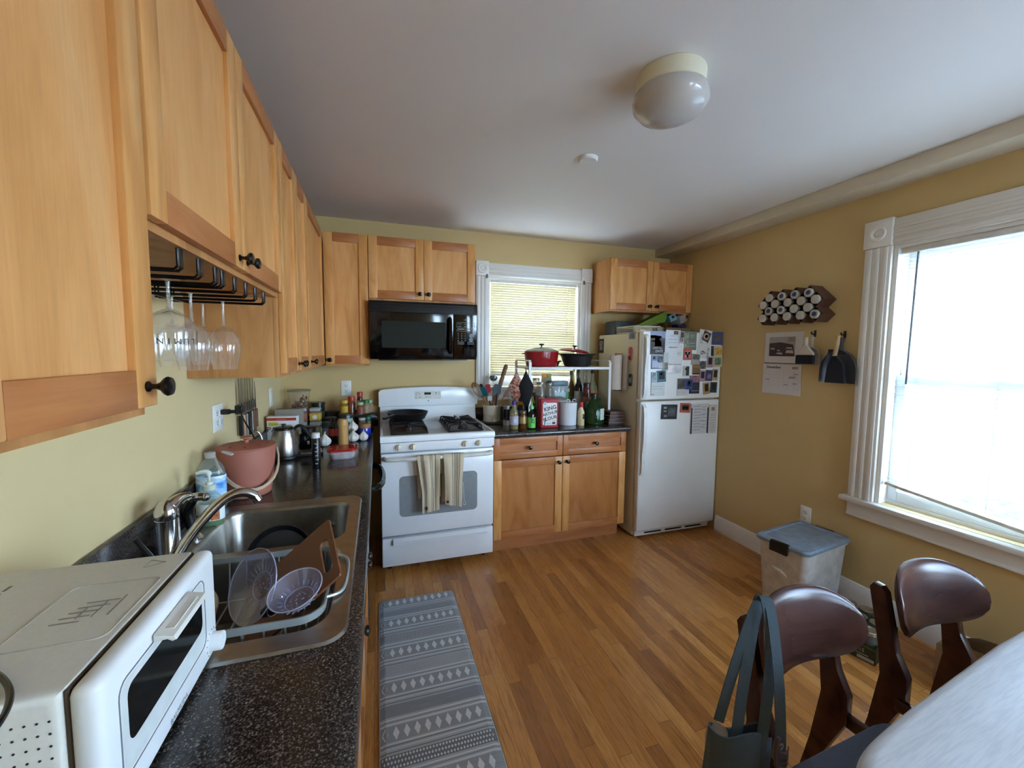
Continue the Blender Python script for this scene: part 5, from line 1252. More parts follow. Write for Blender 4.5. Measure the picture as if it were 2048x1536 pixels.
jg = vessel('glass_jug', 'big green glass jug half full of dark liquid', 'jug', (2.318, -.455, CZR), [(0, 0), (.078, 0), (.084, .008), (.085, .10), (.078, .14), (.055, .175), (.03, .195), (.026, .20), (.026, .222), (0, .222)], clear('green jug glass', '3f6a34', 1.3, .25),
            [('dark_liquid', [(0, .004), (.076, .004), (.081, .010), (.082, .098), (0, .098)], pm('black liquid', '08110a', .15)), ('cap', [(0, .2225), (.03, .2225), (.03, .242), (.026, .245), (0, .245)], pm('dark cap', '20262a', .35))])
m = MB()
for i in range(8):
    a0, a1 = -1.45 + i * .08, -1.45 + (i + 1) * .08; R_ = .0862
    m.mesh([(R_ * math.cos(a0), R_ * math.sin(a0), .04), (R_ * math.cos(a1), R_ * math.sin(a1), .04), (R_ * math.cos(a1), R_ * math.sin(a1), .13), (R_ * math.cos(a0), R_ * math.sin(a0), .13)], [[0, 1, 2, 3]])
m.build('label', pm('jug label', 'b9c6b6', .5, var=.25, scale=90), jg)
m = MB(); m.tube([(.026, 0, .205), (.05, .0, .205), (.06, 0, .19), (.058, 0, .165)], .005, 8, smooth=1); m.build('loop_handle', clear('green jug glass'), jg)
WD = pm('dark acacia', '4a2c20', .45, var=.25, scale=25, stretch=(.3, 2, 2))
for k, lb in enumerate(('bottom', 'second lowest', 'second highest', 'top')):
    w2 = thing('wooden_board', '%s dark wooden board of the stack beside the green jug' % lb, 'board', (2.472, -.475, CZR + k * .0268), .04 * (k - 1.5), 'wooden boards stacked by the refrigerator')
    m = MB(); m.box(-.066, .066, -.08, .08, .011, .0265, .003); m.build('board', WD, w2)
    for sy_ in (-.06, .06):
        m = MB(); m.box(-.06, .06, sy_ - .008, sy_ + .008, 0, .0108, .001); m.build('foot', WD, w2)

# bottles and jars in the row under the white shelf
def row(l, r_, top, y, *a, **k):
    x, rr, h = stand(l, r_, top, y); return bottle(*a[:3], x, y, rr, h, *a[3:], **k)
JG = clear('jar glass grey', 'e4ddd2', 1.2, .12)
for i, (l, r_, top, y, c_, lb) in enumerate(((1064, 1080, 756, -.16, '5f4a3a', 'brown-filled glass jar at the left back under the shelf'), (1072, 1090, 764, -.26, '6b5a4a', 'clear jar of brown grain behind the flour bag, left one'), (1090, 1106, 766, -.26, '5a463a', 'clear jar of dark spice behind the flour bag, middle one'))):
    row(l, r_, top, y, 'storage_jar', lb, 'jar', JG, .18, pm('jar lid grey', '8c8478', .3, .4), .018, None, fill=(.85, pm('jar fill ' + c_, c_, .8, var=.3, scale=150)), nr=.82, group='storage jars under the white shelf')
x, rr, h = stand(1102, 1131, 762, -.19)
tb = thing('plastic_tub', 'square clear tub with slate blue lid under the shelf', 'tub', (x, -.19, CZR))
m = MB(); m.box(-rr, rr, -rr * .8, rr * .8, 0, h - .04, .008); m.build('body', clear('cloudy tub', 'dfe6e6', 1, .4), tb)
m = MB(); m.box(-rr - .002, rr + .002, -rr * .8 - .002, rr * .8 + .002, h - .0395, h, .004); m.build('lid', pm('slate blue lid', '4b6672', .4), tb)
m = MB(); m.rect((0, -rr * .8 - .001, 0), (1, 0, 0), (0, 0, 1), -rr * .8, rr * .7, h * .35, h * .72); m.build('label', pm('pale label', 'b3c4c6', .5), tb)
x, rr, h = stand(1083, 1103, 747, -.11)
pg = thing('snack_packet', 'orange and green snack packet at the window under the shelf', 'packet', (x, -.11, CZR))
m = MB(); m.box(-rr, rr, -.015, .015, 0, h - .03, .01); m.box(-rr, 0.002, -.012, .012, h - .04, h, .008, mi=1); m.box(.002, rr, -.012, .012, h - .035, h - .004, .008, mi=2)
m.build('packet', [pm('tan packet', '8d7a60', .5), pm('orange packet', 'd78a22', .45), pm('green packet', '7c9a30', .45)], pg)
row(1126, 1140, 776, -.215, 'green_jar', 'green jar with pale top between the tub and the amber bottle', 'jar', pm('green jar body', '2f6a22', .3), .2, pm('grey jar cap', '8d9a8a', .4), .03, None, nr=.8)
row(1135, 1151, 742, -.15, 'liquor_bottle', 'amber vinegar bottle with black cap under the shelf', 'bottle', clear('amber glass', '8a5a34', 1.3, .5), .42, BLACKP, .035, None, pm('grey brown label', '6b5a48', .5, var=.2, scale=80), (.1, .52))
row(1143, 1154, 737, -.13, 'wine_bottle', 'pale clear bottle at the window behind the amber one', 'bottle', clear('pale glass', 'd9d6b0', 1.2, .3), .4, pm('pale cap', 'c9c3a5', .4), .03, None)
row(1150, 1165, 739, -.24, 'olive_oil_bottle', 'tall dark olive oil bottle with white label under the shelf', 'bottle', pm('dark olive glass', '14180c', .1), .38, BLACKP, .03, None, pm('oil label', 'b4b1a6', .55, var=.12, scale=60), (.05, .62))
row(1166, 1178, 744, -.12, 'spirit_bottle', 'slim clear bottle with white and blue label under the shelf', 'bottle', clear('clear bottle'), .35, pm('white cap', 'cfd2d4', .4), .03, None, pm('white blue label', 'aeb8c4', .5, var=.3, scale=40), (.35, .8))
row(1166, 1182, 766, -.33, 'sauce_jar', 'red-brown jar with dark lid in front of the slim clear bottle', 'jar', pm('red brown sauce', '5b2a1e', .2), .2, pm('dark jar lid', '2d1d1a', .35), .025, None, pm('brown label', '84564a', .5, var=.2), (.2, .7), nr=.8)
row(1176, 1195, 740, -.25, 'vinegar_bottle', 'clear bottle with orange label nearest the refrigerator', 'bottle', clear('pale glass'), .42, BLACKP, .03, None, pm('orange label', 'b5652a', .5, var=.2), (.3, .62), fill=(.55, clear('pale vinegar', 'b8a070', 1, .5)))

# white shelf
wsx0, wsx1, wy0, wy1, wz = 1.768, 2.462, -.455, -.105, 1.37
ws = thing('counter_shelf', 'white metal shelf standing over the right worktop', 'shelf', ((wsx0 + wsx1) / 2, (wy0 + wy1) / 2, CZR)); lo = Vector(ws.location)
WM = pm('white powder coat', 'dcdcdc', .35, var=.02)
m = MB(); m.box(wsx0 - lo.x + .004, wsx1 - lo.x - .004, wy0 - lo.y, wy1 - lo.y, wz - .020 - lo.z, wz - lo.z, .003); m.build('shelf_board', WM, ws)
for xx in (wsx0, wsx1):
    m = MB(); m.tube([(xx - lo.x, wy0 - lo.y + .008, 0.001), (xx - lo.x, wy0 - lo.y + .008, 1.405 - lo.z), (xx - lo.x, wy0 - lo.y + .02, 1.418 - lo.z), (xx - lo.x, wy1 - lo.y - .02, 1.418 - lo.z), (xx - lo.x, wy1 - lo.y - .008, 1.405 - lo.z), (xx - lo.x, wy1 - lo.y - .008, .001)], 0, flat=(.022, .006, (0, 1, .0001)) if 0 else (.020, .012, (1, 0, 0)))
    m.build('side_frame', WM, ws)
def potholder(label, px, t, b_, hw, y, mat):
    a = at(px, t, y=y); bt = at(px + 1, b_, y=y); w_ = hw / 822 * 3.1
    r = thing('pot_holder', label, 'pot holder', a, -.25, 'pot holders hanging from the shelf'); H_ = a.z - bt.z
    def f(u, v):
        s_ = v * H_; hwid = w_ * (min(1, v / .42) ** 1.15 if v < .42 else max(.0, 1 - (v - .42) / .66) ** .75) + .003
        return ((u - .5) * 2 * hwid + .006 * v, -.012 * math.sin(PI * u) * math.sin(PI * v) + .004 * math.sin(8 * v), -.02 - s_)
    m = MB(); m.grid(f, 13, 21, th=.007); m.build('pad', mat, r)
    m = MB(); m.tube([(.0, 0, -.022), (-.006, 0, -.008), (0, 0, .002), (.006, 0, -.008), (0, 0, -.022)], .0022, 6, smooth=1); m.build('loop', pm('black loop', '1a1a1a', .8), r)
def crab():
    mt, nt, out = nodes('orange patterned cotton'); b = nd(nt, 'ShaderNodeBsdfPrincipled', i_Roughness=.9); nt.links.new(b.outputs[0], out.inputs[0])
    tc = nd(nt, 'ShaderNodeTexCoord'); n = nd(nt, 'ShaderNodeTexNoise', i_Scale=45.0, i_Detail=1.0, i_Distortion=1.0); nt.links.new(tc.outputs['Object'], n.inputs['Vector'])
    r = ramp(nt, n.outputs[0], [(.47, lin('c6ab98')), (.53, lin('a8482a'))]); nt.links.new(r.outputs[0], b.inputs['Base Color']); return mt
potholder('pot holder with orange print hanging at the left of the shelf', 1033, 738, 808, 17, -.22, crab())
potholder('black pot holder hanging beside the orange printed one', 1052, 737, 808, 14, -.478, pm('black cotton', '0c0c0e', .9, bump=.3, scale=200))

# pots on the shelf
RE = pm('red enamel', '8e1418', .18, var=.06, scale=8)
dt = thing('dutch_oven', 'oval red enamel pot with glass lid on the white shelf', 'pot', (1.925, -.285, wz)); ax_, ay_ = 1, .82
m = MB(); m.lathe([(0, .001), (.118, .001), (.128, .01), (.139, .075), (.143, .118), (.139, .118), (.134, .075), (.12, .012), (0, .008)], n=44, sy=ay_)
for s_ in (-1, 1): m.prism([(s_ * .138, -.03), (s_ * .165, -.02), (s_ * .165, .02), (s_ * .138, .03)], .098, .108, 'z', .003)
m.build('body', RE, dt)
ld = MB(); ld.lathe([(.144, .1185), (.144, .124), (.136, .127), (.10, .142), (.05, .151), (0, .153)], n=44, sy=ay_); ld = ld.build('lid', clear('grey lid glass', 'a9aaa8', 1.6, .55), dt)
m = MB(); m.tube([(.1425 * math.cos(a), .1425 * ay_ * math.sin(a), .123) for a in [2 * PI * k / 44 for k in range(44)]], .003, 6, closed=True); m.build('lid_rim', STEEL, ld)
m = MB(); m.lathe([(.006, .152), (.006, .168), (.02, .174), (.022, .180), (.016, .184), (0, .185)], n=18); m.build('lid_knob', BLACKP, ld)
wo = thing('cast_iron_wok', 'deep black pan with flared rim on the white shelf', 'pan', (2.248, -.275, wz))
m = MB(); m.lathe([(0, .001), (.095, .001), (.105, .006), (.135, .085), (.162, .103), (.162, .107), (.133, .092), (.10, .012), (0, .008)], n=40); m.build('body', IRON, wo)
lp = thing('enamel_lid', 'red enamel lid lying tilted on the black pan', 'lid', (2.221, -.275, wz + .118)); M = TM((0, 0, 0), .06, .10)
m = MB(); m.lathe([(.128, 0), (.130, .004), (.11, .018), (.05, .030), (0, .032)], n=40, M=M); m.lathe([(.128, 0), (.105, .012), (0, .024)], n=40, mi=1, M=M); m.build('dome', [RE, pm('cream enamel', 'cdbf9c', .3)], lp)
m = MB(); m.lathe([(.007, .031), (.007, .042), (.022, .05), (.02, .056), (0, .058)], n=18, M=M); m.build('lid_knob', BLACKP, lp)
p2 = thing('black_pan', 'black pan with domed side standing right of the flared pan', 'pan', (2.395, -.14, wz))
m = MB(); m.lathe([(0, .001), (.05, .001), (.058, .02), (.053, .05), (.035, .085), (.012, .105), (0, .107)], n=30); m.build('body', IRON, p2)
p3_ = thing('small_skillet', 'small black skillet between the red pot and the flared pan', 'pan', (2.085, -.17, wz))
m = MB(); m.lathe([(0, .001), (.04, .001), (.052, .036), (.049, .036), (.038, .006), (0, .005)], n=28); m.build('body', IRON, p3_)
m = MB(); m.tube([(.0, -.05, .03), (.005, -.09, .04), (.01, -.12, .042)], [.006, .009, .008], 8); m.build('handle', BLACKP, p3_)

# ------------------------------------------------------------------ on the stove
sk = thing('cast_iron_skillet', 'black cast iron skillet on the back left burner', 'skillet', (.868, -.262, .9795))
m = MB(); m.lathe([(0, 0), (.118, 0), (.126, .005), (.148, .05), (.150, .054), (.145, .054), (.122, .008), (0, .006)], n=44); m.build('pan_body', IRON, sk)
m = MB(); m.tube([(-.10, -.108, .048), (-.125, -.14, .045), (-.162, -.185, .04), (-.172, -.198, .038)], 0, flat=(.026, .011, (.75, -.65, 0)), smooth=1); m.build('handle', IRON, sk)
def towel(label, x0t, x1t, x0b, x1b, zt, zb, stripes, seed, back):
    r = thing('dish_towel', label, 'towel', ((x0t + x1t) / 2, -.705, .787), 0, 'striped towels on the oven handle'); o_ = Vector(r.location); NU, NV = 41, 30
    def f(u, v, k=1):
        L_ = v * (.80 - zb)
        e = min(1, v * 1.6); x = (x0t + (x1t - x0t) * u) * (1 - e) + (x0b + (x1b - x0b) * u) * e
        fold = math.sin(u * 3.2 * PI + seed) * .009 * (1 - .5 * v) + math.sin(u * 9 + seed * 2 + v * 3) * .003
        y = -.7225 - .002 + fold * min(1, v * 4) - .014 * min(1, v * 3) * .6; z = .804 - L_ + .018 * (u - .5) * v * (1 if seed < 2 else -1.4)
        if v < .06: y = -.705 - .0185 * math.sin(v / .06 * PI / 2); z = .8055 - .006 * (1 - math.cos(v / .06 * PI / 2))
        return Vector((x, y, z)) - o_
    m = MB(); sm = lambda i, j: 1 if any(a <= i / (NU - 1) < b for a, b in stripes) else 0
    m.grid(f, NU, NV, mif=sm); m.build('front_fold', TWM, r, smooth=80, flip=False)
    def g(u, v):
        p = f(u, v) + o_; q = -.705 + (-.705 - p.y); y = min(q - .0, -.655) if v > .1 else q; zz = .8055 - v * back + (.0 if v > .06 else .012 * math.sin(v / .06 * PI))
        if v < .06: y = -.705 + .020 * math.sin(v / .06 * PI / 2)
        else: y = -.685 + .003 * math.sin(u * 9 + seed) + min(.02, v * .05)
        return Vector((x0t + (x1t - x0t) * u + .012 * (v if seed < 2 else -v * .2), y, zz)) - o_
    m = MB(); m.grid(g, NU, NV, mif=sm); m.build('back_fold', TWM, r, smooth=80, flip=False)
    return r, o_
TWM = [pm('natural linen', 'c9b99c', .9, var=.06, bump=.25, scale=220), pm('black stripe', '2a2528', .9)]
st_ = [(.20 + k * .05, .225 + k * .05) for k in range(4)]
r, o_ = towel('cream striped dish towel over the oven handle, left one', .893, 1.043, .925, 1.035, .80, .430, [(.14, .17), (.19, .22), (.25, .27)] + [(.55 + k * .075, .575 + k * .075) for k in range(5)], .6, .30)
m = MB(); m.box(.945 - o_.x, .957 - o_.x, -.745 - o_.y, -.742 - o_.y, .452 - o_.z, .475 - o_.z); m.build('tag', pm('black print'), r)
r, o_ = towel('cream striped dish towel over the oven handle, right one', 1.064, 1.203, 1.075, 1.185, .80, .455, [(.42 + k * .085, .445 + k * .085) for k in range(5)], 2.3, .34)
m = MB(); m.box(1.082 - o_.x, 1.096 - o_.x, -.745 - o_.y, -.742 - o_.y, .485 - o_.z, .50 - o_.z); m.build('tag', pm('black print'), r)
m = MB(); q = [(1.2, -.70, .60), (1.205, -.70, .52), (1.208, -.70, .47), (1.198, -.705, .455), (1.205, -.71, .445), (1.218, -.705, .452), (1.214, -.70, .47)]; m.tube([Vector(p) - o_ for p in q], .002, 6, smooth=2); m.build('hanging_loop', pm('white string', 'cfcac0', .8), r)

# ------------------------------------------------------------------ on the refrigerator
def fpx(px): return FX0 + (px - 1281) * (.762 / 166.5)
_cd = [0]
def card(name, label, cat, box_, base, deco=(), rot=0, group='photos and cards on the refrigerator', y0=-.6955, txt=()):
    l, t, r_, b = box_; zt, zb_ = at((l + r_) / 2, t, y=y0).z, at((l + r_) / 2, b, y=y0).z
    w_, h_ = fpx(r_) - fpx(l), zt - zb_; _cd[0] += 1; th = .0006 + .00025 * _cd[0]
    cx = min((fpx(l) + fpx(r_)) / 2, FX1 - w_ / 2 + .003)
    m = MB(); m.box(-w_ / 2, w_ / 2, -th, -.0001, -h_ / 2, h_ / 2); mats = [pm('card ' + base, base, .55, var=.05)]
    for d_ in deco:      # (u0,v0,u1,v1,colour[,noise]) in 0..1 from the top left
        c = d_[4]; mm = pm('card ' + c + str(len(d_)), c, .55, var=.6 if len(d_) > 5 else .06, scale=d_[5] if len(d_) > 5 else 40)
        if mm not in mats: mats.append(mm)
        u0, v0, u1, v1 = d_[:4]
        if u1 < u0:     # a round mark: centre u,v and radius in u1 (negative)
            R_ = -u1 * w_; m.mesh([((u0 - .5) * w_ + R_ * math.cos(a), -th - .0002, (.5 - v0) * h_ + R_ * math.sin(a)) for a in [2 * PI * k / 16 for k in range(16)]], [list(range(16))], mats.index(mm))
        else: m.rect((0, -th - .00012, 0), (1, 0, 0), (0, 0, 1), (u0 - .5) * w_, (u1 - .5) * w_, (.5 - v1) * h_, (.5 - v0) * h_, mats.index(mm))
    for s_, u, v, sz, c, ang in txt:
        mm = pm('ink ' + c, c, .6)
        if mm not in mats: mats.append(mm)
        m.text(s_, sz * h_, TM(((u - .5) * w_, -th - .0004, (.5 - v) * h_), PI / 2) @ Matrix.Rotation(ang, 4, 'Z'), mats.index(mm))
    o = solo(name, m, mats, label, cat, (cx, y0, (zt + zb_) / 2), 0, group, rot=(0, rot, 0), smooth=0); return o
K = 'card'; PH = 'photo'
card('wedding_card', 'tall photo card of an embracing couple, top left of the freezer door', K, (1296, 662, 1326, 709), '57504b', [(0, 0, 1, .3, '8c94b0'), (.0, .18, .45, .45, '6b4a38', 30), (.3, .2, .75, .65, '4c443f', 60), (.45, .25, .62, .55, 'a58c82'), (.05, .4, .95, 1, '3d3733', 40)], txt=[('SAVE the', .5, .72, .12, 'b9b4ae', 0), ('DATE', .62, .86, .15, 'c9c4be', 0)])
card('invitation', 'white printed invitation card beside the couple card on the freezer', K, (1327, 660, 1357, 705), 'cfcfd4', [(.25, .25, .85, .27, '9a9aa0'), (.2, .4, .9, .42, '9a9aa0'), (.15, .55, .9, .57, 'a5a5ab')])
card('invitation', 'white wreath card with a green letter H on the freezer door', K, (1330, 690, 1362, 748), 'd3d3d3', [(.1, .06, .7, .10, '8f948f', 60), (.05, .66, .95, .68, '7d7d80', 50), (.04, .7, .96, .95, 'c9c4c6', 8)], txt=[('H', .78, .30, .2, '8fae5c', 0)])
card('oval_magnet', 'small oval brown magnet at the top of the freezer door', 'magnet', (1343, 662, 1352, 669), '3f3426', [(.2, .2, .8, .8, '6a5a3a')], y0=-.6958)
card('flower_card', 'card with a dried flower sprig at the top of the freezer', K, (1353, 663, 1367, 687), 'b7b2a8', [(.3, .05, .8, .5, '5a3d35', 50), (.2, .45, .7, .85, '7d7a76', 60)])
card('menu_card', 'sage green printed card at the top of the freezer', K, (1365, 663, 1391, 700), '6d7568', [(.5, .18, .85, .21, 'a5ab9f'), (.5, .28, .8, .31, 'a5ab9f'), (.45, .62, .9, .65, 'a5ab9f'), (.45, .78, .9, .81, 'a5ab9f'), (.05, .1, .35, .9, '8e927c', 40)])
card('photo_print', 'photo in a coral red frame on the freezer door', PH, (1364, 697, 1382, 720), 'b9563f', [(.2, .22, .82, .78, 'a59a9a'), (.22, .3, .45, .55, '15121a'), (.58, .3, .8, .55, '15121a'), (.42, .5, .6, .8, '15121a')])
card('race_number', 'tilted white card with a sideways number nine on the freezer', K, (1395, 660, 1423, 717), 'cfcdc9', [(.75, .6, .95, .95, 'b5b2ad', 60), (.68, .34, .74, .46, '77757a')], .12, txt=[('2022', .22, .33, .17, '7a787a', PI / 2), ('9', .5, .8, .32, '3a3838', PI / 2)])
card('gear_magnet', 'round gear-shaped brown magnet over the white number card', 'magnet', (1404, 663, 1420, 683), '4d352b', [(.5, .5, -.38, 0, 'b09a88'), (.5, .5, -.2, 0, '8a786a')], .4)
card('art_card', 'blue square card with a dark pattern at the freezer top right', K, (1425, 664, 1450, 690), '3d4a6b', [(.2, .3, .8, .7, '5a4a4a', 40)])
card('photo_print', 'dark narrow photo under the blue square card', PH, (1424, 692, 1434, 712), '2a2226', [(.1, .1, .9, .3, '55484a', 60)])
card('art_card', 'cream card with orange and green plant drawings at the freezer edge', K, (1436, 692, 1455, 734), 'b9ad8c', [(.15, .1, .9, .42, 'b88a3a', 40), (.15, .55, .85, .9, '6a7a62', 40)], -.04)
card('photo_print', 'instant photo in a pink frame at the right below the number card', PH, (1416, 713, 1429, 735), 'a5858a', [(.2, .12, .85, .72, '2b2124', 60)])
card('postcard', 'pale postcard of a tree left of the round grey magnet', K, (1382, 708, 1400, 730), 'a39a94', [(.1, .05, .9, .5, '5f5e56', 40)], .08)
card('postcard', 'brown wooden house postcard on the freezer', K, (1385, 729, 1402, 749), '7a5a34', [(.0, .85, 1, 1, '2d221c'), (.1, .1, .9, .3, '96743f')])
card('round_magnet', 'round grey globe magnet on the freezer', 'magnet', (1399, 722, 1414, 738), '8d8681', [(.5, .5, -.46, 0, '55534f', 50)])
card('photo_print', 'black and white photo strip in the middle of the freezer', PH, (1365, 732, 1378, 752), 'b5b8b0', [(.45, .05, .95, .95, '35302f', 50), (.3, .2, .5, .4, '1d1b1c')])
card('photo_print', 'instant photo in a mauve frame right of the wooden house card', PH, (1401, 741, 1413, 763), 'a98a90', [(.2, .1, .85, .7, '2a1f22', 60)], .04)
card('photo_print', 'instant photo in a violet frame at the freezer right', PH, (1414, 740, 1429, 762), '4a415f', [(.25, .35, .75, .8, '77748e', 40)], .04)
card('photo_print', 'instant photo in a cream frame at the freezer right edge', PH, (1429, 738, 1441, 761), 'b09a6c', [(.2, .1, .85, .72, '211a1c', 60)], .05)
card('photo_print', 'tilted instant photo in a yellow frame at the freezer bottom right', PH, (1410, 765, 1424, 788), 'b08a48', [(.2, .12, .8, .75, '241c1e', 60)], -.1)
card('photo_print', 'instant photo in a dark teal frame at the freezer bottom right', PH, (1426, 764, 1440, 785), '33454a', [(.2, .12, .8, .75, '1d1a1e', 60)], .03)
card('photo_print', 'black and white couple photo with white caption, freezer bottom', PH, (1354, 757, 1378, 791), 'c4c2c0', [(.0, .0, 1, .62, '4d4845', 30), (.1, .72, .85, .74, '9f9d9b'), (.1, .82, .8, .84, '9f9d9b')])
card('poster_card', 'dark movie style card with a sunset top, freezer bottom', K, (1380, 751, 1401, 787), '2b2532', [(.0, .0, 1, .38, '8a6468', 20), (.2, .82, .9, .86, '8a8590')])
card('photo_print', 'instant photo in a bright blue frame at the freezer bottom', PH, (1371, 758, 1386, 779), '33437f', [(.2, .12, .85, .7, '20243a', 40), (.35, .2, .6, .5, '9aa0b5')], .05)
card('photo_print', 'blue and white baby photo under the couple card', PH, (1299, 710, 1323, 738), '7d8496', [(.05, .4, .6, .9, 'b4bad0'), (.5, .1, .95, .5, '5a5c66', 40), (.6, .55, .95, .95, 'c3c4cc'), (.1, .1, .3, .3, '2f3038')])
card('note_card', 'narrow white and green card left of the wreath card', K, (1323, 705, 1333, 741), 'b9bdb9', [(.1, .55, .9, .95, '85846a', 40)])
card('photo_print', 'instant photo in a teal frame at the freezer left', PH, (1311, 741, 1329, 764), '46727a', [(.2, .1, .85, .75, '14151a', 40), (.4, .2, .6, .4, '9aa5ab')], -.06)
card('photo_print', 'pale blue instant photo beside the teal framed one', PH, (1300, 744, 1311, 765), 'a3b6ba', [(.15, .1, .8, .7, '8a9298', 40)], -.05)
card('note_card', 'white note with handwritten lines at the freezer bottom left', K, (1300, 766, 1327, 791), 'c9cfcc', [(.05, .25, .85, .28, '8d9492'), (.05, .45, .85, .48, '8d9492'), (.05, .85, .2, .95, '8a8f95')])
card('photo_magnet', 'black framed photo magnet on the refrigerator door', PH, (1323, 809, 1355, 838), '16181a', [(.4, .2, .9, .8, '4b4f50', 40), (.12, .15, .3, .28, '9a9c9c'), (.12, .4, .3, .5, '8a8c8c'), (.15, .7, .35, .85, '7a7c7c')], .03)
card('photo_print', 'instant photo in an orange frame on the refrigerator door', PH, (1362, 806, 1383, 825), 'b8583a', [(.15, .2, .82, .75, '1f1917'), (.15, .42, .82, .55, 'b8a870', 50)], .06)
card('menu_sheet', 'white printed list with dark side bars on the refrigerator door', 'paper', (1385, 808, 1423, 866), 'c6c3c2', [(0, .12, .07, 1, '1d1d2a'), (.93, .12, 1, 1, '1d1d2a')] + [(.15, .06 + .1 * k, .55 + .25 * (k % 2), .075 + .1 * k, '6f6d72') for k in range(9)] + [(.62, .09 + .12 * k, .88, .105 + .12 * k, '7c7a7e') for k in range(7)])
card('receipt', 'narrow white sheet with a brown logo on the refrigerator door', 'paper', (1424, 809, 1442, 865), 'c2bcb6', [(.3, .08, .7, .2, '83684f', 60)] + [(.2, .35 + .09 * k, .85, .365 + .09 * k, '8f8a86') for k in range(7)])
# side of the refrigerator
def sidecard(name, label, cat, l, t, r_, b, base, deco=None):
    a, c = at(l, t, x=FX0 - .001), at(r_, b, x=FX0 - .001); w_, h_ = abs(c.y - a.y), a.z - c.z
    m = MB(); m.box(-.0018, -.0002, -w_ / 2, w_ / 2, -h_ / 2, h_ / 2); mats = [pm('card ' + base, base, .5)]
    if deco: m.box(-.0022, -.0015, -w_ * .3, w_ * .3, -h_ * .3, h_ * .35, mi=1); mats.append(pm('side ' + deco, deco, .6, var=.6, scale=60))
    return solo(name, m, mats, label, cat, (FX0, (a.y + c.y) / 2, (a.z + c.z) / 2), 0, 'things on the refrigerator side')
sidecard('sticker', 'narrow black and white sticker on the refrigerator side', 'sticker', 1198, 678, 1207, 706, '2a2424', '8b8583')
sidecard('postcard', 'small blue-grey picture high on the refrigerator side', 'card', 1258, 664, 1270, 678, '8a8f96', '6d7a8a')
q = at(1262, 707, x=FX0); oc_ = thing('bottle_opener', 'red oval magnetic opener on the refrigerator side', 'opener', q)
m = MB(); m.prism([(v_ * .9, u_ * 1.0) for v_, u_ in rrect(.045, .105, .021, 6)], -.014, -.0005, 'x', .004); m.build('body', pm('red opener', 'a81e18', .3), oc_)
m = MB(); m.box(-.0155, -.013, -.004, .010, -.02, .0); m.build('steel_edge', STEEL, oc_)
q = at(1262, 760, x=FX0); oc_ = thing('magnetic_clip', 'black magnetic clip on the refrigerator side', 'clip', q)
m = MB(); m.prism(rrect(.04, .10, .018, 6), -.012, -.0005, 'x', .003); m.build('body', BLACKP, oc_)
m = MB(); m.box(-.0135, -.0115, -.008, .008, -.025, .02, .001); m.build('plate', STEEL, oc_)
pt = thing('paper_towel', 'paper towel roll on a holder at the refrigerator side', 'paper towel', (2.528, -.425, 1.33))
PT = pm('paper towel', 'cfc3b8', .9, var=.05, bump=.3, scale=130)
m = MB(); m.lathe([(.02, -.145), (.052, -.145), (.053, .135), (.02, .135)], n=32); m.build('roll', PT, pt)
m = MB(); m.grid(lambda u, v: (.045 - .012 * u, -.028 - .09 * u, .135 - .28 * v), 6, 8, th=.0008); m.build('loose_sheet', PT, pt)
m = MB(); m.cyl((0, 0, -.158), (0, 0, .152), .006); m.box(-.004, .0605, -.005, .005, -.158, -.152, .001); m.box(-.004, .0605, -.005, .005, .144, .150, .001); m.build('holder', pm('brown bracket', '4a3a2c', .4), pt)

# on top of the refrigerator
def fbox(name, label, cat, l, t, r_, b, y, dep, mats, rz=0, z=None, tilt=0):
    a, c = at(l, t, y=y), at(r_, b, y=y); z0 = FZ - .012 + .0005 if z is None else z; r = thing(name, label, cat, ((a.x + c.x) / 2, y + dep / 2, z0), rz); return r, c.x - a.x, a.z - z0
r, w_, h_ = fbox('speaker_box', 'black box at the back left on top of the refrigerator', 'box', 1216, 641, 1256, 664, -.30, .16, None)
r.location.x = max(r.location.x, FX0 + w_ / 2 + .002)
m = MB(); m.box(-w_ / 2, w_ / 2, -.08, .08, 0, h_, .006); m.build('case', pm('charcoal box', '24272b', .5), r)
m = MB(); m.box(-w_ * .25, -w_ * .05, -.082, -.0795, .002, h_ - .004); m.build('strap', BLACKP, r)
r, w_, h_ = fbox('wire_basket', 'cream wire edged tray at the front left of the refrigerator top', 'tray', 1244, 655, 1292, 664, -.58, .28, None); r.location.x = FX0 + .135
m = MB(); tubr = [(.115, .13, .001), (.125, .14, .055), (.132, .147, .056)]
for k in range(2): m.tube([(u, v, .006 + k * .05) for u, v in rrect(.25, .27, .02)], .004 if k else .003, 6, closed=True)
for k in range(22):
    t_ = -.12 + .24 * k / 21; m.tube([(t_, -.135, .004), (t_, -.137, .056)], .0016, 5); m.tube([(-.125, t_, .004), (-.127, t_, .056)], .0016, 5)
m.build('wires', pm('cream wire', 'd8cfb8', .4), r)
m = MB(); m.box(-.12, .12, -.13, .13, .001, .004); m.build('base', pm('cream wire'), r)
r, w_, h_ = fbox('white_carton', 'low white carton on top of the refrigerator', 'box', 1277, 647, 1312, 660, -.34, .22, None); r.location = (2.86, -.20, FZ - .0115)
m = MB(); m.box(-.09, .09, -.12, .12, 0, .075, .003); m.build('carton', pm('ivory card', 'd9d3b8', .6), r)
r = thing('cardboard_box', 'flat brown cardboard box at the right on top of the refrigerator', 'box', (3.20, -.22, FZ - .0115))
m = MB(); m.box(-.13, .13, -.14, .14, 0, .068, .002); m.build('carton', pm('brown card', '8f7a58', .8, var=.06), r)
r = thing('dark_cloth_bag', 'black and white bag between the boxes on the refrigerator', 'bag', (3.01, -.28, FZ - .0115))
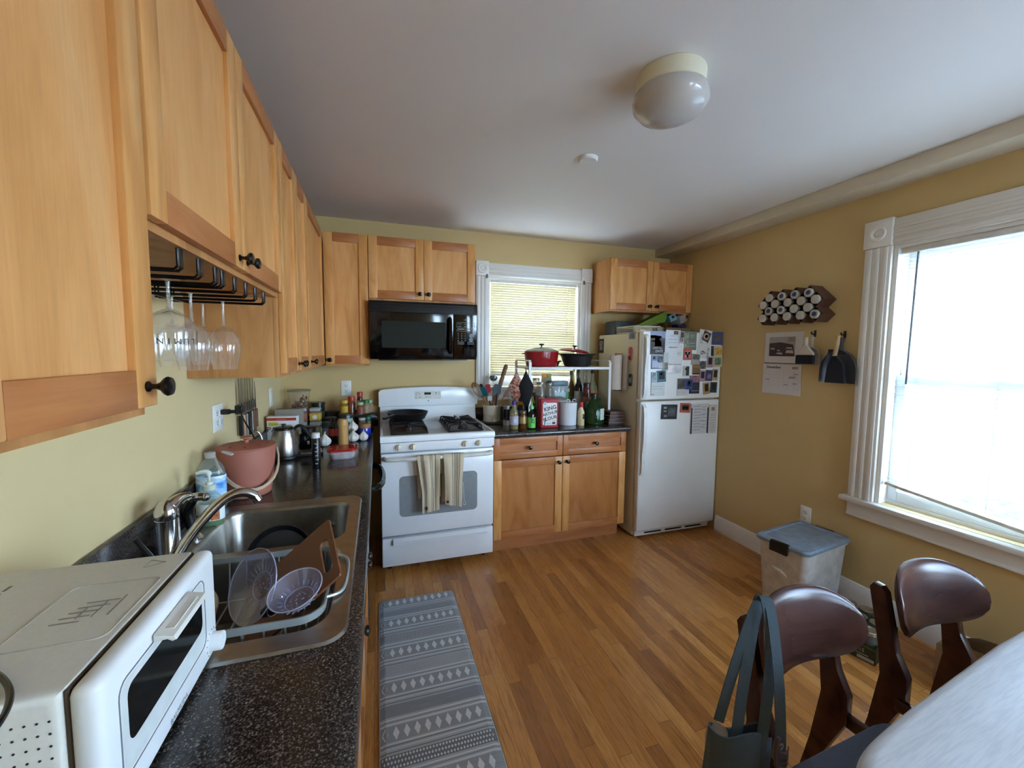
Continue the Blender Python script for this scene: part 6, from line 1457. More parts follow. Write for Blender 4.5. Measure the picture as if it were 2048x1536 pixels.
m = MB(); m.grid(lambda u, v: (.06 * math.cos(2 * PI * u) * math.sin(PI * v) ** .6, .09 * math.sin(2 * PI * u) * math.sin(PI * v) ** .6, .045 - .0445 * math.cos(PI * v) + .006 * math.sin(8 * u * PI) * math.sin(PI * v)), 33, 13, mif=lambda i, j: 1 if 20 < i < 27 and 3 < j < 8 else 0); m.build('bag', [pm('black nylon', '0d0d10', .5), pm('white print bag', 'a8a39a', .6)], r)
gb = thing('snack_bag', 'green bag tilted on the white carton above the refrigerator', 'bag', (2.90, -.30, FZ + .075))
a = at(1272, 650, y=-.33) - Vector(gb.location); b = at(1332, 621, y=-.33) - Vector(gb.location); c = at(1326, 645, y=-.33) - Vector(gb.location)
m = MB(); d_ = b - a
def gf(u, v):
    p = a + d_ * u; th_ = (.012 + .055 * u); return (p.x + .0, p.y + .10 * (v - .5), p.z - th_ * (1 if 0 else 0) + .0)
pts_t = [a, b]; 
m.mesh([a + Vector((0, -.03, 0)), b + Vector((0, -.03, 0)), c + Vector((0, -.03, 0)), a + Vector((.03, -.03, -.006)), a + Vector((0, .08, 0)), b + Vector((0, .08, 0)), c + Vector((0, .08, 0)), a + Vector((.03, .08, -.006))], [[0, 1, 2, 3], [4, 7, 6, 5], [0, 4, 5, 1], [3, 2, 6, 7], [0, 3, 7, 4], [1, 5, 6, 2]])
bo = m.build('bag', pm('lime bag', '5d7a1e', .4, var=.12), gb, smooth=0)
m = MB(); p_ = (a + c) * .5 + d_ * .12; m.text('~~~', .04, Matrix.Translation(p_ + Vector((.0, -.0315, .012))) @ Matrix.Rotation(PI / 2, 4, 'X') @ Matrix.Rotation(.42, 4, 'Z')); m.build('lettering', pm('brown ink', '4a2a1c'), gb)
bb = thing('blue_box', 'light blue open carton sticking out behind the green bag', 'box', at(1343, 636, y=-.30)); bb.rotation_euler = (0, -.4, 0)
m = MB(); m.box(-.035, .035, -.02, .08, -.03, .03, .002); m.box(-.012, .018, -.0215, -.019, -.004, .02, mi=1); m.build('carton', [pm('sky carton', '6f9fb0', .5), pm('black print')], bb)
bb = thing('orange_box', 'grey carton with orange end on the cardboard box', 'box', at(1364, 637, y=-.30)); bb.rotation_euler = (0, -.35, .25)
m = MB(); m.box(-.055, .03, -.02, .08, -.036, .034, .002); m.box(.0302, .06, -.018, .075, -.034, .032, .002, mi=1); m.box(.035, .055, -.0195, -.017, -.012, .016, mi=2); m.build('carton', [pm('grey carton', '9a938e', .6), pm('orange carton', 'c47a3a', .5), pm('black print')], bb)
bb = thing('purple_packet', 'dark purple packet at the right end of the refrigerator top', 'packet', (3.285, -.25, FZ + .0575))
m = MB(); m.box(-.05, .045, -.05, .05, 0, .05, .014, 3, M=Matrix.Rotation(.25, 4, 'Y')); m.build('packet', pm('violet foil', '35304a', .4, var=.3), bb)

# ------------------------------------------------------------------ on the right wall (local x runs towards the viewer, local -y into the room)
RW = -PI / 2
JC = [(335, 275, 0), (275, 355, 0), (475, 255, 1), (410, 335, 0), (345, 415, 1), (275, 495, 0), (615, 230, 0), (545, 315, 0), (475, 400, 1), (405, 480, 0), (760, 215, 0), (690, 295, 0), (615, 380, 1), (540, 465, 0), (850, 275, 0), (770, 360, 1), (690, 450, 0), (850, 430, 1)]
ys = {}
XJ = 3.262
pts = [(at(1480 + u * .1823, 540 + v * .1823, x=XJ), k) for u, v, k in JC]
y_first, y_last = at(1530, 605, x=XJ).y, at(1635, 590 + .0, x=XJ).y
sp_ = (y_first - y_last) / 8; zA = at(1530, 604.7, x=XJ).z; zC = at(1530, 630, x=XJ).z; sz_ = (zA - zC) / 2 * 1.0
sz_ = sp_ * 1.0
zmid = (zA + zC) / 2; dd = 3.5
RK = wood('rack walnut', '54362a', '3c241b', 'x', 20, .45)
rk = thing('spice_rack', 'brown zigzag wooden spice rack on the right wall', 'spice rack', (XR, y_first, zmid), RW); 
zrel = {0: None}
def cell(col, z):
    m = MB(); h_ = sp_; t_ = .0045; c_ = Vector((col * sp_, 0, z))
    q = [(0, -h_), (h_, 0), (0, h_), (-h_, 0)]
    for (a, b) in zip(q, q[1:] + q[:1]):
        a, b = Vector(a), Vector(b); n_ = Vector((b.y - a.y, a.x - b.x)).normalized() * t_ * .5
        m.prism([(c_.x + p.x, c_.z + p.y) for p in (a - n_, b - n_, b + n_, a + n_)], -.108, -.001, 'y')
    return m
cells = MB(); jars = []
for col in range(9):
    for z in ((sp_, -sp_) if col % 2 == 0 else (2 * sp_, 0)):
        c = cell(col, z - sp_ * .5 + 0); me = c.bm
        vs = [v.co.copy() for v in me.verts]; me.verts.index_update(); fs = [[v.index for v in f.verts] for f in me.faces]; me.free(); cells.mesh(vs, fs); jars.append((col, z - sp_ * .5))
cells.build('lattice', RK, rk)
blue = {(1, 0), (3, 1), (5, 1), (7, 1), (3, 0), (8, 0)}
ordn = ['first', 'second', 'third', 'fourth', 'fifth', 'sixth', 'seventh', 'eighth', 'ninth']
for k, (col, z) in enumerate(jars):
    up = z > 0.3 * sp_ if col % 2 else z > 0; isb = (col, 1 if up else 0) in blue
    r = thing('spice_jar', '%s-lidded jar, %s of the %s column in the zigzag rack' % ('blue' if isb else 'pale', 'upper' if up else 'lower', ordn[col]), 'spice jar', (XR, y_first - col * sp_, zmid + z), RW, 'jars in the zigzag wall rack')
    rr = sp_ * .60
    m = MB(); m.lathe([(0, .006), (rr, .006), (rr, .098), (0, .098)], n=20, M=TM((0, 0, 0), PI / 2)); m.build('jar', clear('spice rack glass', 'd8cdb8', 1.1, .5), r)
    m = MB(); m.lathe([(0, .0985), (rr * 1.02, .0985), (rr * 1.02, .118), (rr * .92, .121), (0, .121)], n=20, M=TM((0, 0, 0), PI / 2)); m.build('lid', pm('pale jar lid', 'b5aca0', .35), r)
    if isb:
        m = MB(); m.prism([(a * rr * .62, b * rr * .62) for a, b in ((1, .3), (.3, 1), (-.5, .7), (-.9, -.2), (-.2, -.8), (.7, -.6))], -.1222, -.1206, 'y'); m.build('lid_mark', pm('blue ink', '2c4170', .5), r)

cl = thing('wall_calendar', 'open wall calendar with a reclining figure print, showing December', 'calendar', (XR, -1.232, 1.422), RW)
m = MB(); m.box(-.14, .14, -.006, -.002, .004, .218); m.mesh([(-.105, -.0066, .05), (.09, -.0066, .05), (.09, -.0066, .185), (-.105, -.0066, .185)], [[0, 1, 2, 3]], 1)
m.mesh([(-.105, -.0069, .05), (.09, -.0069, .05), (.075, -.0069, .13), (-.02, -.0069, .148), (-.105, -.0069, .142)], [[0, 1, 2, 3, 4]], 2)
m.mesh([(.035, -.0069, .152), (.085, -.0069, .152), (.085, -.0069, .183), (.035, -.0069, .183)], [[0, 1, 2, 3]], 4)
for (u0, u1, v0, v1) in ((-.10, -.06, .10, .108), (-.05, .0, .066, .076), (.02, .08, .074, .092), (.02, .07, .105, .112), (-.045, -.02, .088, .096)):
    m.mesh([(u0, -.0072, v0), (u1, -.0072, v0 - .004), (u1 - .006, -.0072, v1), (u0 + .008, -.0072, v1)], [[0, 1, 2, 3]], 3)
m.build('picture_page', [pm('calendar paper', 'd2c9c4', .6, var=.02), pm('print grey', 'a39a95', .6), pm('print brown', '3d2a28', .6, var=.3, scale=25), pm('print light', 'b3a39b', .6), pm('print mid', '8b817d', .6)], cl, smooth=0)
m = MB(); m.box(-.146, .142, -.005, -.002, -.217, -.004)
m.text('December', .026, TM((-.118, -.0056, -.028), PI / 2), 1, align='LEFT', bold=.03); m.text('2023', .021, TM((.118, -.0056, -.030), PI / 2), 1, align='RIGHT', bold=.03)
for i in range(6): m.box(-.13, .128, -.0054, -.005, -.052 - i * .026, -.0515 - i * .026, mi=2)
for i in range(8): m.box(-.13 + i * .0368, -.1295 + i * .0368, -.0054, -.005, -.182, -.0515, mi=2)
for (u, v, w_) in ((.09, -.075, .03), (.06, -.095, .05), (.055, -.102, .04), (-.12, -.12, .03), (.02, -.15, .03), (.085, -.14, .03)): m.box(u, u + w_, -.0055, -.005, v, v + .006, mi=3)
m.build('month_page', [pm('calendar paper'), pm('calendar ink', '38353a'), pm('calendar grid', 'b3aaa8'), pm('pencil notes', '8d8687')], cl, smooth=0)
m = MB()
for i in range(34): m.tube([(-.136 + i * .0082, -.004 + .004 * math.cos(a), .0 + .0055 * math.sin(a)) for a in [2 * PI * k / 8 for k in range(8)]], .0008, 4, closed=True)
m.build('spiral', pm('grey wire', '6d6866', .4, .6), cl)

def dustpan(name, label, y, ztop, w_, h_, hand, col, rimc, brushc, hx, hz, group=None):
    r = thing(name, label, 'dustpan', (XR, y, ztop), RW)
    m = MB(); N = 24; hw = w_ / 2
    # pan: outline wide at the bottom, rounded to the handle
    def prof(v):   # half width at height fraction (0 bottom .. 1 top)
        return hw * (1 - max(0, v - .35) ** 2 * 1.55) if v < .98 else hw * .36
    def f(u, v):
        ww = prof(v); x = (u - .5) * 2 * ww; e = abs(u - .5) * 2
        y_ = -.012 - .034 * max(0, (e - .8) / .2) ** 1.0 - .034 * max(0, (v - .88) / .12); return (x, y_, -hand - h_ + h_ * v)
    m.grid(f, 21, 15, th=.003); m.build('pan', pm('pan ' + col, col, .45), r)
    m = MB(); m.tube([(0, -.03, -hand - .01), (0, -.026, -hand * .5), (0, -.02, -.012)], [.014, .011, .012], 10); m.build('pan_handle', pm('pan ' + rimc, rimc, .45), r)
    m = MB(); m.tube([(0, -.001, .006), (0, -.03, .006), (0, -.036, .02)], .0045, 8); m.box(-.008, .008, -.004, -.0005, -.012, .03, .001); m.build('wall_hook', BLACKP, r)
    return r
r = dustpan('dustpan', 'small cream dustpan with a dark brush hooked on the wall', -1.446, 1.612, .140, .12, .072, 'a79b8d', 'b5a795', None, 0, 0)
b = thing('hand_brush', 'small cream hand brush with dark bristles clipped in the small dustpan', 'brush', (XR - .023, -1.440, 1.612), RW)
m = MB(); m.tube([(0, -.046, -.016), (0, -.046, -.07)], [.012, .013], 10); m.prism([(-.014, -.065), (.014, -.065), (.03, -.09), (.055, -.118), (.057, -.130), (-.057, -.130), (-.055, -.118), (-.03, -.09)], -.056, -.036, 'y', .004, 1); m.build('handle', pm('cream brush', 'bcae9a', .5), b)
m = MB(); m.box(-.056, .056, -.058, -.034, -.188, -.1305, .002); m.build('bristles', pm('navy bristles', '14141c', .9, var=.3, scale=200, stretch=(1, 1, .05)), b)
r = dustpan('dustpan', 'large grey dustpan hooked on the wall beside the window', -1.626, 1.60, .215, .205, .082, '4a4c55', '34353b', None, 0, 0)
b = thing('hand_brush', 'wooden-handled dark brush hanging in the large grey dustpan', 'brush', (XR - .014, -1.628, 1.60), RW)
m = MB(); m.tube([(.004, -.052, .0), (.0, -.052, -.06), (-.012, -.05, -.13)], [.012, .013, .011], 10, smooth=1); m.build('handle', pm('bamboo brush', 'a98a5e', .5), b)
m = MB(); m.prism([(-.018, -.12), (.0, -.12), (.045, -.165), (.062, -.285), (-.055, -.285), (-.045, -.19)], -.062, -.040, 'y', .004, 1); m.build('bristles', pm('navy bristles'), b)

# ------------------------------------------------------------------ ceiling
lf = thing('ceiling_light', 'flush ceiling light with an oval frosted glass shade', 'ceiling light', (1.672, -2.095, ZC))
m = MB(); m.lathe([(0, -.0005), (.117, -.0005), (.118, -.004), (.115, -.05), (.11, -.056), (0, -.056)], n=48); m.build('base', pm('cream lamp base', 'd8cfb4', .4, var=.02), lf)
m = MB(); m.lathe([(.108, -.052), (.124, -.062), (.131, -.082), (.128, -.102), (.108, -.126), (.07, -.143), (.03, -.150), (0, -.151)], n=48); m.build('shade', pm('frosted shade', 'b7b0a8', .16, var=.02, sub=.2), lf)
m = MB(); m.lathe([(0, -.0005), (.05, -.0005), (.05, -.010), (.044, -.018), (0, -.019)], n=36)
solo('smoke_detector', m, pm('white detector', 'd9d6d0', .4, var=.02), 'small round white cover plate on the ceiling towards the cabinets', 'detector', (1.692, -1.447, ZC))

# ------------------------------------------------------------------ floor mat
mx0, mx1, my0, my1 = .648, 1.083, -2.32, -.958
m = MB()
m.prism(rrect(mx1 - mx0, my1 - my0, .035, 5, (mx0 + mx1) / 2, (my0 + my1) / 2), .0005, .007, 'z')
ol = rrect(mx1 - mx0, my1 - my0, .035, 5, (mx0 + mx1) / 2, (my0 + my1) / 2); il = rrect(mx1 - mx0 - .05, my1 - my0 - .05, .02, 5, (mx0 + mx1) / 2, (my0 + my1) / 2); n = len(ol)
m.mesh([(u, v, .007) for u, v in ol] + [(u, v, .014) for u, v in il], [[k, (k + 1) % n, n + (k + 1) % n, n + k] for k in range(n)]); m.mesh([(u, v, .014) for u, v in il], [list(range(n))])
def zt(x): return .0143 if mx0 + .025 <= x <= mx1 - .025 else .0143 - .007 * (max(mx0 + .025 - x, x - mx1 + .025) / .025)
def band(y0, y1, mi, dz=0, step=None):
    xs = [mx0 + .004, mx0 + .025, mx1 - .025, mx1 - .004]
    for a, b_ in zip(xs, xs[1:]): m.mesh([(a, y0, zt(a) + dz), (b_, y0, zt(b_) + dz), (b_, y1, zt(b_) + dz), (a, y1, zt(a) + dz)], [[0, 1, 2, 3]], mi)
rows = [-.998, -1.182, -1.41, -1.628, -1.852, -2.07, -2.28]
nD = 10
for ri, yr in enumerate(rows):
    band(yr - .034, yr + .034, 1)
    for k in range(nD + 1):
        cx = mx0 + .022 + k * (mx1 - mx0 - .03) / nD
        hw, hh = .0125, .030
        if cx + hw > mx1 - .003: continue
        P_ = [(cx - hw, yr), (cx, yr - hh), (cx + hw, yr), (cx, yr + hh)]
        m.mesh([(a, b_, zt(a) + .0004) for a, b_ in P_], [[0, 1, 2, 3]], 2)
    nx = rows[ri + 1] if ri + 1 < len(rows) else None
    if nx:
        a, b_ = yr - .034, nx + .034; L_ = a - b_
        for q, (f0, f1, mi) in enumerate(((.04, .07, 2), (.10, .13, 3), (.18, .20, 2), (.80, .83, 2), (.87, .89, 3), (.94, .97, 2), (.27, .30, 3))): band(a - L_ * f1, a - L_ * f0, mi)
        c0, c1 = a - L_ * .36, a - L_ * .74
        band(c1, c0, (1, 4, 1, 4, 3, 1)[ri])
        dk_ = 3 if ri in (1, 3) else 2
        if ri in (4, 3, 0, 5):
            nn = 34
            for i in range(nn):
                for j in range(3):
                    cx = mx0 + .012 + (i + .5 * (j % 2)) * (mx1 - mx0 - .024) / nn; cy = c1 + (j + .5) * (c0 - c1) / 3; s_ = .0042
                    m.mesh([(cx - s_, cy, zt(cx) + .0003), (cx, cy - s_ * 1.6, zt(cx) + .0003), (cx + s_, cy, zt(cx) + .0003), (cx, cy + s_ * 1.6, zt(cx) + .0003)], [[0, 1, 2, 3]], 4 if ri != 4 else 2)
        else:
            for i in range(60):
                cx = mx0 + .01 + i * (mx1 - mx0 - .02) / 60
                m.mesh([(cx, c1, zt(cx) + .0003), (cx + .0015, c1, zt(cx) + .0003), (cx + .0045, c0, zt(cx) + .0003), (cx + .003, c0, zt(cx) + .0003)], [[0, 1, 2, 3]], 2)
MT = dict(rough=.65, var=.10, scale=60, stretch=(.15, 5, 1))
solo('kitchen_mat', m, [pm('mat grey', 'aeb6bb', **MT), pm('mat dark grey', '959ca2', **MT), pm('mat pale', 'dcdfe0', **MT), pm('mat charcoal', '727980', **MT), pm('mat mid grey', '878e95', **MT)], 'grey anti-fatigue mat with rows of white diamonds on the floor', 'mat', flip=False) if 0 else solo('kitchen_mat', m, [pm('mat grey', 'aeb6bb', **MT), pm('mat dark grey', '959ca2', **MT), pm('mat pale', 'dcdfe0', **MT), pm('mat charcoal', '727980', **MT), pm('mat mid grey', '878e95', **MT)], 'grey anti-fatigue mat with rows of white diamonds on the floor', 'mat', smooth=0)

# ------------------------------------------------------------------ storage bin, jars, bags by the right wall
sb = thing('storage_bin', 'cloudy plastic storage bin with grey lid and dark latch by the right wall', 'storage bin', (3.062, -1.668, 0), math.radians(8.5))
def rings(mb, L_, mi=0, cap0=True, cap1=False):
    vs = [(u, v, z) for w_, d_, z, r_ in L_ for u, v in rrect(w_, d_, r_, 5)]; n = 24; fs = []
    if cap0: fs.append(list(range(n))[::-1])
    for q in range(len(L_) - 1):
        for k in range(n): fs.append([q * n + k, q * n + (k + 1) % n, (q + 1) * n + (k + 1) % n, (q + 1) * n + k])
    if cap1: fs.append([(len(L_) - 1) * n + k for k in range(n)])
    mb.mesh(vs, fs, mi)
m = MB(); rings(m, [(.36, .22, .001, .03), (.375, .235, .01, .03), (.425, .27, .372, .03), (.44, .285, .374, .03), (.44, .285, .384, .03), (.42, .265, .384, .03), (.37, .23, .015, .03)], cap1=True)
m.build('tub', clear('cloudy bin', 'd5d0ca', .9, .8, .3), sb)
m = MB(); rings(m, [(.452, .296, .3845, .035), (.458, .302, .388, .035), (.458, .302, .402, .035), (.442, .286, .41, .03), (.40, .245, .412, .03), (.39, .235, .406, .03)], cap1=True); m.build('lid', clear('grey bin lid', '8fa0b0', 1.4, .75), sb)
m = MB(); m.box(-.245, -.228, -.05, .05, .352, .408, .004); m.box(-.242, -.215, -.048, .048, .402, .4145, .003); m.build('latch', BLACKP, sb)
m = MB(); m.box(.228, .245, -.05, .05, .352, .408, .004); m.build('latch', BLACKP, sb)
m = MB(); m.mesh([(-.205, -.05, .22), (-.203, .02, .245), (-.2035, .03, .235), (-.2055, -.055, .20)], [[0, 1, 2, 3]]); 
m = MB(); m.tube([(-.207, .05, .245), (-.207, .02, .24), (-.2065, -.01, .235), (-.2055, -.035, .215)], [.003, .008, .009, .002], 6, smooth=1); m.build('torn_label', pm('white print'), sb)
m = MB(); m.grid(lambda u, v: ((u - .5) * .34 * (.9), (v - .5) * .2, .20 + .03 * math.sin(5 * u + 3 * v) + .01 * math.sin(13 * u)), 15, 9); m.mesh([(u, v, .02) for u, v in rrect(.34, .20, .03, 5)] + [(u, v, .195) for u, v in rrect(.37, .225, .03, 5)], [[k, (k + 1) % 24, 24 + (k + 1) % 24, 24 + k] for k in range(24)]); tag(m.build('contents', pm('pale kibble', '8d8378', .9, var=.2, scale=80), sb), None, None, kind='stuff')

jb = thing('jar_carton', 'dark green printed carton holding mason jars on the floor', 'carton', (3.02, -2.015, 0), math.radians(14))
w_, d_, h_ = .30, .235, .088
m = MB()
for a in ((-w_ / 2, w_ / 2, -d_ / 2, -d_ / 2 + .003), (-w_ / 2, w_ / 2, d_ / 2 - .003, d_ / 2), (-w_ / 2, -w_ / 2 + .003, -d_ / 2, d_ / 2), (w_ / 2 - .003, w_ / 2, -d_ / 2, d_ / 2)): m.box(*a, .001, h_)
m.box(-w_ / 2, w_ / 2, -d_ / 2, d_ / 2, .001, .004)
m.text('MASON JARS', .026, TM((-w_ / 2 - .0008, 0, .052), PI / 2, 0, -PI / 2), 1); m.box(-w_ / 2 - .0008, -w_ / 2, -d_ * .38, d_ * .38, .030, .033, mi=1); m.box(-w_ / 2 - .001, -w_ / 2, -d_ * .48, -d_ * .2, .006, .022, mi=2); m.box(-w_ / 2 - .0005, -w_ / 2, -d_ / 2, d_ / 2, .070, .078, mi=3)
m.build('carton', [pm('carton dark green', '1c2415', .5, var=.4, scale=25), pm('pale ink', 'a9a695'), pm('pale strip', '9a978b'), pm('green strip', '3f5a2a')], jb, smooth=0)
JL = pm('zinc jar lid', 'a8a69c', .28, .9); JB = clear('mason jar glass', 'dfe3d8', 1.2, .1)
for i in range(3):
    for j in range(3):
        u, v = -.098 + i * .098, -.0765 + j * .0765; c, s_ = math.cos(math.radians(14)), math.sin(math.radians(14))
        vessel('mason_jar', 'mason jar in the carton, %s row and %s from the wall' % (('front', 'middle', 'back')[j], ('third', 'second', 'first')[i]), 'jar', (3.02 + u * c - v * s_, -2.015 + u * s_ + v * c, .0045), [(0, 0), (.034, 0), (.037, .006), (.037, .095), (.031, .112), (.031, .128), (0, .128)], JB,
               [('lid', [(.029, .120), (.0345, .120), (.0345, .136), (.031, .1375), (.027, .1355), (0, .1355)], JL)], 'mason jars in the carton')
pb_ = thing('paper_bag', 'brown paper bag standing behind the second chair', 'paper bag', (3.13, -2.385, 0), math.radians(12))
m = MB(); W_, D2, H_ = .24, .15, .25
def pf(u, v):
    a = u * 4; k = int(a) % 4; t_ = a - int(a); cs = [(-1, -1), (1, -1), (1, 1), (-1, 1)]; p, q = cs[k], cs[(k + 1) % 4]
    x, y = p[0] + (q[0] - p[0]) * t_, p[1] + (q[1] - p[1]) * t_
    z = v * H_ * (1 - .22 * max(0, x) - .10 * max(0, y) + .05 * math.sin(7 * u)); b_ = .008 * math.sin(11 * u + 5 * v) * v
    return (x * W_ / 2 + b_, y * D2 / 2 * (1 + .1 * math.sin(PI * v)) + b_, .001 + z)
m.grid(pf, 41, 12, th=.0015); m.box(-W_ / 2 + .002, W_ / 2 - .002, -D2 / 2 + .002, D2 / 2 - .002, .001, .003); m.build('bag', pm('kraft paper', '7d6244', .85, var=.08, bump=.3, scale=60), pb_, smooth=20)
cbx = thing('produce_box', 'brown box with dry stalks by the right wall behind the paper bag', 'box', (3.22, -2.66, 0), .1)
m = MB(); m.box(-.11, .11, -.12, .12, .001, .17, .004); m.build('carton', pm('dull brown card', '6d5138', .85, var=.15), cbx)
m = MB()
for k in range(7): m.tube([(-.05 + .015 * k, -.05 + .02 * k, .165), (-.06 + .02 * k, .0 + .02 * k, .20 + .01 * (k % 3)), (-.08 + .03 * k, .05, .21 + .012 * (k % 2))], .004, 6, smooth=1)
m.build('stalks', pm('dry stalk', '5a4530', .9), cbx)

# ------------------------------------------------------------------ dining chairs
CH = wood('dark walnut stain', '40241d', '2f1813', 'x', 8, .25, '4a2b22', .1)
FAB = pm('grey blue seat fabric', '4c5262', .95, var=.12, bump=.3, scale=220)
def chair(label, loc, rz):
    r = thing('dining_chair', label, 'chair', loc, rz, 'dark wooden dining chairs at the table')
    NU, NV = 33, 11; t_ = .011
    def surf(u, v, off):
        a = (u - .5) * 2 * .995; hh = (1 - abs(a) ** 3.3) ** .5; zc = .700 + .012 * (1 - a * a) - (.0 if 1 else 0)
        z = zc + hh * .098 * (v - .5) * 2; y = .218 - .066 * a * a + (z - .7) * .24
        return (a * .208, y + off, z)
    m = MB(); vs, fs = [], []
    for off in (-t_, t_):
        for i in range(NU):
            for j in range(NV):
                x, y, z = surf(i / (NU - 1), j / (NV - 1), off * (1 if 0 < j < NV - 1 and 0 < i < NU - 1 else .45)); vs.append((x, y, z))
    N = NU * NV
    for i in range(NU - 1):
        for j in range(NV - 1):
            q = [i * NV + j, (i + 1) * NV + j, (i + 1) * NV + j + 1, i * NV + j + 1]; fs += [q, [N + k for k in q[::-1]]]
    bd = [i * NV for i in range(NU)] + [(NU - 1) * NV + j for j in range(1, NV)] + [i * NV + NV - 1 for i in range(NU - 2, -1, -1)] + [j for j in range(NV - 2, 0, -1)]
    for a, b_ in zip(bd, bd[1:] + bd[:1]): fs.append([b_, a, N + a, N + b_])
    m.mesh(vs, fs); m.build('backrest', CH, r, smooth=70)
    for s_ in (-1, 1):
        m = MB(); x = s_ * .155
        prof = [(.275, 0), (.305, 0), (.245, .30), (.222, .47), (.232, .56), (.268, .735), (.258, .752), (.236, .750), (.222, .735), (.182, .56), (.150, .50), (.150, .42), (.205, .28)]
        m.prism(prof, x - .0135, x + .0135, 'x', .003, 2); m.build('leg', CH, r)
        m = MB(); m.tube([(s_ * .185, -.315, 0.0), (s_ * .172, -.275, .43)], [.011, .018], 12); m.build('leg', CH, r)
    m = MB()
    m.box(-.172, .172, -.29, -.27, .385, .432, .003); m.box(-.158, .158, .05, .07, .40, .432, .003)
    for s_ in (-1, 1): m.box(s_ * .172 - .011, s_ * .172 + .011, -.28, .168, .395, .432, .003)
    m.build('seat_frame', CH, r)
    m = MB(); rings(m, [(.44, .40, .433, .07), (.462, .418, .445, .07), (.462, .418, .462, .07), (.44, .395, .478, .07), (.36, .32, .486, .06)], cap1=True); o = m.build('seat', FAB, r); o.location = (0, -.115, 0)
    return r
chair('dark wooden dining chair with the tote bag hanging on its back', (1.80, -2.795, 0), math.radians(3))
chair('dark wooden dining chair nearer the window, nothing hanging on it', (2.342, -2.80, 0), math.radians(-1))

# ------------------------------------------------------------------ table and cloth
tr = math.radians(5.8)
tb = thing('dining_table', 'dining table under the pale cloth at the lower right', 'table', (2.216, -3.294, 0), tr)
TWD = CH
m = MB(); m.prism(rrect(1.46, .86, .09, 6), .722, .748, 'z'); m.build('tabletop', TWD, tb)
m = MB(); m.box(-.62, .62, .32, .345, .65, .72); m.box(-.62, .62, -.345, -.32, .65, .72); m.box(-.64, -.62, -.32, .32, .65, .72); m.box(.62, .64, -.32, .32, .65, .72); m.build('apron', TWD, tb)
for lx in (-.125, .50):
    m = MB(); m.tube([(lx, -.06, .03), (lx, -.06, .30), (lx, -.06, .65)], [.05, .04, .05], 16); m.box(lx - .03, lx + .03, -.34, .20, 0, .04, .008); m.build('leg', TWD, tb)
def cloth_mat():
    mt, nt, out = nodes('pale grey tablecloth'); b = nd(nt, 'ShaderNodeBsdfPrincipled', i_Roughness=.9); nt.links.new(b.outputs[0], out.inputs[0])
    tc = nd(nt, 'ShaderNodeTexCoord'); mp = nd(nt, 'ShaderNodeMapping'); mp.inputs['Scale'].default_value = (18, 260, 18); nt.links.new(tc.outputs['Object'], mp.inputs[0])
    n = nd(nt, 'ShaderNodeTexNoise', i_Scale=1.0, i_Detail=2.0); nt.links.new(mp.outputs[0], n.inputs['Vector'])
    r = ramp(nt, n.outputs[0], [(.35, lin('b0aeae')), (.6, lin('bab8b7'))]); nt.links.new(r.outputs[0], b.inputs['Base Color'])
    bp = nd(nt, 'ShaderNodeBump', i_Strength=.08, i_Distance=.001); nt.links.new(n.outputs[0], bp.inputs['Height']); nt.links.new(bp.outputs[0], b.inputs['Normal']); return mt
def outline(t):
    a = 2 * PI * t; c, s_ = math.cos(a), math.sin(a); e = 2 / 14.0
    return Vector((math.copysign(abs(c) ** e, c) * .748, math.copysign(abs(s_) ** e, s_) * (.437 + .022 * (1 - min(1, abs(math.copysign(abs(c) ** e, c)) ** 2)))))
def wr(x, y):
    k = x * .55 + y; k2 = x * .35 - y * .6
    return (.0062 if y > -9 else 0) * math.sin(17 * k + 2.2 * math.sin(3 * x)) * (.5 + .5 * math.sin(3.1 * k2 + 1)) + .0025 * math.sin(41 * k + 3 * math.sin(5 * k2)) * (.5 + .5 * math.sin(4.7 * x + 2))
def clf(t, s_):
    o_ = outline(t)
    if s_ < .72:
        p = o_ * (s_ / .72); fade = min(1, (1 - s_ / .72) * 8); return (p.x, p.y, .7535 + (wr(p.x, p.y) + .003) * fade)
    q = (s_ - .72) / .28; n_ = o_.normalized()
    drop = .085 + .10 * max(0, o_.y / .45) + .05 * max(0, -o_.y / .45) + .012 * math.sin(2 * PI * t * 9)
    L_ = q * drop; rr = .012
    if L_ < rr * 1.57: an = L_ / rr; off, dz = rr * math.sin(an), rr * (1 - math.cos(an))
    else: off, dz = rr + (L_ - rr * 1.57) * (.10 + .22 * (.5 + .5 * math.sin(2 * PI * t * 11 + 1))), rr + (L_ - rr * 1.57) * .97
    p = o_ + n_ * off; return (p.x, p.y, .7535 - dz)
m = MB(); m.grid(clf, 241, 48); bmesh.ops.remove_doubles(m.bm, verts=list(m.bm.verts), dist=.0004)
o = m.build('tablecloth', cloth_mat(), smooth=80); o.location = (2.216, -3.294, 0); o.rotation_euler = (0, 0, tr); tag(o, 'pale grey cotton cloth spread over the dining table', 'tablecloth')

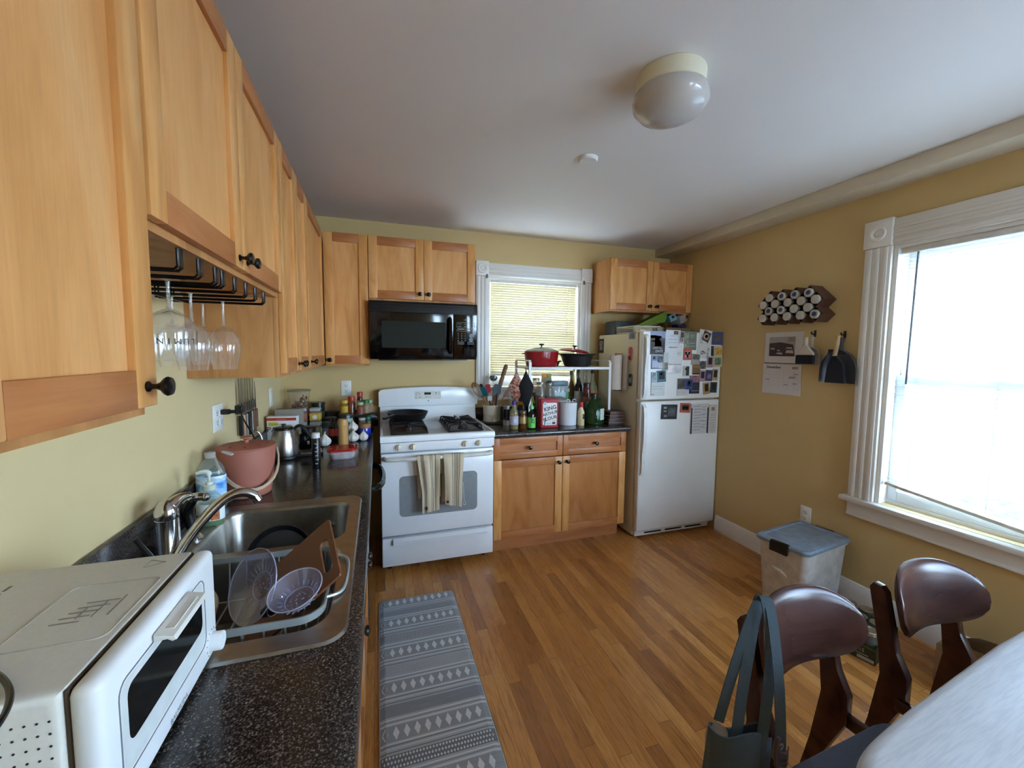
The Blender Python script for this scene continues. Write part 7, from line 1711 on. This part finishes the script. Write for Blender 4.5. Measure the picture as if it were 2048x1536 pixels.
# ------------------------------------------------------------------ tote bag on the first chair
BL = pm('slate blue canvas', '3a464c', .9, var=.08, bump=.3, scale=180); BLD = pm('dark bag lining', '0d1014', .8)
q0 = Vector((1.585, -2.63, .36)); tt_ = thing('tote_bag', 'slate blue tote bag hanging by its straps from the first chair', 'tote bag', q0)
def Q(px, py, y): return at(px, py, y=y) - q0
m = MB()
def bagf(u, v):
    a = 2 * PI * u; fl_ = 1 - .25 * v; x = math.cos(a) * .105 * (1.05 - .12 * v + .05 * math.sin(3 * a)); y = math.sin(a) * .055 * fl_
    zt_ = .16 + .035 * math.cos(a + 2.6) + .012 * math.sin(3 * a)
    return (-.045 + x - .02 * (1 - v), y - .01, -.17 + v * (zt_ + .17))
m.grid(bagf, 49, 16, th=.004); m.mesh([bagf(k / 48, 0) for k in range(48)], [list(range(48))[::-1]]); m.build('bag', BL, tt_, smooth=70)
m = MB(); m.mesh([Vector(bagf(k / 48, .72)) * 1 for k in range(48)], [list(range(48))]); m.build('dark_inside', BLD, tt_)
RIB = lambda mb, p, w_, d=(.9, -.4, 0): mb.tube(p, 0, flat=(w_, .004, d), smooth=2)
m = MB(); RIB(m, [Q(1437, 1442, -2.63), Q(1470, 1330, -2.625), Q(1505, 1225, -2.618), Q(1524, 1196, -2.60), Q(1540, 1200, -2.635), Q(1556, 1330, -2.69), Q(1562, 1450, -2.70), Q(1560, 1540, -2.70)], .024); m.build('strap', BL, tt_)
m = MB(); RIB(m, [Q(1472, 1478, -2.66), Q(1482, 1400, -2.65), Q(1500, 1290, -2.63), Q(1514, 1210, -2.612), Q(1522, 1192, -2.592), Q(1534, 1196, -2.63), Q(1545, 1300, -2.67), Q(1530, 1440, -2.68), Q(1512, 1545, -2.68)], .026); m.build('strap', BL, tt_)
sg = vessel('drink_can', 'shiny bottle top sticking out of the tote bag', 'bottle', q0 + Vector((-.115, .0, .055)), [(0, 0), (.026, 0), (.027, .10), (.024, .105), (.024, .118), (0, .119)], STEEL)
hc = thing('hair_clip', 'brown claw hair clip fastened on the bag strap', 'hair clip', at(1561, 1500, y=-2.715))
m = MB(); HB = pm('brown clip plastic', '4a3a38', .3)
m.grid(lambda u, v: (-.018 + .014 * math.cos(2.4 * (v - .5)) , .004 * math.sin(3 * u), .035 - .075 * u + 0 * v), 12, 6, th=.004); m.build('body', HB, hc)
m = MB()
for k in range(4): m.tube([(-.006, 0, -.004 - k * .013), (.008, -.006, -.006 - k * .013), (.020, -.004, -.004 - k * .012), (.026, .0, .002 - k * .012)], [.003, .0026, .002, .0012], 6, smooth=1)
m.build('teeth', HB, hc)
m = MB(); m.tube([(-.004, 0, .012), (.006, 0, .016), (.008, 0, .004), (0, 0, .0)], .0015, 6, smooth=1); m.build('spring', STEEL, hc)
